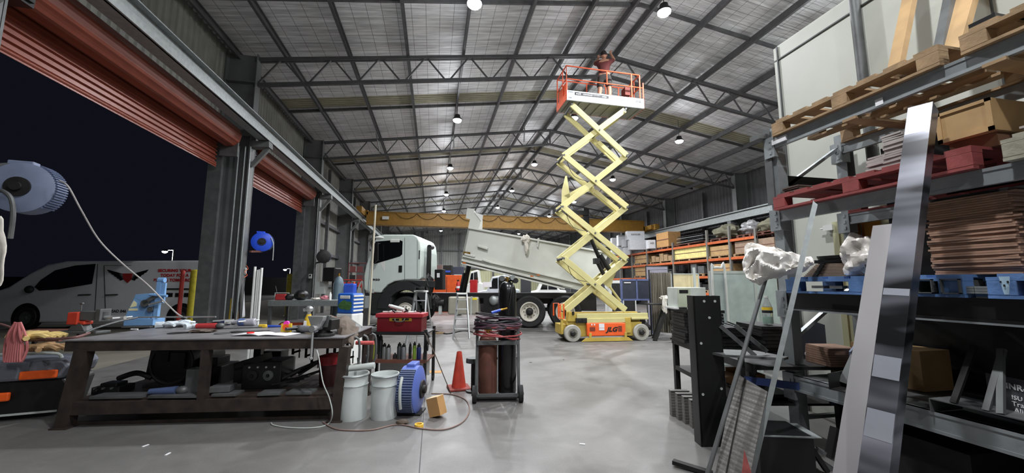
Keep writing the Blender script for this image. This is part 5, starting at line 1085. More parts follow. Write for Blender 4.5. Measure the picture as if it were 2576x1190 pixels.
solo(one('tube', [P(1040, 842, Z=.012), P(1090, 834, Z=.012), P(1125, 840, Z=.012), P(1165, 832, Z=.012), P(1190, 836, Z=.012)], .02, 6, 5), 'floor_hose', M_dark, 'dark hose lying on the floor under the step ladder', 'hose', smooth=True)
solo(one('box', -.12, .16, -.08, .08, 0, .006), 'paper_scrap', M_card, 'flat cardboard scrap on the floor beside the cart', 'cardboard', P(1087, 936, Z=0), VR)
for i, (px, py) in enumerate(((1335, 912), (1418, 905), (1197, 868), (422, 1143), (366, 1122), (1465, 1118))):
    solo(one('cb', (0, 0, .003), (.05, .015, .005)), 'paper_scrap', (M_dark, M_paper)[(i > 1)*1], ('dark offcut right of the gas trolley', 'small dark speck in the open floor', 'white scrap left of the gas trolley', 'white scrap on the floor in front of the workbench, lower', 'white scrap on the floor in front of the workbench, upper', 'tiny scrap low in the open floor')[i], 'scrap', P(px, py, Z=0), R.uniform(0, 3))
# clutter past the rear bench, left wall
t = thing('drill_press', 'tall dark pedestal drill near the left wall', 'machine', P(832, 790, D=12.5)*1, VR); t.location.z = 0
mb = MB(); mb.box(-.25, .25, -.2, .2, 0, .06); mb.cyl((0, .1, 0), (0, .1, 1.9), .06); mb.box(-.2, .2, -.15, .2, .95, 1.0); mb.build('column', M_dark, t)
mb = MB(); mb.box(-.22, .18, -.25, .25, 1.5, 1.95); mb.build('head', M_black, t, bevel=.04); mb = MB(); mb.box(-.5, -.22, -.1, .2, 1.1, 1.5); mb.build('control_box', M_greyl, t)
t = thing('gas_cylinder', 'blue-grey gas cylinder standing beyond the rear bench', 'gas cylinder', P(848, 790, D=10.0)*1, 0); t.location.z = 0
h_ = P(848, 695, D=10.0).z; mb = MB(); mb.lathe([(.13, 0), (.13, h_-.2), (.09, h_-.06), (.03, h_)], n=20); mb.build('shell', mat('blue_grey_paint', (88, 106, 116), .5, .1), t, smooth=True); mb = MB(); mb.cyl((0, 0, h_), (0, 0, h_+.08), .025); mb.build('valve', M_brass, t)
t = thing('jerry_can', 'blue plastic jerry can beyond the cooler', 'can', P(880, 742, D=10.2), VR); mb = MB(); mb.box(-.15, .15, -.1, .1, -.35, .3); mb.build('can', M_blue, t, bevel=.04); mb = MB(); mb.cyl((.1, 0, .3), (.1, 0, .34), .03); mb.build('cap', M_orange, t)
t = thing('storage_stand', 'low dark stand under the blue jerry can', 'stand', P(885, 742, D=10.2)*1, VR); t.location.z = 0; zz = P(880, 742, D=10.2).z-.352
mb = MB(); mb.box(-.3, .4, -.25, .25, zz-.03, zz); mb.build('top', M_dark, t)
for x in (-.28, .38): mb = MB(); mb.box(x-.02, x+.02, -.2, .2, 0, zz-.03); mb.build('leg', M_dark, t)
# red parts racks against the left wall
for i, (px, py0, w_, z0, z1, m_, l_) in enumerate(((912, 700, 1.2, 0, 2.35, mat('maroon_shelving', (96, 40, 40), .6), 'maroon shelving unit against the left wall behind the truck cab'), (883, 720, .8, 0, 1.6, mat('red_shelving', (186, 44, 34), .5), 'low bright red shelving beside the maroon unit'))):
    q = P(px, py0, D=17.5 if i == 0 else 16); t = thing('parts_shelving', l_, 'shelving', (q.x, q.y, 0), VR+.4)
    for k in range(6):
        z = z0+(z1-z0)*(k+1)/6; mb = MB(); mb.box(-w_/2, w_/2, -.2, .2, z-.03, z); mb.build('shelf', m_, t)
    for x in (-w_/2, w_/2): mb = MB(); mb.box(x-.02, x+.02, -.2, .2, 0, z1); mb.build('side', m_, t)
    for k in range(5):
        for j in range(4):
            mb = MB(); z = z0+(z1-z0)*(k+1)/6; mb.box(-w_/2+.05+j*w_/4, -w_/2+w_/4-.01+j*w_/4, -.18, .1, z+.001, z+.001+(z1-z0)*.1); mb.build('parts_bin', m_ if (k+j) % 3 else M_black, t)
t = thing('folding_chair', 'pale folded metal chair leaning left of the truck cab', 'chair', P(908, 762, D=13.0)*1, VR); t.location.z = 0
mb = MB(); mb.tube([(-.1, 0, .0), (-.15, 0, 1.0), (.0, 0, 1.5), (.1, 0, 1.0), (.25, 0, .0)], .03, 8, 4); mb.build('frame', M_greyl, t, smooth=True); mb = MB(); mb.prism([(-.1, .75), (-.13, 1.25), (-.02, 1.3), (.05, .8)], (0, -.02, 0), (1, 0, 0), (0, 0, 1), (0, .04, 0)); mb.build('back_panel', M_greyl, t)
t = thing('parts_stand', 'grey steel parts bin standing in front of the truck bumper', 'bin', P(905, 790, D=11.8)*1, VR); t.location.z = 0
mb = MB(); mb.box(-.22, .22, -.2, .2, .45, 1.05); mb.box(-.25, .3, -.25, .25, .3, .45); mb.build('bin', M_galv, t); mb = MB(); mb.box(-.2, -.15, -.15, .15, 0, .3); mb.box(.2, .25, -.15, .15, 0, .3); mb.build('foot', M_dark, t)
# ---- behind the truck
def bg(px, D, z0=0.0): q = P(px, 700, D=D); return Vector((q.x, q.y, z0))
def crate(name, x0, x1, y0, y1, D, m, label, cat, dep=.6, extra=None, z0=0):
    a, b, top = P(x0, y1, D=D), P(x1, y1, D=D), P((x0+x1)/2, y0, D=D).z; z = z0
    if z0 is None: z = P(x0, y1, D=D).z
    w_ = (b-a).length; c = (a+b)/2; t = thing(name, label, cat, (c.x, c.y, z), VR)
    mb = MB(); mb.box(-w_/2, w_/2, 0, dep, 0, top-z); mb.build('body', m, t, bevel=.01)
    if extra:
        mb = MB(); extra(mb, w_, top-z); mb.build('panel', extra.m, t)
    return t
def ex(m_, f): 
    def g(mb, w_, h_): f(mb, w_, h_)
    g.m = m_; return g
crate('tool_cabinet', 1087, 1160, 692, 732, 19.5, mat('cabinet_orange', (222, 92, 36), .45), 'orange steel cabinet behind the truck chassis', 'cabinet', .8, ex(M_dark, lambda mb, w_, h_: (mb.box(-.01, .01, -.01, 0, .1, h_-.1), mb.box(w_*.3, w_*.34, -.02, 0, h_*.6, h_*.65))))
crate('grey_cabinet', 1088, 1112, 666, 692, 20.5, mat('taupe_panel', (110, 100, 98), .6), 'taupe panel standing above the orange cabinet', 'panel', .2)
crate('dark_machine', 1114, 1135, 667, 692, 21.5, M_dark, 'dark machine cabinet behind the orange cabinet', 'machine', .6, ex(M_blue, lambda mb, w_, h_: mb.box(-w_*.4, w_*.4, -.02, 0, h_-.4, h_-.3)))
crate('dark_machine', 1137, 1165, 671, 695, 22.5, mat('navy_machine', (50, 56, 70), .5), 'navy machine cabinet left of the hoist ram', 'machine', .6, ex(M_greyl, lambda mb, w_, h_: mb.box(-w_*.3, w_*.4, -.02, 0, h_-.6, h_-.45)))
t = thing('fire_extinguisher', 'red fire extinguisher beside the orange cabinet', 'extinguisher', bg(1153, 17.65, P(1153, 731, D=17.5).z+.002), 0); h_ = .35
mb = MB(); mb.lathe([(.09, 0), (.09, .3), (.04, .38), (.03, .42)], n=16); mb.build('bottle', M_red, t, smooth=True); mb = MB(); mb.cyl((0, 0, .1), (0, 0, .2), .092, n=16); mb.build('label', M_paper, t); mb = MB(); mb.box(-.06, .04, -.02, .02, .42, .48); mb.build('valve', M_black, t)
t = crate('extinguisher_stand', 1146, 1160, 731, 760, 17.5, M_dark, 'dark plinth carrying the fire extinguisher', 'stand', .3)
def vehicle(px0, px1, ytop, ybot, D, m, label, name, cat):
    a, b = P(px0, ybot, D=D), P(px1, ybot, D=D); L_ = (b-a).length; H_ = P(px0, ytop, D=D).z; c = (a+b)/2; t = thing(name, label, cat, (c.x, c.y, 0), VR)
    s = H_/1.6
    mb = MB(); mb.prism([(-L_/2, .35), (-L_/2, .85*s), (-L_*.25, .95*s), (-L_*.13, 1.5*s), (L_*.22, H_), (L_*.32, 1.0*s), (L_/2, .95*s), (L_/2, .35)], (0, 0, 0), (1, 0, 0), (0, 0, 1), (0, 1.7, 0)); mb.build('body', m, t, bevel=.05)
    mb = MB(); mb.prism([(-L_*.19, 1.0*s), (-L_*.11, 1.42*s), (.0, 1.45*s), (.0, 1.0*s)], (0, -.01, 0), (1, 0, 0), (0, 0, 1), (0, .02, 0)); mb.build('front_window', M_glass, t)
    mb = MB(); mb.prism([(.04, 1.0*s), (.04, 1.46*s), (L_*.2, H_*.94), (L_*.26, 1.0*s)], (0, -.01, 0), (1, 0, 0), (0, 0, 1), (0, .02, 0)); mb.build('rear_window', M_glass, t)
    for x in (-L_*.3, L_*.3):
        for y in (0, 1.5): mb = MB(); mb.lathe([(.15, -.02), (.33, 0), (.33, .2), (.15, .22)], (x, y, .33), (0, 1, 0), 20); mb.build('wheel', M_rubber, t, smooth=True)
    return t
ute = vehicle(1196, 1308, 690, 760, 19.0, mat('pale_ute_paint', (190, 198, 204), .35), 'pale utility vehicle parked behind the truck chassis', 'utility_vehicle', 'vehicle')
vehicle(1330, 1425, 700, 750, 22.0, M_white, 'white vehicle far behind the truck, under the tail of the tray', 'utility_vehicle', 'vehicle')
vehicle(1165, 1215, 678, 745, 26.0, M_white, 'white vehicle furthest back behind the hoist ram', 'utility_vehicle', 'vehicle')
crate('red_bin', 1182, 1200, 704, 728, 18.3, M_red, 'red bin behind the truck chassis', 'bin', .4)
crate('dark_cabinet', 1310, 1336, 690, 735, 18.0, mat('charcoal_cabinet', (52, 54, 58), .5), 'charcoal cabinet under the middle of the tray', 'cabinet', .5)
mb = MB(); mb.box(-.75, -.3, -.02, .0, 1.25, 1.5); mb.build('side_sign', M_paper, ute)
crate('fuel_tank_stand', 1536, 1600, 706, 742, 14.6, M_white, 'white framed tray on the floor behind the scissor lift', 'tray', .9, ex(M_dark, lambda mb, w_, h_: (mb.box(-w_*.45, -.02, -.01, 0, .1, h_-.1), mb.box(.02, w_*.45, -.01, 0, .1, h_-.1))))
# ---- van outside
VF = Frame(P(65, 829, Z=0), VR); vt = thing('delivery_van', 'white panel van with wings emblem and red slogan parked outside the doorway', 'van', VF.o, VR)
def vp(L, y=0): return [(q.x, q.z) for q in (VF.pt(px, py, y) for px, py in L)]
M_van = mat('van_white', (220, 222, 226), .35, 0, .03)
op = vp([(-75, 812), (-80, 770), (-50, 745), (20, 722), (70, 690), (118, 665), (165, 657), (505, 655), (512, 662), (515, 812)])
mb = MB(); mb.prism(op, (0, 0, 0), *X3, (0, 1.9, 0)); vb = mb.build('body', M_van, vt, bevel=.06)
mb = MB(); mb.prism(vp([(88, 722), (104, 704), (140, 680), (190, 668), (241, 664), (232, 714), (150, 728), (100, 731)]), (0, -.015, 0), *X3, (0, .03, 0)); mb.build('front_window', M_glass, vb)
mb = MB(); mb.prism(vp([(-20, 735), (40, 712), (92, 680), (118, 667), (100, 672), (20, 712)]), (0, .1, 0), *X3, (0, 1.7, 0)); mb.build('windscreen', M_glass, vb)
mb = MB()
for a, b in (((262, 668), (266, 795)), ((262, 668), (330, 668)), ((246, 664), (238, 800))): 
    q = vp([a, b]); mb.beam((q[0][0], -.003, q[0][1]), (q[1][0], -.003, q[1][1]), .015, .01)
mb.build('door_gap', M_arch, vb)
for a in (214, 282):
    q = vp([(a-14, 742), (a+16, 741)]); mb = MB(); mb.beam((q[0][0], -.03, q[0][1]), (q[1][0], -.03, q[1][1]), .04, .03); mb.build('door_handle', M_arch, vb)
q = vp([(400, 727), (512, 727)]); mb = MB(); mb.beam((q[0][0], -.01, q[0][1]), (q[1][0], -.01, q[1][1]), .03, .04); mb.build('slide_rail', M_black, vb)
mb = MB()
for s in (-1, 1):
    for k in range(5):
        q = vp([(322+s*8, 690+k*3), (322+s*(52-k*7), 678+k*5), (322+s*(46-k*7), 686+k*5)]); mb.prism(q, (0, -.012-.002*k, 0), *X3, (0, .012, 0))
em = mb.build('wings_emblem', M_black, vb)
mb = MB(); mb.prism(vp([(310, 688), (334, 688), (332, 702), (322, 712), (312, 702)]), (0, -.024, 0), *X3, (0, .02, 0)); mb.build('shield', mat('emblem_red', (150, 40, 40), .5), em)
M_vr = mat('van_red_text', (190, 40, 44), .5)
for k, s_ in enumerate(('SECURING YOUR', 'TODAY FOR A', 'BETTER TOMORROW')):
    q = vp([(440, 681+k*12)])[0]; text(s_, .125, M_vr, vb, (q[0], -.012, q[1]), bold=.006, sx=1.05)
q = vp([(300, 783)])[0]; text('SAD 046', .12, M_blk, vb, (q[0], -.012, q[1]), bold=.003)
q = vp([(305, 757)])[0]; text('__________', .08, M_blk, vb, (q[0], -.012, q[1])) if 0 else None
mb = MB()
for k in range(3):
    q = vp([(420+22*k, 737), (434+22*k, 747)]); mb.box(q[0][0], q[1][0], -.012, 0, q[1][1], q[0][1])
mb.build('social_icon', M_blk, vb)
for px in (65, 455):
    c_ = VF.pt(px, 800, 0)
    mb = MB(); mb.lathe([(.001, -.01), (.46, -.01)], (c_.x, 0, .36), (0, 1, 0), 28, caps=False); mb.build('wheel_arch', M_black, vt)
    for y in (-.03, 1.7):
        mb = MB(); mb.lathe([(.2, .0), (.33, 0), (.36, .04), (.36, .2), (.2, .22)], (c_.x, y, .36), (0, 1, 0), 28, caps=False); w1 = mb.build('wheel', M_rubber, vt, smooth=True)
        mb = MB(); mb.lathe([(.2, .01), (.06, .02), (.001, .0)], (c_.x, y, .36), (0, 1, 0), 16, caps=False); mb.build('rim', M_steel, w1)
mb = MB(); mb.blob((VF.pt(85, 728).x, -.12, VF.pt(85, 728).z), (.13, .08, .12), 2, .03); mb.build('door_mirror', M_arch, vb, smooth=True)
# distant yard: fence line, trees and lights
mb = MB(); mb.box(-70, -8, 58, 58.2, -.03, 2.2); st(mb, 'yard_fence', M_dark, 'dark fence at the back of the yard')
t = thing('parked_car', 'dark car silhouette far outside behind the van', 'car', (-33, 24, -.03), .5)
mb = MB(); mb.prism([(-2.3, .3), (-2.3, .8), (-1.2, 1.0), (-.6, 1.45), (1.0, 1.45), (1.6, 1.0), (2.3, .9), (2.3, .3)], (0, -.9, 0), *X3, (0, 1.8, 0)); mb.build('body', M_dark, t, bevel=.06)
for x in (-1.5, 1.5): mb = MB(); mb.lathe([(.2, 0), (.33, 0), (.33, .2), (.2, .2)], (x, -.92, .33), (0, 1, 0), 20); mb.build('wheel', M_rubber, t)
for px, py, D_, e_, l_ in ((415, 631, 30, 3500, 'bright white street lamp outside beyond the van'), (717, 677, 45, 1200, 'street lamp seen through the second doorway')):
    q = P(px, py, D=D_); t = thing('street_lamp', l_, 'street lamp', (q.x, q.y, -.03)); mb = MB(); mb.cyl((.6, 0, 0), (.6, 0, q.z+.1), .06, n=10); mb.cyl((.6, 0, q.z+.1), (0, 0, q.z+.1), .04, n=8); mb.build('pole', M_steel, t)
    mb = MB(); mb.lathe([(.1, .1), (.2, .02), (.2, 0)], (0, 0, q.z), n=16); mb.build('head', M_dark, t); mb = MB(); mb.blob((0, 0, q.z-.03), (.17, .17, .12), 1, 0, 14, 10); mb.build('bulb', M_lens, t)
    ld = bpy.data.lights.new('street', 'POINT'); ld.energy = e_*.3; ld.shadow_soft_size = .2; lo = bpy.data.objects.new('street_light', ld); COL.objects.link(lo); lo.parent = t; lo.location = (0, 0, q.z-.3)
# ================================================================ right: partition wall and near pallet rack
M_wpan = mat('off_white_panel', (192, 194, 184), .45, 0, .04, 2)
mb = MB(); mb.box(4.25, 4.4, -4, 3.9, 0, 4.45); mb.box(4.24, 4.26, 3.86, 3.9, 0, 4.45)
st(mb, 'wall_partition', M_wpan, 'off-white insulated panel wall behind the pallet rack')
mb = MB(); mb.box(4.235, 4.25, -4, 3.9, 4.27, 4.285); mb.box(4.235, 4.25, 1.98, 1.99, 0, 4.3); mb.box(4.23, 4.25, 3.84, 3.855, 0, 4.45); mb.box(4.23, 4.25, -.2, -.19, 0, 4.3); st(mb, 'trim_2', M_steel, 'panel joints of the partition wall')
st(one('cyl', (4.18, 2.88, 2.6), (4.18, 2.88, 7.6), .045), 'trim_3', M_steel, 'vertical grey pipe on the partition wall', smooth=True)
st(one('box', 4.4, 16.4, 3.75, 3.9, 0, 4.4), 'wall_partition_end', M_wpan, 'far side of the panelled room')
st(one('box', 4.3, 16.4, -4, 3.9, 4.4, 4.5), 'room_roof', M_wpan, 'roof of the panelled room')
mb = MB(); mb.box(4.2, 4.25, 2.5, 3.3, 0, 2.05); mb.box(4.19, 4.25, 3.28, 3.34, 0, 2.1); st(mb, 'door_4', mat('cream_door', (186, 186, 150), .5, 0, .04, 2), 'cream door in the partition wall behind the rack')
t = thing('alarm_box', 'small white box on the wall above the cream door', 'switch box', P(2087, 573, X=4.2), 0); mb = MB(); mb.box(-.03, .05, -.05, .05, -.03, .03); mb.build('box', M_white, t); mb = MB(); mb.cyl((.0, .05, 0), (.0, .1, 0), .008, n=8); mb.build('cable_gland', M_white, t)
RXF, RXB, RY1, RY0 = 3.2, 4.02, 3.05, .1
M_rack = mat('galvanised_rack', (150, 156, 158), .45, .45, .1, 10)
t = thing('pallet_rack', 'tall grey galvanised pallet rack filling the right of the view', 'rack', (RXF, RY1, 0))
for y in (0, RY0-RY1):
    for x in (0, RXB-RXF):
        mb = MB(); mb.channel((x+.05, y, 0), (x+.05, y, 2.95), .1, .1, .006, (1 if x == 0 else -1, 0, 0)); mb.box(x-.02, x+.14, y-.07, y+.07, 0, .01); mb.build('upright', M_rack, t)
    for k in range(4): mb = MB(); mb.beam((.08, y, .25+.7*k), (.78, y, .25+.7*k+(.45 if k % 2 else 0)), .04, .03); mb.build('frame_brace', M_rack, t)
LV = [(.50, .63), (1.22, 1.36), (2.02, 2.12), (2.73, 2.83)]
M_dbeam = M_black
for i, (a, b) in enumerate(LV):
    for x in (0, RXB-RXF-.02):
        mb = MB(); m_ = M_dbeam if i == 1 and x == 0 else M_rack
        mb.box(x-.03, x+.02, RY0-RY1+.05, -.05, a+.012, b); mb.box(x-.035, x-.0, RY0-RY1+.05, -.05, a, a+.02); mb.box(x-.035, x-.0, RY0-RY1+.05, -.05, b-.02, b); bo = mb.build('shelf_beam', m_, t)
        if i == 1 and x == 0: mb = MB(); mb.box(x-.04, x-.005, RY0-RY1+.05, -.05, a-.012, a); mb.build('lower_lip', M_rack, bo)
        mb = MB(); mb.box(x-.04, x+.06, -.06, .05, a-.08, b+.02); 
        for k in range(3): mb.box(x-.045, x-.03, -.03, -.01, a-.05+.06*k, a-.02+.06*k)
        mb.build('beam_connector', M_rack, t)
    if i in (0,):
        mb = MB(); mb.box(.02, RXB-RXF, RY0-RY1+.06, -.06, b-.025, b-.002); mb.build('deck_board', M_steel, t)
mb = MB(); mb.box(RXB-RXF+.005, RXB-RXF+.02, RY0-RY1, -.35, .02, 2.68); mb.build('added_dark_sheet', M_black, t)  # black sheet added to darken the wall seen through the rack
mb = MB(); mb.box(-.05, .0, -.2, -.05, 2.76, 2.81); mb.build('label_strip', M_paper, t)
mb = MB(); mb.box(-.038, -.034, -.98, -.93, 2.74, 2.79); mb.build('torn_label', M_paper, t)
mb = MB(); mb.beam((-.02, .03, 2.95), (-.02, .03, 2.2), .08, .012, (1, 0, 0)); mb.cb((-.06, .08, 2.88), (.1, .12, .05)); mb.build('top_bracket', M_steel, t)
mb = MB(); mb.box(0.08, RXB-RXF, -.02, .0, 2.38, 2.48); mb.build('cross_bar', M_black, t)
def pallet(x0, y0, y1, z, m, label, h=.14, dx=.95, group=None, ms=None):
    """long side along y, front face at x0"""
    t = thing('pallet', label, 'pallet', (x0, y0, z), 0, group); L = y1-y0; B = ms or m
    mb = MB()
    for x in (0, dx/2-.045, dx-.09): mb.box(x, x+.09, 0, L, 0, .018)
    mb.build('bottom_board', B, t)
    for k in range(3):
        for x in (0, dx/2-.045, dx-.09):
            mb = MB(); yy = (0, L/2-.06, L-.12)[k]; mb.box(x, x+.09, yy, yy+.12, .018, h-.04); mb.build('block', m, t, bevel=.004)
    for x in (0, dx/2-.045, dx-.09):
        mb = MB(); mb.box(x, x+.09, 0, L, h-.04, h-.018); mb.build('stringer', m, t)
    mb = MB(); n = max(5, int(L/.17)); 
    for k in range(n): mb.box(0, dx, k*L/n, k*L/n+L/n*.72, h-.018, h)
    mb.build('deck', m, t)
    return t
PH = .14
# level 4 (top)
pallet(3.13, 1.72, 2.97, 2.832, M_wood, 'pine pallet on the top rack level, far end', dx=.9)
pallet(3.13, .42, 1.62, 2.832, M_wood, 'pine pallet on the top rack level, near end', dx=.9)
# level 3
M_redp = mat('faded_red_pallet_paint', (136, 62, 60), .75, 0, .15, 8, .2)
pallet(3.1, 1.62, 2.99, 2.122, M_redp, 'faded red pallet on the rack level below the top', dx=.95)
pallet(3.1, .3, 1.5, 2.122, mat('weathered_pallet', (150, 146, 130), .85, 0, .2, 8, .3), 'weathered grey pallet right of the red one', dx=.95)
# level 2
M_bluep = mat('blue_pallet_paint', (82, 116, 166), .7, 0, .2, 8, .2)
pallet(3.12, 1.75, 2.95, 1.362, M_bluep, 'blue pallet at the far end of the middle rack level', dx=.9, ms=M_bluep)
pallet(3.12, .45, 1.65, 1.362, M_bluep, 'blue pallet at the near end of the middle rack level', dx=.9)
# top level goods: timber posts leaning to the wall, black box, wrapped packs
def post(a, b, w_, h_, m, label, name='timber_post', cat='timber'):
    mb = MB(); mb.beam(a, b, w_, h_, (1, 0, 0)); return solo(mb, name, m, label, cat)
for (bx, tx, y_, m_, l_, w_) in ((2235, 2300, 0, M_ply, 'orange-brown timber post leaning on the partition wall above the rack, left', .09), (2345, 2400, 0, M_steel, 'grey metal post leaning between the two timber posts', .06), (2375, 2450, 0, M_ply, 'orange-brown timber post leaning above the rack, right', .12)):
    a = P(bx, 175 if bx < 2300 else 110, X=3.55); a.z = 2.975; b = P(tx, -60, X=4.15); post(a, b, w_, .05, m_, l_)
for i, px in enumerate((2156, 2194)):
    q = P(px, 570, X=4.14); solo(one('box', -.03, .03, -.05, .05, 0, q.z+.12), 'timber_post', mat('orange_timber', (190, 130, 50), .7, 0, .12), ('orange timber standing behind the rack by the cream door, left of two', 'orange timber standing behind the rack by the cream door, right of two')[i], 'timber', (q.x, q.y, 0))
a = P(2500, 25, X=3.45); solo(one('cb', (0, 0, .06), (.25, .12, .12)), 'black_case', M_black, 'black case on the near top pallet', 'case', (a.x, a.y, 2.973), 0)
for i in range(2):
    mb = MB(); mb.blob((0, 0, .04), (.14, .2, .05), 5+i, .3, flat=-.035); solo(mb, 'wrapped_pack', mat('clear_wrap', (170, 166, 158), .3, 0, .2), ('plastic wrapped bundle on the near top pallet', 'plastic wrapped bundle on the far top pallet')[i], 'package', (3.5, (.8, 2.0)[i], 2.98+.0), 0, smooth=True)
mb = MB()
for k in range(7): mb.box(0, .5, -.5+.14*k, -.49+.14*k, 0, .03)
mb.box(0, .5, -.5, .4, .03, .035); solo(mb, 'mesh_sheet', M_dark, 'dark grating sheet on the near top pallet beside the black case', 'sheet', (3.25, 1.15, 2.975), 0)
# level 3 goods
def stack(name, label, cat, x, y, z, w_, d_, n, th, m, jit=.012, rz=0, group=None, mat2=None):
    """stack of thin sheets: each sheet a thing of its own"""
    o0 = None
    for k in range(n):
        if o0 is None:
            mb = MB(); mb.box(-w_/2, w_/2, -d_/2, d_/2, 0, th*.86); o0 = mb.build(name, m); o = o0
        else: o = o0.copy(); COL.objects.link(o)
        o.location = (x+R.uniform(-jit, jit), y+R.uniform(-jit, jit), z+k*th); o.rotation_euler = (0, 0, rz+R.uniform(-.05, .05)*(jit > .005))
        tag(o, label, cat, group or label)
M_tile = mat('pale_cement_sheet', (164, 156, 152), .8, 0, .12, 10)
zz = 2.122+PH+.001
def lvl(px, X, z): return P(px, 400, X=X).y
stack('cement_sheet', 'pale cut sheet in the taller stack on the red pallet', 'sheet', 3.32, lvl(2262, 3.2, 0)+.02, zz, .26, .13, 16, .0158, M_tile, .006, 0, 'sheets in the taller stack on the red pallet')
stack('cement_sheet', 'pale cut sheet in the shorter stack on the red pallet', 'sheet', 3.36, lvl(2205, 3.2, 0), zz, .28, .17, 9, .0148, M_tile, .012, 0, 'sheets in the shorter stack on the red pallet')
stack('dark_offcut', 'brown offcut in the small stack at the far end of the red pallet', 'offcut', 3.3, 2.88, zz, .2, .16, 5, .014, mat('dark_board', (84, 72, 64), .8), .015, 0, 'offcuts at the end of the red pallet')
solo(one('cb', (0, 0, .012), (.45, .4, .022)), 'board', M_tile, 'flat pale board lying on the red pallet', 'board', (3.45, 2.55, zz), 0)
t = thing('plywood_crate', 'plywood crate sitting above the red pallet', 'crate', (3.22, (lvl(2362, 3.2, 0)+lvl(2525, 3.25, 0))/2, zz+.085), 0); L_ = abs(lvl(2362, 3.2, 0)-lvl(2525, 3.25, 0))
mb = MB(); mb.box(0, .7, -L_/2, L_/2, 0, .2); mb.build('box', M_ply, t, bevel=.003)
mb = MB(); mb.box(-.008, 0, -L_/2, L_/2, 0, .025); mb.box(-.008, 0, -L_/2, L_/2, .18, .2); mb.box(-.008, 0, -L_/2, -L_/2+.025, 0, .2); mb.box(-.008, 0, L_/2-.025, L_/2, 0, .2); mb.build('edge_batten', M_ply, t)
solo(one('box', 0, .6, -L_/2+.02, L_/2-.02, 0, .083), 'packing_carton', mat('brown_carton', (120, 84, 60), .8), 'brown carton between the plywood crate and the red pallet', 'carton', (3.27, t.location.y, zz), 0)  # deeper brown than the other cardboard
stack('cement_sheet', 'pale sheet in the low stack on the weathered pallet', 'sheet', 3.45, 1.1, zz, .5, .7, 5, .014, M_tile, .015, 0, 'sheets on the weathered pallet')
drape([[P(2105, 335, D=4.3), P(2150, 338, D=4.3), P(2200, 345, D=4.2)], [P(2115, 370, D=4.3), P(2150, 380, D=4.25), P(2195, 372, D=4.2)], [P(2100, 400, D=4.3), P(2140, 402, D=4.25), P(2170, 400, D=4.2)], [P(2100, 420, D=4.3), P(2130, 425, D=4.25), P(2150, 425, D=4.2)]], .015, mat('crumpled_brown_wrap', (150, 140, 118), .6, 0, .2, 8), 'plastic_wrap', 'crumpled brownish plastic hanging behind the top beam of the rack', 'wrap', 2, .06)
# planks under the top level
for i, y in enumerate((2.3, 1.5)): solo(one('cb', (0, 0, 0), (.9, .1, .02)), 'plank', M_wood, ('plank across the top rack beams, far', 'plank across the top rack beams, near')[i], 'plank', (3.6, y, 2.72), 0)
# level 2 goods
zz = 1.362+PH+.001
y0_, y1_ = lvl(2290, 3.2, 0), lvl(2510, 3.2, 0)
stack('fibreboard_sheet', 'brown fibreboard sheet in the big stack on the near blue pallet', 'sheet', 3.55, (y0_+y1_)/2-.02, zz, .62, abs(y0_-y1_), 34, .0142, M_brown, .008, 0, 'fibreboard sheets on the near blue pallet')
stack('dark_sheet', 'dark sheet on top of the fibreboard stack', 'sheet', 3.6, (y0_+y1_)/2, zz+34*.0142+.003, .6, abs(y0_-y1_)*.9, 2, .012, M_dark, .006, 0, 'dark sheets above the fibreboard')
t = thing('banded_disc_stack', 'stack of brown fibre discs with a black strap on the far blue pallet', 'discs', (3.42, lvl(2062, 3.35, 0), zz), 0)
for k in range(9): mb = MB(); r_ = .235-.011*k; mb.cyl((0, 0, k*.0125), (0, 0, k*.0125+.0105), r_, n=32); mb.build('disc', mat('brown_grey_board', (128, 112, 98), .8, 0, .12), t)
mb = MB(); 
for k in range(9): r_ = .237-.011*k; mb.cb((-r_, 0, k*.0125+.006), (.012, .04, .0125))
mb.build('strap', M_black, t)
stack('black_mat', 'black rubber mat in the pile on the far blue pallet', 'mat', 3.62, lvl(2085, 3.55, 0)+.02, zz+.115, .28, .24, 6, .013, M_black, .01, 0, 'rubber mats on the far blue pallet')
# plastic bag of blocks
t = thing('plastic_bag', 'clear plastic bag of scraps on the far blue pallet', 'bag', (3.3, lvl(2152, 3.3, 0), zz), 0)
mb = MB(); mb.blob((0, 0, .15), (.15, .15, .16), 11, .2, 44, 30, 2.2, flat=-.145); mb.build('bag', mat('bag_plastic', (206, 200, 192), .3, 0, .2, 9, .5, 20), t, smooth=True)
mb = MB(); mb.blob((-.04, -.08, .12), (.09, .1, .07), 3, .25); mb.build('contents', M_leather, t, smooth=True)
mb = MB(); mb.blob((-.02, -.14, .04), (.1, .12, .04), 7, .25, 24, 14, flat=-.035); mb.build('loose_end', MATS['bag_plastic'], t, smooth=True)
# inside the pallets and on the beam
def onl2(px, name, mb, m, label, cat, X=3.2, z=1.385, **k):
    return solo(mb, name, m, label, cat, (X, lvl(px, X, 0), z), 0, **k)
M_in = M_galv
for i, px in enumerate((2040, 2085, 2130)):
    onl2(px, 'steel_strip', one('cb', (0, 0, .02+.012), (.12, .1, .022)), M_in, ('pale steel plate inside the far blue pallet, left', 'pale steel plate inside the far blue pallet, middle', 'stack of pale plates inside the far blue pallet, right')[i], 'steel plate')
for i, px in enumerate((2310, 2375)):
    mb = MB(); w_ = .045
    for a in ((-w_, w_, -w_+.045, -w_+.051), (-w_, w_, w_+.039, w_+.045)): mb.box(-.1, .1, a[0], a[1], a[2], a[3])
    mb.box(-.1, .1, -w_, -w_+.006, 0, .09); mb.box(-.1, .1, w_-.006, w_, 0, .09)
    onl2(px, 'square_tube', mb, M_steel, ('square steel tube end inside the near blue pallet, left', 'square steel tube end inside the near blue pallet, right')[i], 'steel tube')
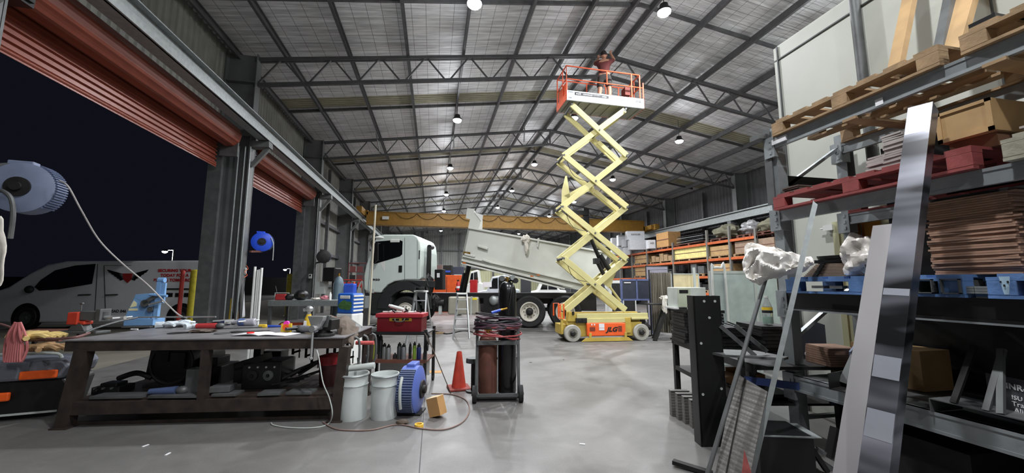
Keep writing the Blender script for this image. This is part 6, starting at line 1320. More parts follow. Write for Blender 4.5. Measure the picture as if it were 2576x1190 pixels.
for i, px in enumerate((2405, 2440)):
    for k in range(3): onl2(px, 'steel_offcut', one('cb', (0, 0, .008), (.12, .06, .013)), M_in, 'small flat steel offcut inside the near blue pallet', 'steel offcut', z=1.386+.015*k)['group'] = 'flat offcuts inside the near blue pallet'
for i, px in enumerate((2157, 2487)):
    t = thing('plastic_cup', ('clear patterned cup on the beam beside the wide grey bar', 'clear patterned cup on the near blue pallet')[i], 'cup', (3.14, lvl(px, 3.14, 0), 1.386), 0)
    mb = MB(); mb.lathe([(.022, 0), (.03, .1), (.028, .1), (.02, .004)], n=18); mb.build('cup', mat('pale_blue_plastic', (170, 200, 220), .2, 0, .05), t, smooth=True)
    mb = MB()
    for k in range(12): a = k*PI/6; mb.cb((.0275*math.cos(a), .0275*math.sin(a), .05+.02*(k % 2)), (.006, .006, .012))
    mb.build('pattern', M_blk, t)
onl2(2545, 'plastic_container', one('box', -.02, .3, -.09, .09, 0, .1), mat('smoky_plastic', (110, 112, 108), .4), 'smoky plastic container right of the patterned cup', 'container', bevel=.01)
onl2(2590, 'clay_pot', one('lathe', [(.06, 0), (.075, .1), (.08, .12)], n=20), mat('terracotta', (170, 100, 80), .8), 'terracotta coloured pot at the right edge of the picture', 'pot', X=3.1, z=1.386, smooth=True)
# white bag at the end of the level
bag = drape([[P(1876, 650, D=3.5), P(1880, 618, D=3.5), P(1900, 616, D=3.5), P(1960, 630, D=3.45), P(2010, 643, D=3.4), P(2040, 652, D=3.4)],
       [P(1868, 665, D=3.4), P(1888, 636, D=3.35), P(1925, 634, D=3.27), P(1975, 643, D=3.3), P(2020, 660, D=3.3), P(2046, 660, D=3.3)],
       [P(1874, 692, D=3.34), P(1890, 668, D=3.38), P(1920, 664, D=3.2), P(1965, 668, D=3.27), P(2005, 668, D=3.2), P(2035, 668, D=3.3)],
       [P(1880, 700, D=3.3), P(1893, 690, D=3.28), P(1922, 690, D=3.22), P(1960, 684, D=3.24), P(2000, 676, D=3.28), P(2030, 676, D=3.3)],
       [P(1890, 708, D=3.36), P(1908, 712, D=3.3), P(1930, 704, D=3.36), P(1952, 694, D=3.36), P(1998, 684, D=3.36), P(2020, 682, D=3.36)]], .006, mat('white_sack_cloth', (236, 232, 226), .8, 0, .05), 'white_sack', 'crumpled white sack sticking out of the left end of the rack', 'sack', 6, .02, 8, .16)
# level 1: C sections, bracket, perforated plate with white writing
Z1 = .632
def c_sec(y, label, tilt, L_=.42, w_=.16, x=3.2):
    t = thing('steel_channel', label, 'steel section', (x, y, Z1), 0)
    mb = MB(); mb.channel((0, 0, .02), (.22, tilt, L_), w_, .07, .006, (1, 0, 0)); mb.build('section', M_steel, t); return t
c_sec(lvl(2085, 3.2, 0), 'steel channel offcut standing tilted behind the wide grey bar', -.05)
t = thing('steel_tray', 'open folded steel tray on the lowest rack shelf', 'steel tray', (3.2, lvl(2112, 3.2, 0), Z1), .25)
mb = MB(); mb.box(-.14, .14, -.16, .16, 0, .006); mb.box(-.14, .14, -.16, -.154, 0, .12); mb.box(-.14, .14, .154, .16, 0, .12); mb.box(.134, .14, -.16, .16, 0, .12); mb.build('tray', M_dark, t)
for i, (px, a_) in enumerate(((2318, .05), (2392, .03), (2425, -.04))):
    post((3.15, lvl(px, 3.15, 0), Z1+.085), (3.35, lvl(px, 3.2, 0)+a_*-1, Z1+.085+.34), .03, .02, M_steel if i else M_dark, ('dark flat bar standing on the lowest shelf, left', 'pale flat bar standing on the lowest shelf, middle', 'grey flat bar standing on the lowest shelf, right')[i], 'flat_bar', 'bar')
t = thing('folded_bracket', 'wide folded steel bracket upside down on the lowest shelf', 'steel bracket', (3.16, lvl(2370, 3.15, 0), Z1), 0)
mb = MB(); L2 = .22; mb.box(-.02, .25, -L2, L2, .078, .084); mb.box(-.02, .25, -L2, -L2+.006, 0, .078); mb.box(-.02, .25, L2-.006, L2, 0, .078); mb.build('plate', M_steel, t)
t = thing('perforated_plate', 'dark perforated steel plate with white chalk writing on the lowest shelf', 'steel plate', (3.28, lvl(2500, 3.25, 0)-.02, Z1), math.radians(-90-12)); 
mb = MB(); mb.box(-.24, .36, 0, .008, .03, .27); pp = mb.build('plate', mat('plate_grey', (74, 74, 80), .6, .2, .1), t)
for i, (x, z) in enumerate(((-.2, .23), (-.17, .19), (-.205, .15), (-.17, .14), (-.2, .1), (-.235, .2), (-.235, .16), (-.235, .12))):
    mb = MB(); mb.cyl((x, -.002, z), (x, .003, z), .006, n=10); mb.build('hole', M_blk, pp)
text('NNR-', .045, M_wl, pp, (-.11, -.002, .22), bold=.001); text('ISU', .034, M_wl, pp, (-.1, -.002, .16)); text('Tra', .036, M_wl, pp, (-.1, -.002, .125)); text('Ali', .036, M_wl, pp, (-.1, -.002, .09))
# floor level under the rack
t = thing('steel_offcut_bin', 'black steel bin below the left end of the rack', 'bin', (P(1975, 1100, D=2.9).x, P(1975, 1100, D=2.9).y, 0), VR-.1)
mb = MB(); mb.box(-.19, .2, 0, .35, 0, P(1975, 1098, D=2.9).z); mb.build('bin', M_black, t); zt3 = P(1975, 1098, D=2.9).z
mb = MB(); mb.box(-.195, .205, -.005, .01, zt3-.006, zt3+.002); mb.box(.2, .26, 0, .3, zt3-.006, zt3); mb.build('rim', M_galv, t)
for i, (a, b) in enumerate((((2020, 1095), (2080, 1185)), ((2055, 1130), (2110, 1160)), ((2100, 1075), (2085, 1150)), ((2050, 1150), (2100, 1185)))):
    pa, pb = P(*a, D=2.95), P(*b, D=2.9); mb = MB(); mb.beam(pa, pb, .05, .03); solo(mb, 'steel_bar', M_steel if i % 2 else M_dark, ('long dark bar sloping down below the rack', 'grey bar behind the sloping bar below the rack', 'upright dark bar below the rack', 'lowest grey bar below the rack')[i], 'bar')
t = thing('box_lid', 'dark steel box behind the bars below the rack', 'box', (3.45, 2.3, 0), 0); mb = MB(); mb.box(-.2, .5, -.4, .35, 0, .4); mb.build('box', M_dark, t)
t = thing('yellow_carton', 'wooden crate low in the rack behind the bars', 'crate', (3.75, 2.6, Z1), 0); mb = MB(); mb.box(-.1, .2, -.25, .25, 0, .3); mb.build('box', M_ply, t)
# ---- things leaning on the rack
def lean(name, label, cat, top, bot, w_, h_, m, kind='beam', floor=True, **k):
    a, b = Vector(top), Vector(bot)
    if floor: b = b+(b-a)*((b.z-.01)/(a.z-b.z))
    t = thing(name, label, cat, (b.x, b.y, 0)); a = a-Vector((b.x, b.y, 0)); b0 = Vector((0, 0, b.z)); mb = MB()
    if kind == 'pipe': mb.cyl(b0, a, w_, n=16)
    elif kind == 'chan': mb.channel(b0, a, w_, h_, .003, k.get('up', (1, 0, 0)))
    else: mb.beam(b0, a, w_, h_, k.get('up', (1, 0, 0)))
    mb.build(k.get('part', 'bar'), m, t, smooth=kind == 'pipe'); return t, b0, a
lean('steel_pipe', 'grey steel pipe leaning up to the white sack', 'pipe', P(1926, 700, D=3.35), P(1781, 1188, D=2.9), .017, 0, M_steel, 'pipe')
lean('aluminium_channel', 'long thin aluminium channel leaning on the rack', 'channel', P(2052, 506, X=3.12), P(1893, 1188, D=2.85), .035, .028, M_galv, 'chan', up=(-1, -1, 0))
def flatup(): return Vector((FWD.x, FWD.y, .0))
lean('flat_bar', 'wide pale grey flat bar leaning on the rack', 'steel bar', P(2228, 566, X=3.1), P(2138, 1188, D=2.0), .135, .012, mat('primer_grey', (120, 117, 118), .5, .2, .05, 3), up=Vector((1, .35, 0)), part='flat')
def mat_tube():
    m = mat('patchy_sprayed_tube', (24, 25, 28), .28, .35, .1); nt = m.node_tree; b = nt.nodes['Principled BSDF']; L = nt.links.new
    tc = nt.nodes.new('ShaderNodeTexCoord'); mp = nt.nodes.new('ShaderNodeMapping'); L(tc.outputs['Object'], mp.inputs[0]); mp.inputs['Scale'].default_value = (.6, .6, 3.2)
    n = nt.nodes.new('ShaderNodeTexNoise'); n.inputs['Scale'].default_value = 1.6; n.inputs['Detail'].default_value = 2; L(mp.outputs[0], n.inputs['Vector'])
    r = nt.nodes.new('ShaderNodeValToRGB'); r.color_ramp.elements[0].position = .42; r.color_ramp.elements[1].position = .66
    r.color_ramp.elements[0].color = (*lin((22, 23, 26)), 1); r.color_ramp.elements[1].color = (*lin((150, 152, 162)), 1)
    L(n.outputs['Fac'], r.inputs['Fac']); L(r.outputs[0], b.inputs['Base Color']); return m
# black steel tube with bare silver patches
tt_, bt_ = P(2322, 275, X=3.08), P(2208, 1188, D=1.9)
t, b0, a0 = lean('square_tube', 'glossy black square tube with bare silver bands leaning on the rack', 'steel tube', tt_, bt_, .115, .1, mat_tube(), up=Vector((1, .3, 0)), part='tube')
def along(py_): 
    """parameter along the bar for a pixel row"""
    lo, hi = 0, 1
    for _ in range(30):
        m_ = (lo+hi)/2; q = bt_.lerp(tt_, m_); d = q-Vector((0, 0, CAMH)); yy = CY-FPX*(d.dot(UPV))/(d.dot(FWD))
        if yy > py_: lo = m_
        else: hi = m_
    return lo
rl_ = Vector((t.location.x, t.location.y, 0)); d_ = (tt_-bt_).normalized(); up_ = Vector((1, .3, 0)); xx = d_.cross(up_).normalized(); yy_ = xx.cross(d_).normalized()
M_bare = mat('bare_steel_sheen', (176, 180, 190), .3, .6, .1, 4)
for ya, yb in ((277, 345), (735, 752), (905, 960), (1040, 1112)):
    pa, pb = bt_.lerp(tt_, along(ya))-rl_, bt_.lerp(tt_, along(yb))-rl_
    for s in (-1,):
        off = yy_*s*.0505; mb = MB(); mb.beam(pa+off, pb+off, .108, .001, up_); mb.build('bare_patch', M_bare, t)
t = thing('diamond_plate', 'sheet of diamond tread plate leaning beside the table', 'tread plate', P(1830, 1188, D=2.95)*1, 0); rl_ = P(1830, 1188, D=2.95)
def mk_tread():
    m = mat('tread_plate', (116, 114, 110), .5, .3, .1, 6); nt = m.node_tree; b = nt.nodes['Principled BSDF']; L = nt.links.new
    tc = nt.nodes.new('ShaderNodeTexCoord'); mp = nt.nodes.new('ShaderNodeMapping'); L(tc.outputs['Object'], mp.inputs[0]); mp.inputs['Scale'].default_value = (34, 34, 34)
    w1 = nt.nodes.new('ShaderNodeTexChecker'); w1.inputs['Scale'].default_value = 1; L(mp.outputs[0], w1.inputs['Vector'])
    vo = nt.nodes.new('ShaderNodeTexVoronoi'); vo.inputs['Scale'].default_value = 1.0; vo.inputs['Randomness'].default_value = .0; L(mp.outputs[0], vo.inputs['Vector'])
    bp = nt.nodes.new('ShaderNodeBump'); bp.inputs['Strength'].default_value = .6; bp.inputs['Distance'].default_value = .008; bp.invert = True; L(vo.outputs['Distance'], bp.inputs['Height']); L(bp.outputs['Normal'], b.inputs['Normal'])
    return m
M_tread = mk_tread()
tl, tr_, br, bl = P(1850, 938, D=3.3), P(1930, 985, D=2.95), P(1888, 1188, D=2.75), P(1800, 1188, D=2.95)
def down(a, b): return b+(b-a)*((b.z-.005)/(a.z-b.z))
bl2, br2 = down(tl, bl), down(tr_, br); t.location = (bl2.x, bl2.y, 0); o_ = Vector((bl2.x, bl2.y, 0)); n_ = (tr_-tl).cross(bl2-tl).normalized()*.005
vs = [p-o_ for p in (tl, tr_, br2, bl2)]; vs += [v+n_ for v in vs]; mb = MB(); mb.add(vs, [(0, 1, 2, 3), (7, 6, 5, 4), (0, 4, 5, 1), (1, 5, 6, 2), (2, 6, 7, 3), (3, 7, 4, 0)]); mb.build('sheet', M_tread, t)
q0, q1 = tl.lerp(tr_, .35)-o_-n_*1.2, bl2.lerp(br2, .35)-o_-n_*1.2; mb = MB(); mb.beam(q0, q1, .01, .004, n_); mb.build('scratch_line', M_dark, t)
# black C channel post
q = P(1782, 1132, Z=0); zc = P(1828, 744, D=3.62).z
t = thing('black_channel_post', 'heavy black steel channel standing upright beside the table', 'steel column', (q.x+.1, q.y+.05, 0), VR)
mb = MB(); mb.channel((0, .05, 0), (0.02, .05, zc), .24, .12, .012, (0, 1, 0)); mb.box(-.1, .14, -.02, .1, 0, .001)
mb = MB(); mb.box(-.12, .13, -.01, .003, 0, zc); mb.box(-.12, -.105, -.01, .12, 0, zc); mb.box(.118, .13, -.01, .12, 0, zc); mb.build('channel', M_black, t)
for x, z in ((-.02, zc-.05), (.08, zc-.05), (.02, zc-.2), (-.08, .45), (.09, .5), (-.07, .9)):
    mb = MB(); mb.cyl((x, -.013, z), (x, -.008, z), .012, n=12); mb.build('bolt_hole', M_greyl, t)
# left: table with stacks
TBF = Frame(P(1690, 905, D=4.0)*1, VR); TBF = Frame((TBF.o.x+.0, TBF.o.y, 0), VR)
lat = 2.13; base = RIGHT*lat+Vector((_sy, _cy, 0))*3.5; TBF = Frame((base.x, base.y, 0), VR)
M_tab = M_dark
t = thing('plate_table', 'dark steel table stacked with plates, right of the open floor', 'table', TBF.o, VR)
mb = MB(); mb.box(0, .85, .0, 1.75, .69, .72); mb.box(-.01, .02, 0, 1.75, .66, .73); mb.build('table_top', M_tab, t)
for x in (.02, .8):
    for y in (.1, 1.7): mb = MB(); mb.box(x-.03, x+.03, y-.03, y+.03, 0, .69); mb.build('leg', M_tab, t)
mb = MB(); mb.box(0, .85, .1, 1.72, .36, .38); mb.box(-.01, .03, .1, 1.72, .34, .39); mb.build('lower_shelf', M_tab, t)
mb = MB(); mb.cb((.2, .03, .57), (.55, .03, .06), ry=.12); mb.build('blue_rail', mat('navy_rail', (44, 62, 112), .5), t)
def tb(x, y, z): return TBF.M @ Vector((x, y, z))
def tstack(label, x, y, z, w_, d_, n, th, m, jit, grp, name='steel_plate'):
    q = tb(x, y, z); stack(name, label, 'steel plate', q.x, q.y, z, w_, d_, n, th, m, jit, VR, grp)
tstack('dark steel plate in the tall rear stack on the table', .22, 1.5, .722, .48, .42, 10, .04, M_dark, .008, 'plates in the tall rear stack on the table')
tstack('dark steel plate in the front stack on the table', .3, 1.02, .722, .32, .3, 7, .034, M_dark, .008, 'plates in the front stack on the table')
tstack('dark steel plate in the stack right of the black channel post', .62, .8, .722, .34, .5, 8, .036, M_dark, .01, 'plates in the stack right of the channel post')
for i in range(4):
    a = tb(.2+.06*i, 1.02, .722+7*.034+.002); solo(one('beam', (-.08, 0, .008), (.08, .02, .05), .012, .012), 'bent_bracket', M_steel, 'small bent steel bracket on the front stack of plates', 'bracket', a, VR+i*1.2, 'brackets on the front stack of plates')
t = thing('white_cabinet', 'small white open-fronted cabinet on top of the plates', 'cabinet', tb(.12, 1.42, .722+10*.04+.002), VR)
mb = MB(); mb.box(-.17, .2, .0, .3, .02, .27); mb.build('body', mat('cabinet_white', (206, 212, 204), .4), t, bevel=.006); mb = MB(); mb.box(-.16, .0, -.008, .0, .03, .26); mb.build('frame_front', mat('pale_green_tint', (188, 196, 172), .5), t); mb = MB(); mb.box(-.14, -.03, -.012, -.007, .2, .24); mb.build('vent', M_dark, t); mb = MB(); mb.box(-.21, .2, -.02, .32, 0, .02); mb.build('base', M_white, t)
mb = MB(); mb.box(-.16, -.06, -.025, -.01, .005, .02); mb.box(.02, .1, -.025, -.01, .005, .02); mb.build('foot', M_black, t)
def bottle_c(loc, label):
    t = thing('drink_bottle', label, 'bottle', loc, VR)
    mb = MB(); mb.lathe([(.045, 0), (.05, .02), (.05, .17), (.042, .2), (.018, .26), (.018, .28)], n=24); mb.build('bottle', mat('clear_bottle', (220, 226, 224), .1, 0, .02, trans=.75), t, smooth=True)
    mb = MB(); mb.lathe([(.001, .01), (.044, .01), (.045, .08), (.001, .08)], n=20); mb.build('liquid', mat('green_liquid', (150, 210, 180), .2, 0, .02), t, smooth=True)
    mb = MB(); mb.cyl((0, 0, .28), (0, 0, .3), .019); mb.build('cap', M_white, t); mb = MB(); mb.lathe([(.0508, .15), (.0508, .18)], n=20, caps=False); lb = mb.build('label', mat('label_gold', (226, 190, 50), .5), t)
    mb = MB(); mb.lathe([(.0512, .12), (.0512, .145)], n=20, caps=False); mb.build('label_band', M_blk, lb)
q = P(1862, 778, D=3.95); bottle_c(tb(.62, .72, .722+8*.036+.002), 'clear drink bottle with yellow label and green liquid on the plates')
solo(one('cyl', (0, -.05, .035), (0, .05, .035), .035), 'paper_roll', M_white, 'small white roll behind the leaning pipe', 'roll', tb(.78, .35, .722), VR, smooth=True)
tstack('round-edged brown board in the stack at the right of the table', .78, .12, .722, .26, .28, 8, .02, M_brown, .006, 'brown boards on the table', 'brown_board')
for i, (x, y, z, s) in enumerate(((.95, .55, .9, 1.0), (.86, .1, .36, 1.0), (.9, -.1, .72, .9))):
    t = thing('gusset_plate', ('blue-grey gusset plate standing behind the rack upright, highest', 'blue-grey gusset plate on the lower shelf, lowest', 'blue-grey gusset plate standing at the front right of the table')[i], 'steel plate', tb(x, y, z if i else .722), VR)
    mb = MB(); mb.prism([(-.14*s, 0), (.14*s, 0), (.14*s, .3*s), (.02*s, .34*s), (-.14*s, .16*s)], (0, 0, 0), (1, 0, 0), (0, 0, 1), (0, .02, 0)); mb.build('plate', mat('blue_grey_primer', (100, 112, 138), .5, .1, .06), t)
for i, (a, b) in enumerate((((1812, 820), (1900, 895)), ((1848, 818), (1930, 885)))):
    mb = MB(); mb.beam(P(*a, D=3.55), P(*b, D=3.4), .02, .035); solo(mb, 'angle_bar', M_steel, ('steel bar lying at a slant on the side plate, left', 'steel bar lying at a slant on the side plate, right')[i], 'bar')
t = thing('side_plate', 'steel plate shelf jutting from the table beside the black channel post', 'steel plate', P(1870, 892, D=3.45), VR-.1); mb = MB(); mb.prism([(-.26, .1), (-.2, -.05), (.25, -.16), (.32, -.1), (.2, .2), (-.1, .25)], (0, 0, -.015), (1, 0, 0), (0, 1, 0), (0, 0, .02)); mb.build('plate', M_steel, t)
mb = MB(); mb.beam((0, .05, -.015), (0, .05, -t.location.z), .04, .04); mb.build('stand', M_dark, t)
t = thing('open_carton', 'open cardboard carton of fittings on the table lower shelf', 'carton', tb(.35, .75, .382), VR+.1)
mb = MB(); mb.box(-.15, .15, -.1, -.095, 0, .12); mb.box(-.15, .15, .095, .1, 0, .16); mb.box(-.15, -.145, -.1, .1, 0, .12); mb.box(.145, .15, -.1, .1, 0, .12); mb.box(-.15, .15, -.1, .1, 0, .005); mb.build('carton', M_card, t); mb = MB(); mb.beam((-.15, 0, .12), (-.3, 0, .1), .2, .004); mb.build('flap', mat('inner_card', (206, 170, 130), .8), t)
for k in range(3): mb = MB(); mb.torus((-.06+.06*k, -.02, .07+.02*k), (.3, 1, .2), .025, .008, 18, 6); mb.build('fitting', M_chrome, t)
tstack('dark plate on the lower shelf of the table', .3, .4, .382, .4, .34, 3, .014, M_dark, .02, 'plates on the lower shelf of the table')
t = thing('blue_crate', 'dark blue crate under the table', 'crate', tb(.35, .95, 0), VR); mb = MB(); mb.box(-.18, .2, -.15, .15, 0, .3); mb.build('crate', mat('dark_blue_plastic', (40, 58, 84), .5), t, bevel=.01)
mb = MB(); mb.tube([(-.1, -.16, .3), (-.1, -.16, .36), (.1, -.16, .36), (.1, -.16, .3)], .012, 6, 3); mb.build('handle', M_black, t)
a0_, a1_ = P(1700, 1048, Z=0), P(1752, 1078, Z=0)
for i in range(4):
    f = i/3; q = a0_.lerp(a1_, f); t = thing('tread_plate_box', ('rearmost checker plate step box leaning in a row by the table', 'second checker plate step box in the row, counted from the rear', 'third checker plate step box in the row, counted from the rear', 'front checker plate step box, fully visible, in the row by the table')[i], 'step box', (q.x, q.y, 0), VR-.02); mb = MB(); mb.box(-.04, .16, .0, .07, .0, .27); mb.build('box', M_tread, t, bevel=.006)
    mb = MB(); mb.box(-.043, .163, -.004, .0, .262, .272); mb.build('lip', M_steel, t)
solo(one('beam', (-.12, 0, .03), (.16, -.05, .02), .05, .03), 'steel_angle', M_dark, 'dark steel foot lying on the floor at the bottom edge', 'steel part', P(1735, 1180, Z=0), VR-.5)
# cone-like red warning sticker on tread plate
q = P(1858, 1165, D=2.8); t = thing('red_pennant', 'red and white torn plastic strip at the foot of the tread plate', 'strip', (q.x, q.y-.02, 0), VR); mb = MB(); mb.prism([(-.05, 0), (.07, 0), (.0, q.z+.12)], (0, -.06, 0), (1, 0, 0), (0, 0, 1), (0, .004, 0)); mb.build('strip', mat('red_white_strip', (170, 90, 86), .5, 0, .3, 20), t)
# ---- beyond the table: trestle, panels, screen, frames
def panel(x0, y0, x1, y1, D, m, label, name='panel', cat='panel', th=.03, frame=None, floor=True, fm=None):
    a, b = P(x0, y1, D=D), P(x1, y1, D=D); w_ = (b-a).length; zt_ = P((x0+x1)/2, y0, D=D).z; zb = 0 if floor else P((x0+x1)/2, y1, D=D).z; c = (a+b)/2
    t = thing(name, label, cat, (c.x, c.y, 0), VR); mb = MB(); mb.box(-w_/2, w_/2, 0, th, zb, zt_); mb.build('sheet', m, t)
    if frame: mb = MB(); f = frame; mb.box(-w_/2, w_/2, -.01, th, zt_-f, zt_+.005); mb.box(-w_/2-.005, -w_/2+f, -.01, th, 0, zt_); mb.box(w_/2-f, w_/2+.005, -.01, th, 0, zt_); mb.box(-w_/2, w_/2, -.01, th, zb, zb+f); mb.build('frame', fm or M_greyl, t)
    return t, w_, zt_
panel(1792, 682, 1908, 790, 6.2, mat('pale_blue_grey_panel', (170, 182, 180), .45), 'large pale grey framed panel behind the drink bottle', frame=.04)
t, w_, zt_ = panel(1890, 680, 1962, 800, 6.6, MATS['pale_blue_grey_panel'], 'second pale grey panel partly behind the white sack')
q = P(1816, 683, D=6.15); t = thing('bent_pipe', 'bent pale tube sticking up behind the grey panel', 'tube', (q.x, q.y+.1, 0), VR); mb = MB(); mb.tube([(-.09, 0, 0), (-.09, 0, q.z-.02), (-.05, 0, q.z+.06), (.06, 0, q.z+.06), (.12, 0, q.z), (.12, 0, 0)], .02, 8, 5); mb.build('tube', M_white, t, smooth=True)
panel(1697, 688, 1768, 870, 10.2, mat('beige_door_leaf', (206, 192, 150), .55), 'beige door leaf standing behind the white cabinet', 'door_leaf', 'door', .04, frame=.02, fm=M_greyl)
t, w_, zt_ = panel(1755, 672, 1760, 870, 10.0, M_greyl, 'pale upright post in front of the beige door leaf', 'post', 'post', .05)
# curtain screen
a = P(1640, 800, D=10.7); b = P(1694, 800, D=10.3); zt_ = P(1667, 678, D=10.5).z; L_ = (Vector((b.x, b.y))-Vector((a.x, a.y))).length; rz_ = math.atan2(b.y-a.y, b.x-a.x)
t = thing('welding_screen', 'grey welding curtain gathered on a frame', 'screen', (a.x, a.y, 0), rz_)
mb = MB(); vs = []; fs = []; n_ = 60
for i in range(n_+1):
    x = L_*i/n_; d = .04*math.sin(i*1.3)+.02*math.sin(i*2.9)
    vs += [(x, d*.4, zt_-.06-.03*abs(math.sin(i*.55))), (x, d, zt_*.55), (x, d*1.6, .12)]
for i in range(n_): 
    for k in range(2): fs.append((3*i+k, 3*i+3+k, 3*i+4+k, 3*i+1+k))
mb.add(vs, fs); mb.build('curtain', mat('grey_vinyl_curtain', (132, 126, 114), .6, 0, .15, 4), t, smooth=True)
mb = MB(); mb.tube([(-.03, 0, 0), (-.03, 0, zt_), (L_+.03, 0, zt_), (L_+.03, 0, 0)], .02, 8); mb.beam((-.03, -.3, .02), (-.03, .3, .02), .04, .03); mb.beam((L_+.03, -.3, .02), (L_+.03, .3, .02), .04, .03); mb.build('frame', M_dark, t)
# blue framed dark display panels
a = P(1566, 800, D=11.3); b = P(1641, 800, D=11.3); zt_ = P(1600, 702, D=11.3).z; zb = P(1600, 752, D=11.3).z; w_ = (b-a).length
t = thing('framed_stand', 'blue framed stand with two dark panels behind the scissor lift', 'stand', (a.x, a.y, 0), VR); M_bf = mat('blue_grey_frame', (92, 104, 150), .5)
mb = MB(); 
for x in (0, w_): mb.box(x-.03, x+.03, 0, .05, 0, zt_)
mb.box(0, w_, 0, .05, zt_-.05, zt_); mb.box(0, w_, 0, .05, zb-.05, zb); mb.box(w_*.52-.02, w_*.52+.02, 0, .05, zb, zt_); mb.box(0, w_, .4, .45, zb-.05, zb); mb.build('frame', M_bf, t)
for x0_, x1_ in ((.03, w_*.52-.02), (w_*.52+.02, w_-.03)): mb = MB(); mb.box(x0_, x1_, .01, .03, zb, zt_-.05); mb.build('dark_panel', mat('slate_panel', (52, 58, 74), .35, 0, .1), t)
mb = MB(); mb.box(.08, .28, -.01, .0, zt_-.12, zt_-.09); mb.build('note', M_paper, t)
mb = MB(); mb.blob((w_*.45, .3, .25), (.4, .2, .3), 3, .3, flat=-.25); solo(mb, 'scrap_heap', M_dark, 'dark heap of parts under the blue framed stand', 'scrap', (a.x, a.y, 0), VR)
panel(1630, 668, 1688, 820, 12.0, mat('lilac_sheet', (140, 138, 152), .5), 'grey-lilac sheet propped behind the welding curtain', 'sheet', 'sheet', .02, frame=.02, fm=M_dark)
# trestle with steel bar and rag
q0 = P(1640, 858, Z=0); q1 = P(1752, 852, Z=0); zt_ = P(1665, 768, D=9.2).z
t = thing('trestle', 'dark steel trestle holding a pale steel bar, right of the scissor lift', 'trestle', (q0.x, q0.y, 0), VR); t.scale = (1.45, 1, 1); L_ = 1.05
for (x, y0_, y1_) in ((.0, 0, 0), (.62, .25, .25)): pass
mb = MB(); mb.beam((.05, .0, 0), (.32, .05, zt_), .06, .06); mb.beam((.62, .0, 0), (.36, .05, zt_), .06, .06); mb.box(-.0, .8, .0, .5, zt_-.03, zt_); mb.build('front_frame', M_dark, t)
mb = MB(); mb.beam((.15, .5, 0), (.38, .45, zt_), .06, .06); mb.beam((.72, .5, 0), (.42, .45, zt_), .06, .06); mb.beam((.5, .0, .15), (1.05, .4, .12), .04, .04); mb.build('rear_frame', M_dark, t)
solo(one('box', -.05, 1.35, -.0, .14, 0, .12), 'steel_bar', M_galv, 'pale grey box section lying across the trestle', 'steel bar', (t.matrix_basis @ Vector((.3, .1, zt_+.002))), VR)
mb = MB(); mb.blob((0, 0, .05), (.1, .08, .06), 3, .3); mb.blob((-.04, -.07, -.12), (.06, .03, .18), 5, .3); solo(mb, 'rag', M_fabric_w, 'white rag thrown over the trestle bar', 'cloth', (t.matrix_basis @ Vector((.25, -.02, zt_+.1))), VR, smooth=True)
# ================================================================ far pallet racking along the right wall
M_orb = mat('rack_orange', (190, 92, 44), .5, .1, .15, 6); M_upg = mat('rack_upright_grey', (120, 118, 112), .5, .3, .12)
M_olive = mat('olive_canvas', (112, 110, 92), .9, 0, .2, 8, .4, 30); M_wbox = mat('white_carton', (196, 198, 202), .7, 0, .06)
X2 = 13.8
UP_ = [P(px, 650, X=X2).y for px in (1905, 1838, 1781, 1694, 1628, 1590, 1560, 1536)]
ZL = [P(1838, y_, X=X2).z for y_ in (602, 647, 693)]; ZL.append(ZL[2]-(ZL[1]-ZL[2]))
rk = thing('racking_row', 'long row of orange beamed pallet racking along the right wall', 'rack', (X2, UP_[-1], 0))
for i, y in enumerate(UP_):
    for x in (0, 1.0): mb = MB(); mb.box(x-.04, x+.06, y-UP_[-1]-.05, y-UP_[-1]+.05, 0, ZL[0]+(.65 if i in (1, 2) else .3)); mb.build('upright', M_upg, rk)
for i in range(len(UP_)-1):
    for z in ZL:
        for x in (-.03, 1.0): mb = MB(); mb.box(x, x+.05, UP_[i+1]-UP_[-1]+.05, UP_[i]-UP_[-1]-.05, z-.12, z); mb.build('beam', M_orb, rk)
        mb = MB(); mb.box(0.03, 1.0, UP_[i+1]-UP_[-1]+.1, UP_[i]-UP_[-1]-.1, z-.03, z-.005); mb.build('shelf_deck', M_rust, rk)
RP = pallet
def yy(px): return P(px, 620, X=X2).y
def rload(px0, px1, ytop, lev, m, name, label, cat, kind='box', pal=True, dep=.85):
    ya, yb = yy(px1), yy(px0); z = ZL[lev]+.002; zt_ = P((px0+px1)/2, ytop, X=X2).z
    if pal: RP(X2+.02, ya, yb, z, M_wood if lev else M_rust, 'pallet under the ' + label.replace(' of the far racking', '').replace(' on the ', ' ').replace(', ', ' '), dx=.9); z += .142
    h = max(.08, zt_-z); t = thing(name, label, cat, (X2+.08, (ya+yb)/2, z)); w_ = (yb-ya)*.94
    if kind == 'box':
        mb = MB(); mb.box(0, dep, -w_/2, w_/2, 0, h); mb.build('body', m, t, bevel=.01)
        mb = MB(); mb.box(-.006, 0, -w_/2, w_/2, h*.47, h*.53); mb.build('band', M_rust if m is not M_wbox else M_greyl, t)
    elif kind == 'blob':
        mb = MB(); mb.blob((.45, 0, h*.5), (.45, w_/2, h*.52), px0 % 17, .22, 26, 16, 2.4, flat=-h*.5); mb.build('cover', m, t, smooth=True)
    elif kind == 'sheets':
        for k in range(5): mb = MB(); mb.cb((.4, 0, .03+h*k/6), (.8, w_*(1-.07*k), .03), rz=.05*(k-2)); mb.build('sheet', M_galv if k % 2 else M_dark, t)
    elif kind == 'boxes':
        n = max(2, int(w_/.45))
        for k in range(n): hh = h*(.6+.4*((k*7) % 3)/2); mb = MB(); mb.box(0, .6, -w_/2+k*w_/n, -w_/2+(k+.85)*w_/n, 0, hh); mb.build('parcel', m, t)
    return t
rload(1893, 1948, 548, 0, M_olive, 'canvas_cover', 'olive canvas bundle on the top of the far racking, beside the near rack', 'cover', 'blob')
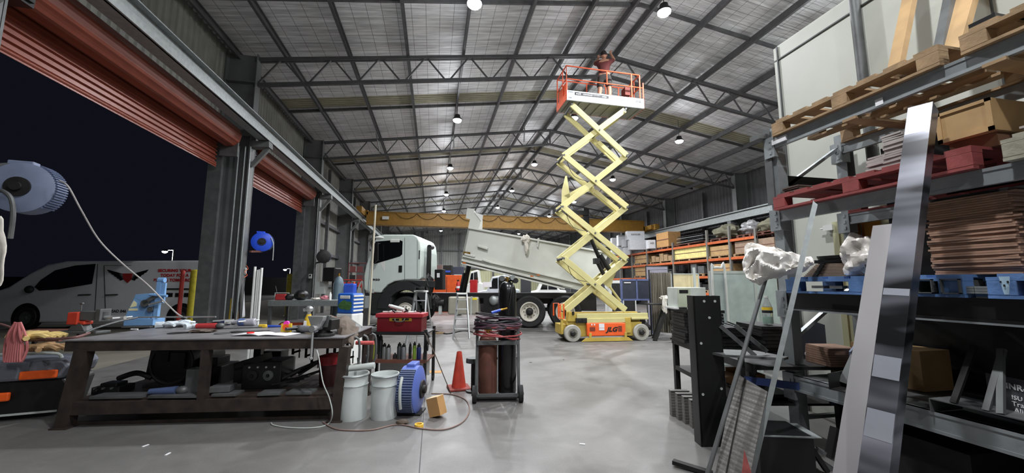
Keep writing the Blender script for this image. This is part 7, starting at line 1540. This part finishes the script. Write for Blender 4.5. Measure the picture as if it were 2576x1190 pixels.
rload(1853, 1890, 556, 0, mat('silver_wrap', (170, 170, 172), .3, .4, .3, 9, .4), 'wrapped_bundle', 'silver wrapped bundle on the top of the far racking', 'package', 'blob')
rload(1786, 1836, 566, 0, M_olive, 'canvas_cover', 'olive canvas bundle on the top of the far racking, over the plywood crate', 'cover', 'blob')
rload(1692, 1776, 584, 0, M_galv, 'sheet_metal_bundle', 'bundle of shiny sheet metal on the top of the far racking', 'sheet metal', 'sheets')
rload(1648, 1680, 585, 0, M_card, 'carton_stack', 'tall brown cartons on the top of the far racking', 'carton')
rload(1842, 1948, 602, 1, mat('dusty_board', (140, 118, 100), .8), 'board_stack', 'long stack of dusty boards on the second level of the far racking', 'boards', 'box', dep=.7)
rload(1781, 1834, 618, 1, M_ply, 'plywood_crate', 'brown plywood crate on the second level of the far racking', 'crate')
rload(1690, 1778, 622, 1, mat('pale_yellow_wrap', (214, 202, 130), .6), 'long_carton', 'long pale yellow carton on the second level of the far racking', 'carton')
rload(1632, 1688, 638, 1, M_wood, 'parcel_row', 'row of brown parcels on the second level of the far racking', 'parcel', 'boxes')
rload(1592, 1626, 642, 1, M_ply, 'plywood_crate', 'small orange-brown crate on the second level of the far racking', 'crate')
rload(1781, 1834, 664, 2, M_ply, 'plywood_crate', 'brown plywood crate on the third level of the far racking', 'crate')
rload(1728, 1765, 658, 2, M_steel, 'machine_parts', 'machine parts on the third level of the far racking', 'parts', 'boxes')
rload(1592, 1622, 672, 2, M_ply, 'plywood_crate', 'small orange-brown crate on the third level of the far racking', 'crate')
rload(1632, 1690, 678, 2, M_steel, 'machine_parts', 'grey machine parts on the third level, behind the lilac sheet', 'parts', 'boxes')
rload(1842, 1940, 680, 2, M_dark, 'machine_parts', 'dark machine parts on the third level, beside the near rack', 'parts', 'boxes')
for px0, px1, l_ in ((1781, 1834, 'dark goods on the lowest level behind the grey panel'), (1694, 1775, 'dark goods on the lowest level behind the beige door'), (1632, 1688, 'dark goods on the lowest level behind the welding curtain'), (1565, 1625, 'dark goods on the lowest level behind the blue framed stand')):
    rload(px0, px1, 706, 3, M_dark, 'machine_parts', l_, 'parts', 'boxes')
    ya, yb = yy(px1), yy(px0); t = thing('machine_parts', l_.replace('lowest level', 'floor under the racking'), 'parts', (X2+.1, (ya+yb)/2, 0)); mb = MB(); mb.box(0, .8, -(yb-ya)*.4, (yb-ya)*.4, 0, .7); mb.blob((.0, 0, .4), (.3, .5, .35), px0 % 11, .3); mb.build('parts', M_dark, t)
# white cartons piled at the far end
k = 0
for x0, x1, y0, y1 in ((1578, 1622, 581, 603.5), (1585, 1628, 603, 628), (1568, 1594, 602, 621), (1571, 1594, 622, 641), (1556, 1574, 591, 618), (1554, 1571, 620, 640), (1540, 1556, 598, 622), (1540, 1553, 622, 640), (1632, 1650, 603, 625)):
    k += 1; D_ = P((x0+x1)/2, 600, X=X2-.15).dot(FWD)-CAMH*FWD.z; a, b = P(x0, y1, D=D_), P(x1, y1, D=D_); zt_ = P((x0+x1)/2, y0, D=D_).z
    z0 = a.z; t = thing('white_carton', 'white carton at the far end of the racking, ' + ('topmost, printed', 'largest, in front', 'third along, upper', 'third along, lower', 'behind the topmost one', 'low and left of the printed one', 'leftmost upper', 'leftmost lower', 'rightmost, beside the brown cartons')[k-1], 'carton', ((a.x+b.x)/2, (a.y+b.y)/2, z0), VR)
    w_ = (b-a).length; mb = MB(); mb.box(-w_/2, w_/2, 0, .5, 0, zt_-z0); mb.build('carton', M_wbox, t, bevel=.006)
    mb = MB(); mb.box(-.03, .03, -.003, .503, zt_-z0-.001, zt_-z0+.003); mb.build('packing_tape', M_greyl, t)
    if k in (1, 9): text('RANGER' if k == 1 else 'AIR', .16, M_steel, t, (0, -.004, (zt_-z0)*.6), bold=.004)
# pendant boxes
q = P(1640, 573, X=XR-.3); t = thing('junction_box', 'yellowish box on the right crane runway beam', 'box', q, 0); mb = MB(); mb.box(-.3, 0, -.4, .4, -.15, .15); mb.build('box', M_ochre, t)
# white rods hanging under the roof
for i, (xa, ya_, xb, yb_, D_) in enumerate(((945, 328, 955, 382, 16.5), (1140, 318, 1142, 373, 17.5), (1320, 313, 1318, 358, 17.5), (987, 430, 992, 468, 23.9))):
    D_ = 23.9 if i == 3 else 17.45; a, b = P(xa, ya_, Y=D_), P(xb, yb_, Y=D_)
    solo(one('cyl', a, b, .03, n=8), 'hanging_rod', M_alu, ('pale rod hanging under the second truss, leftmost', 'pale rod hanging below the second left-row lamp', 'pale rod hanging under the second truss near the ridge', 'pale rod hanging under the third truss')[i], 'rod')
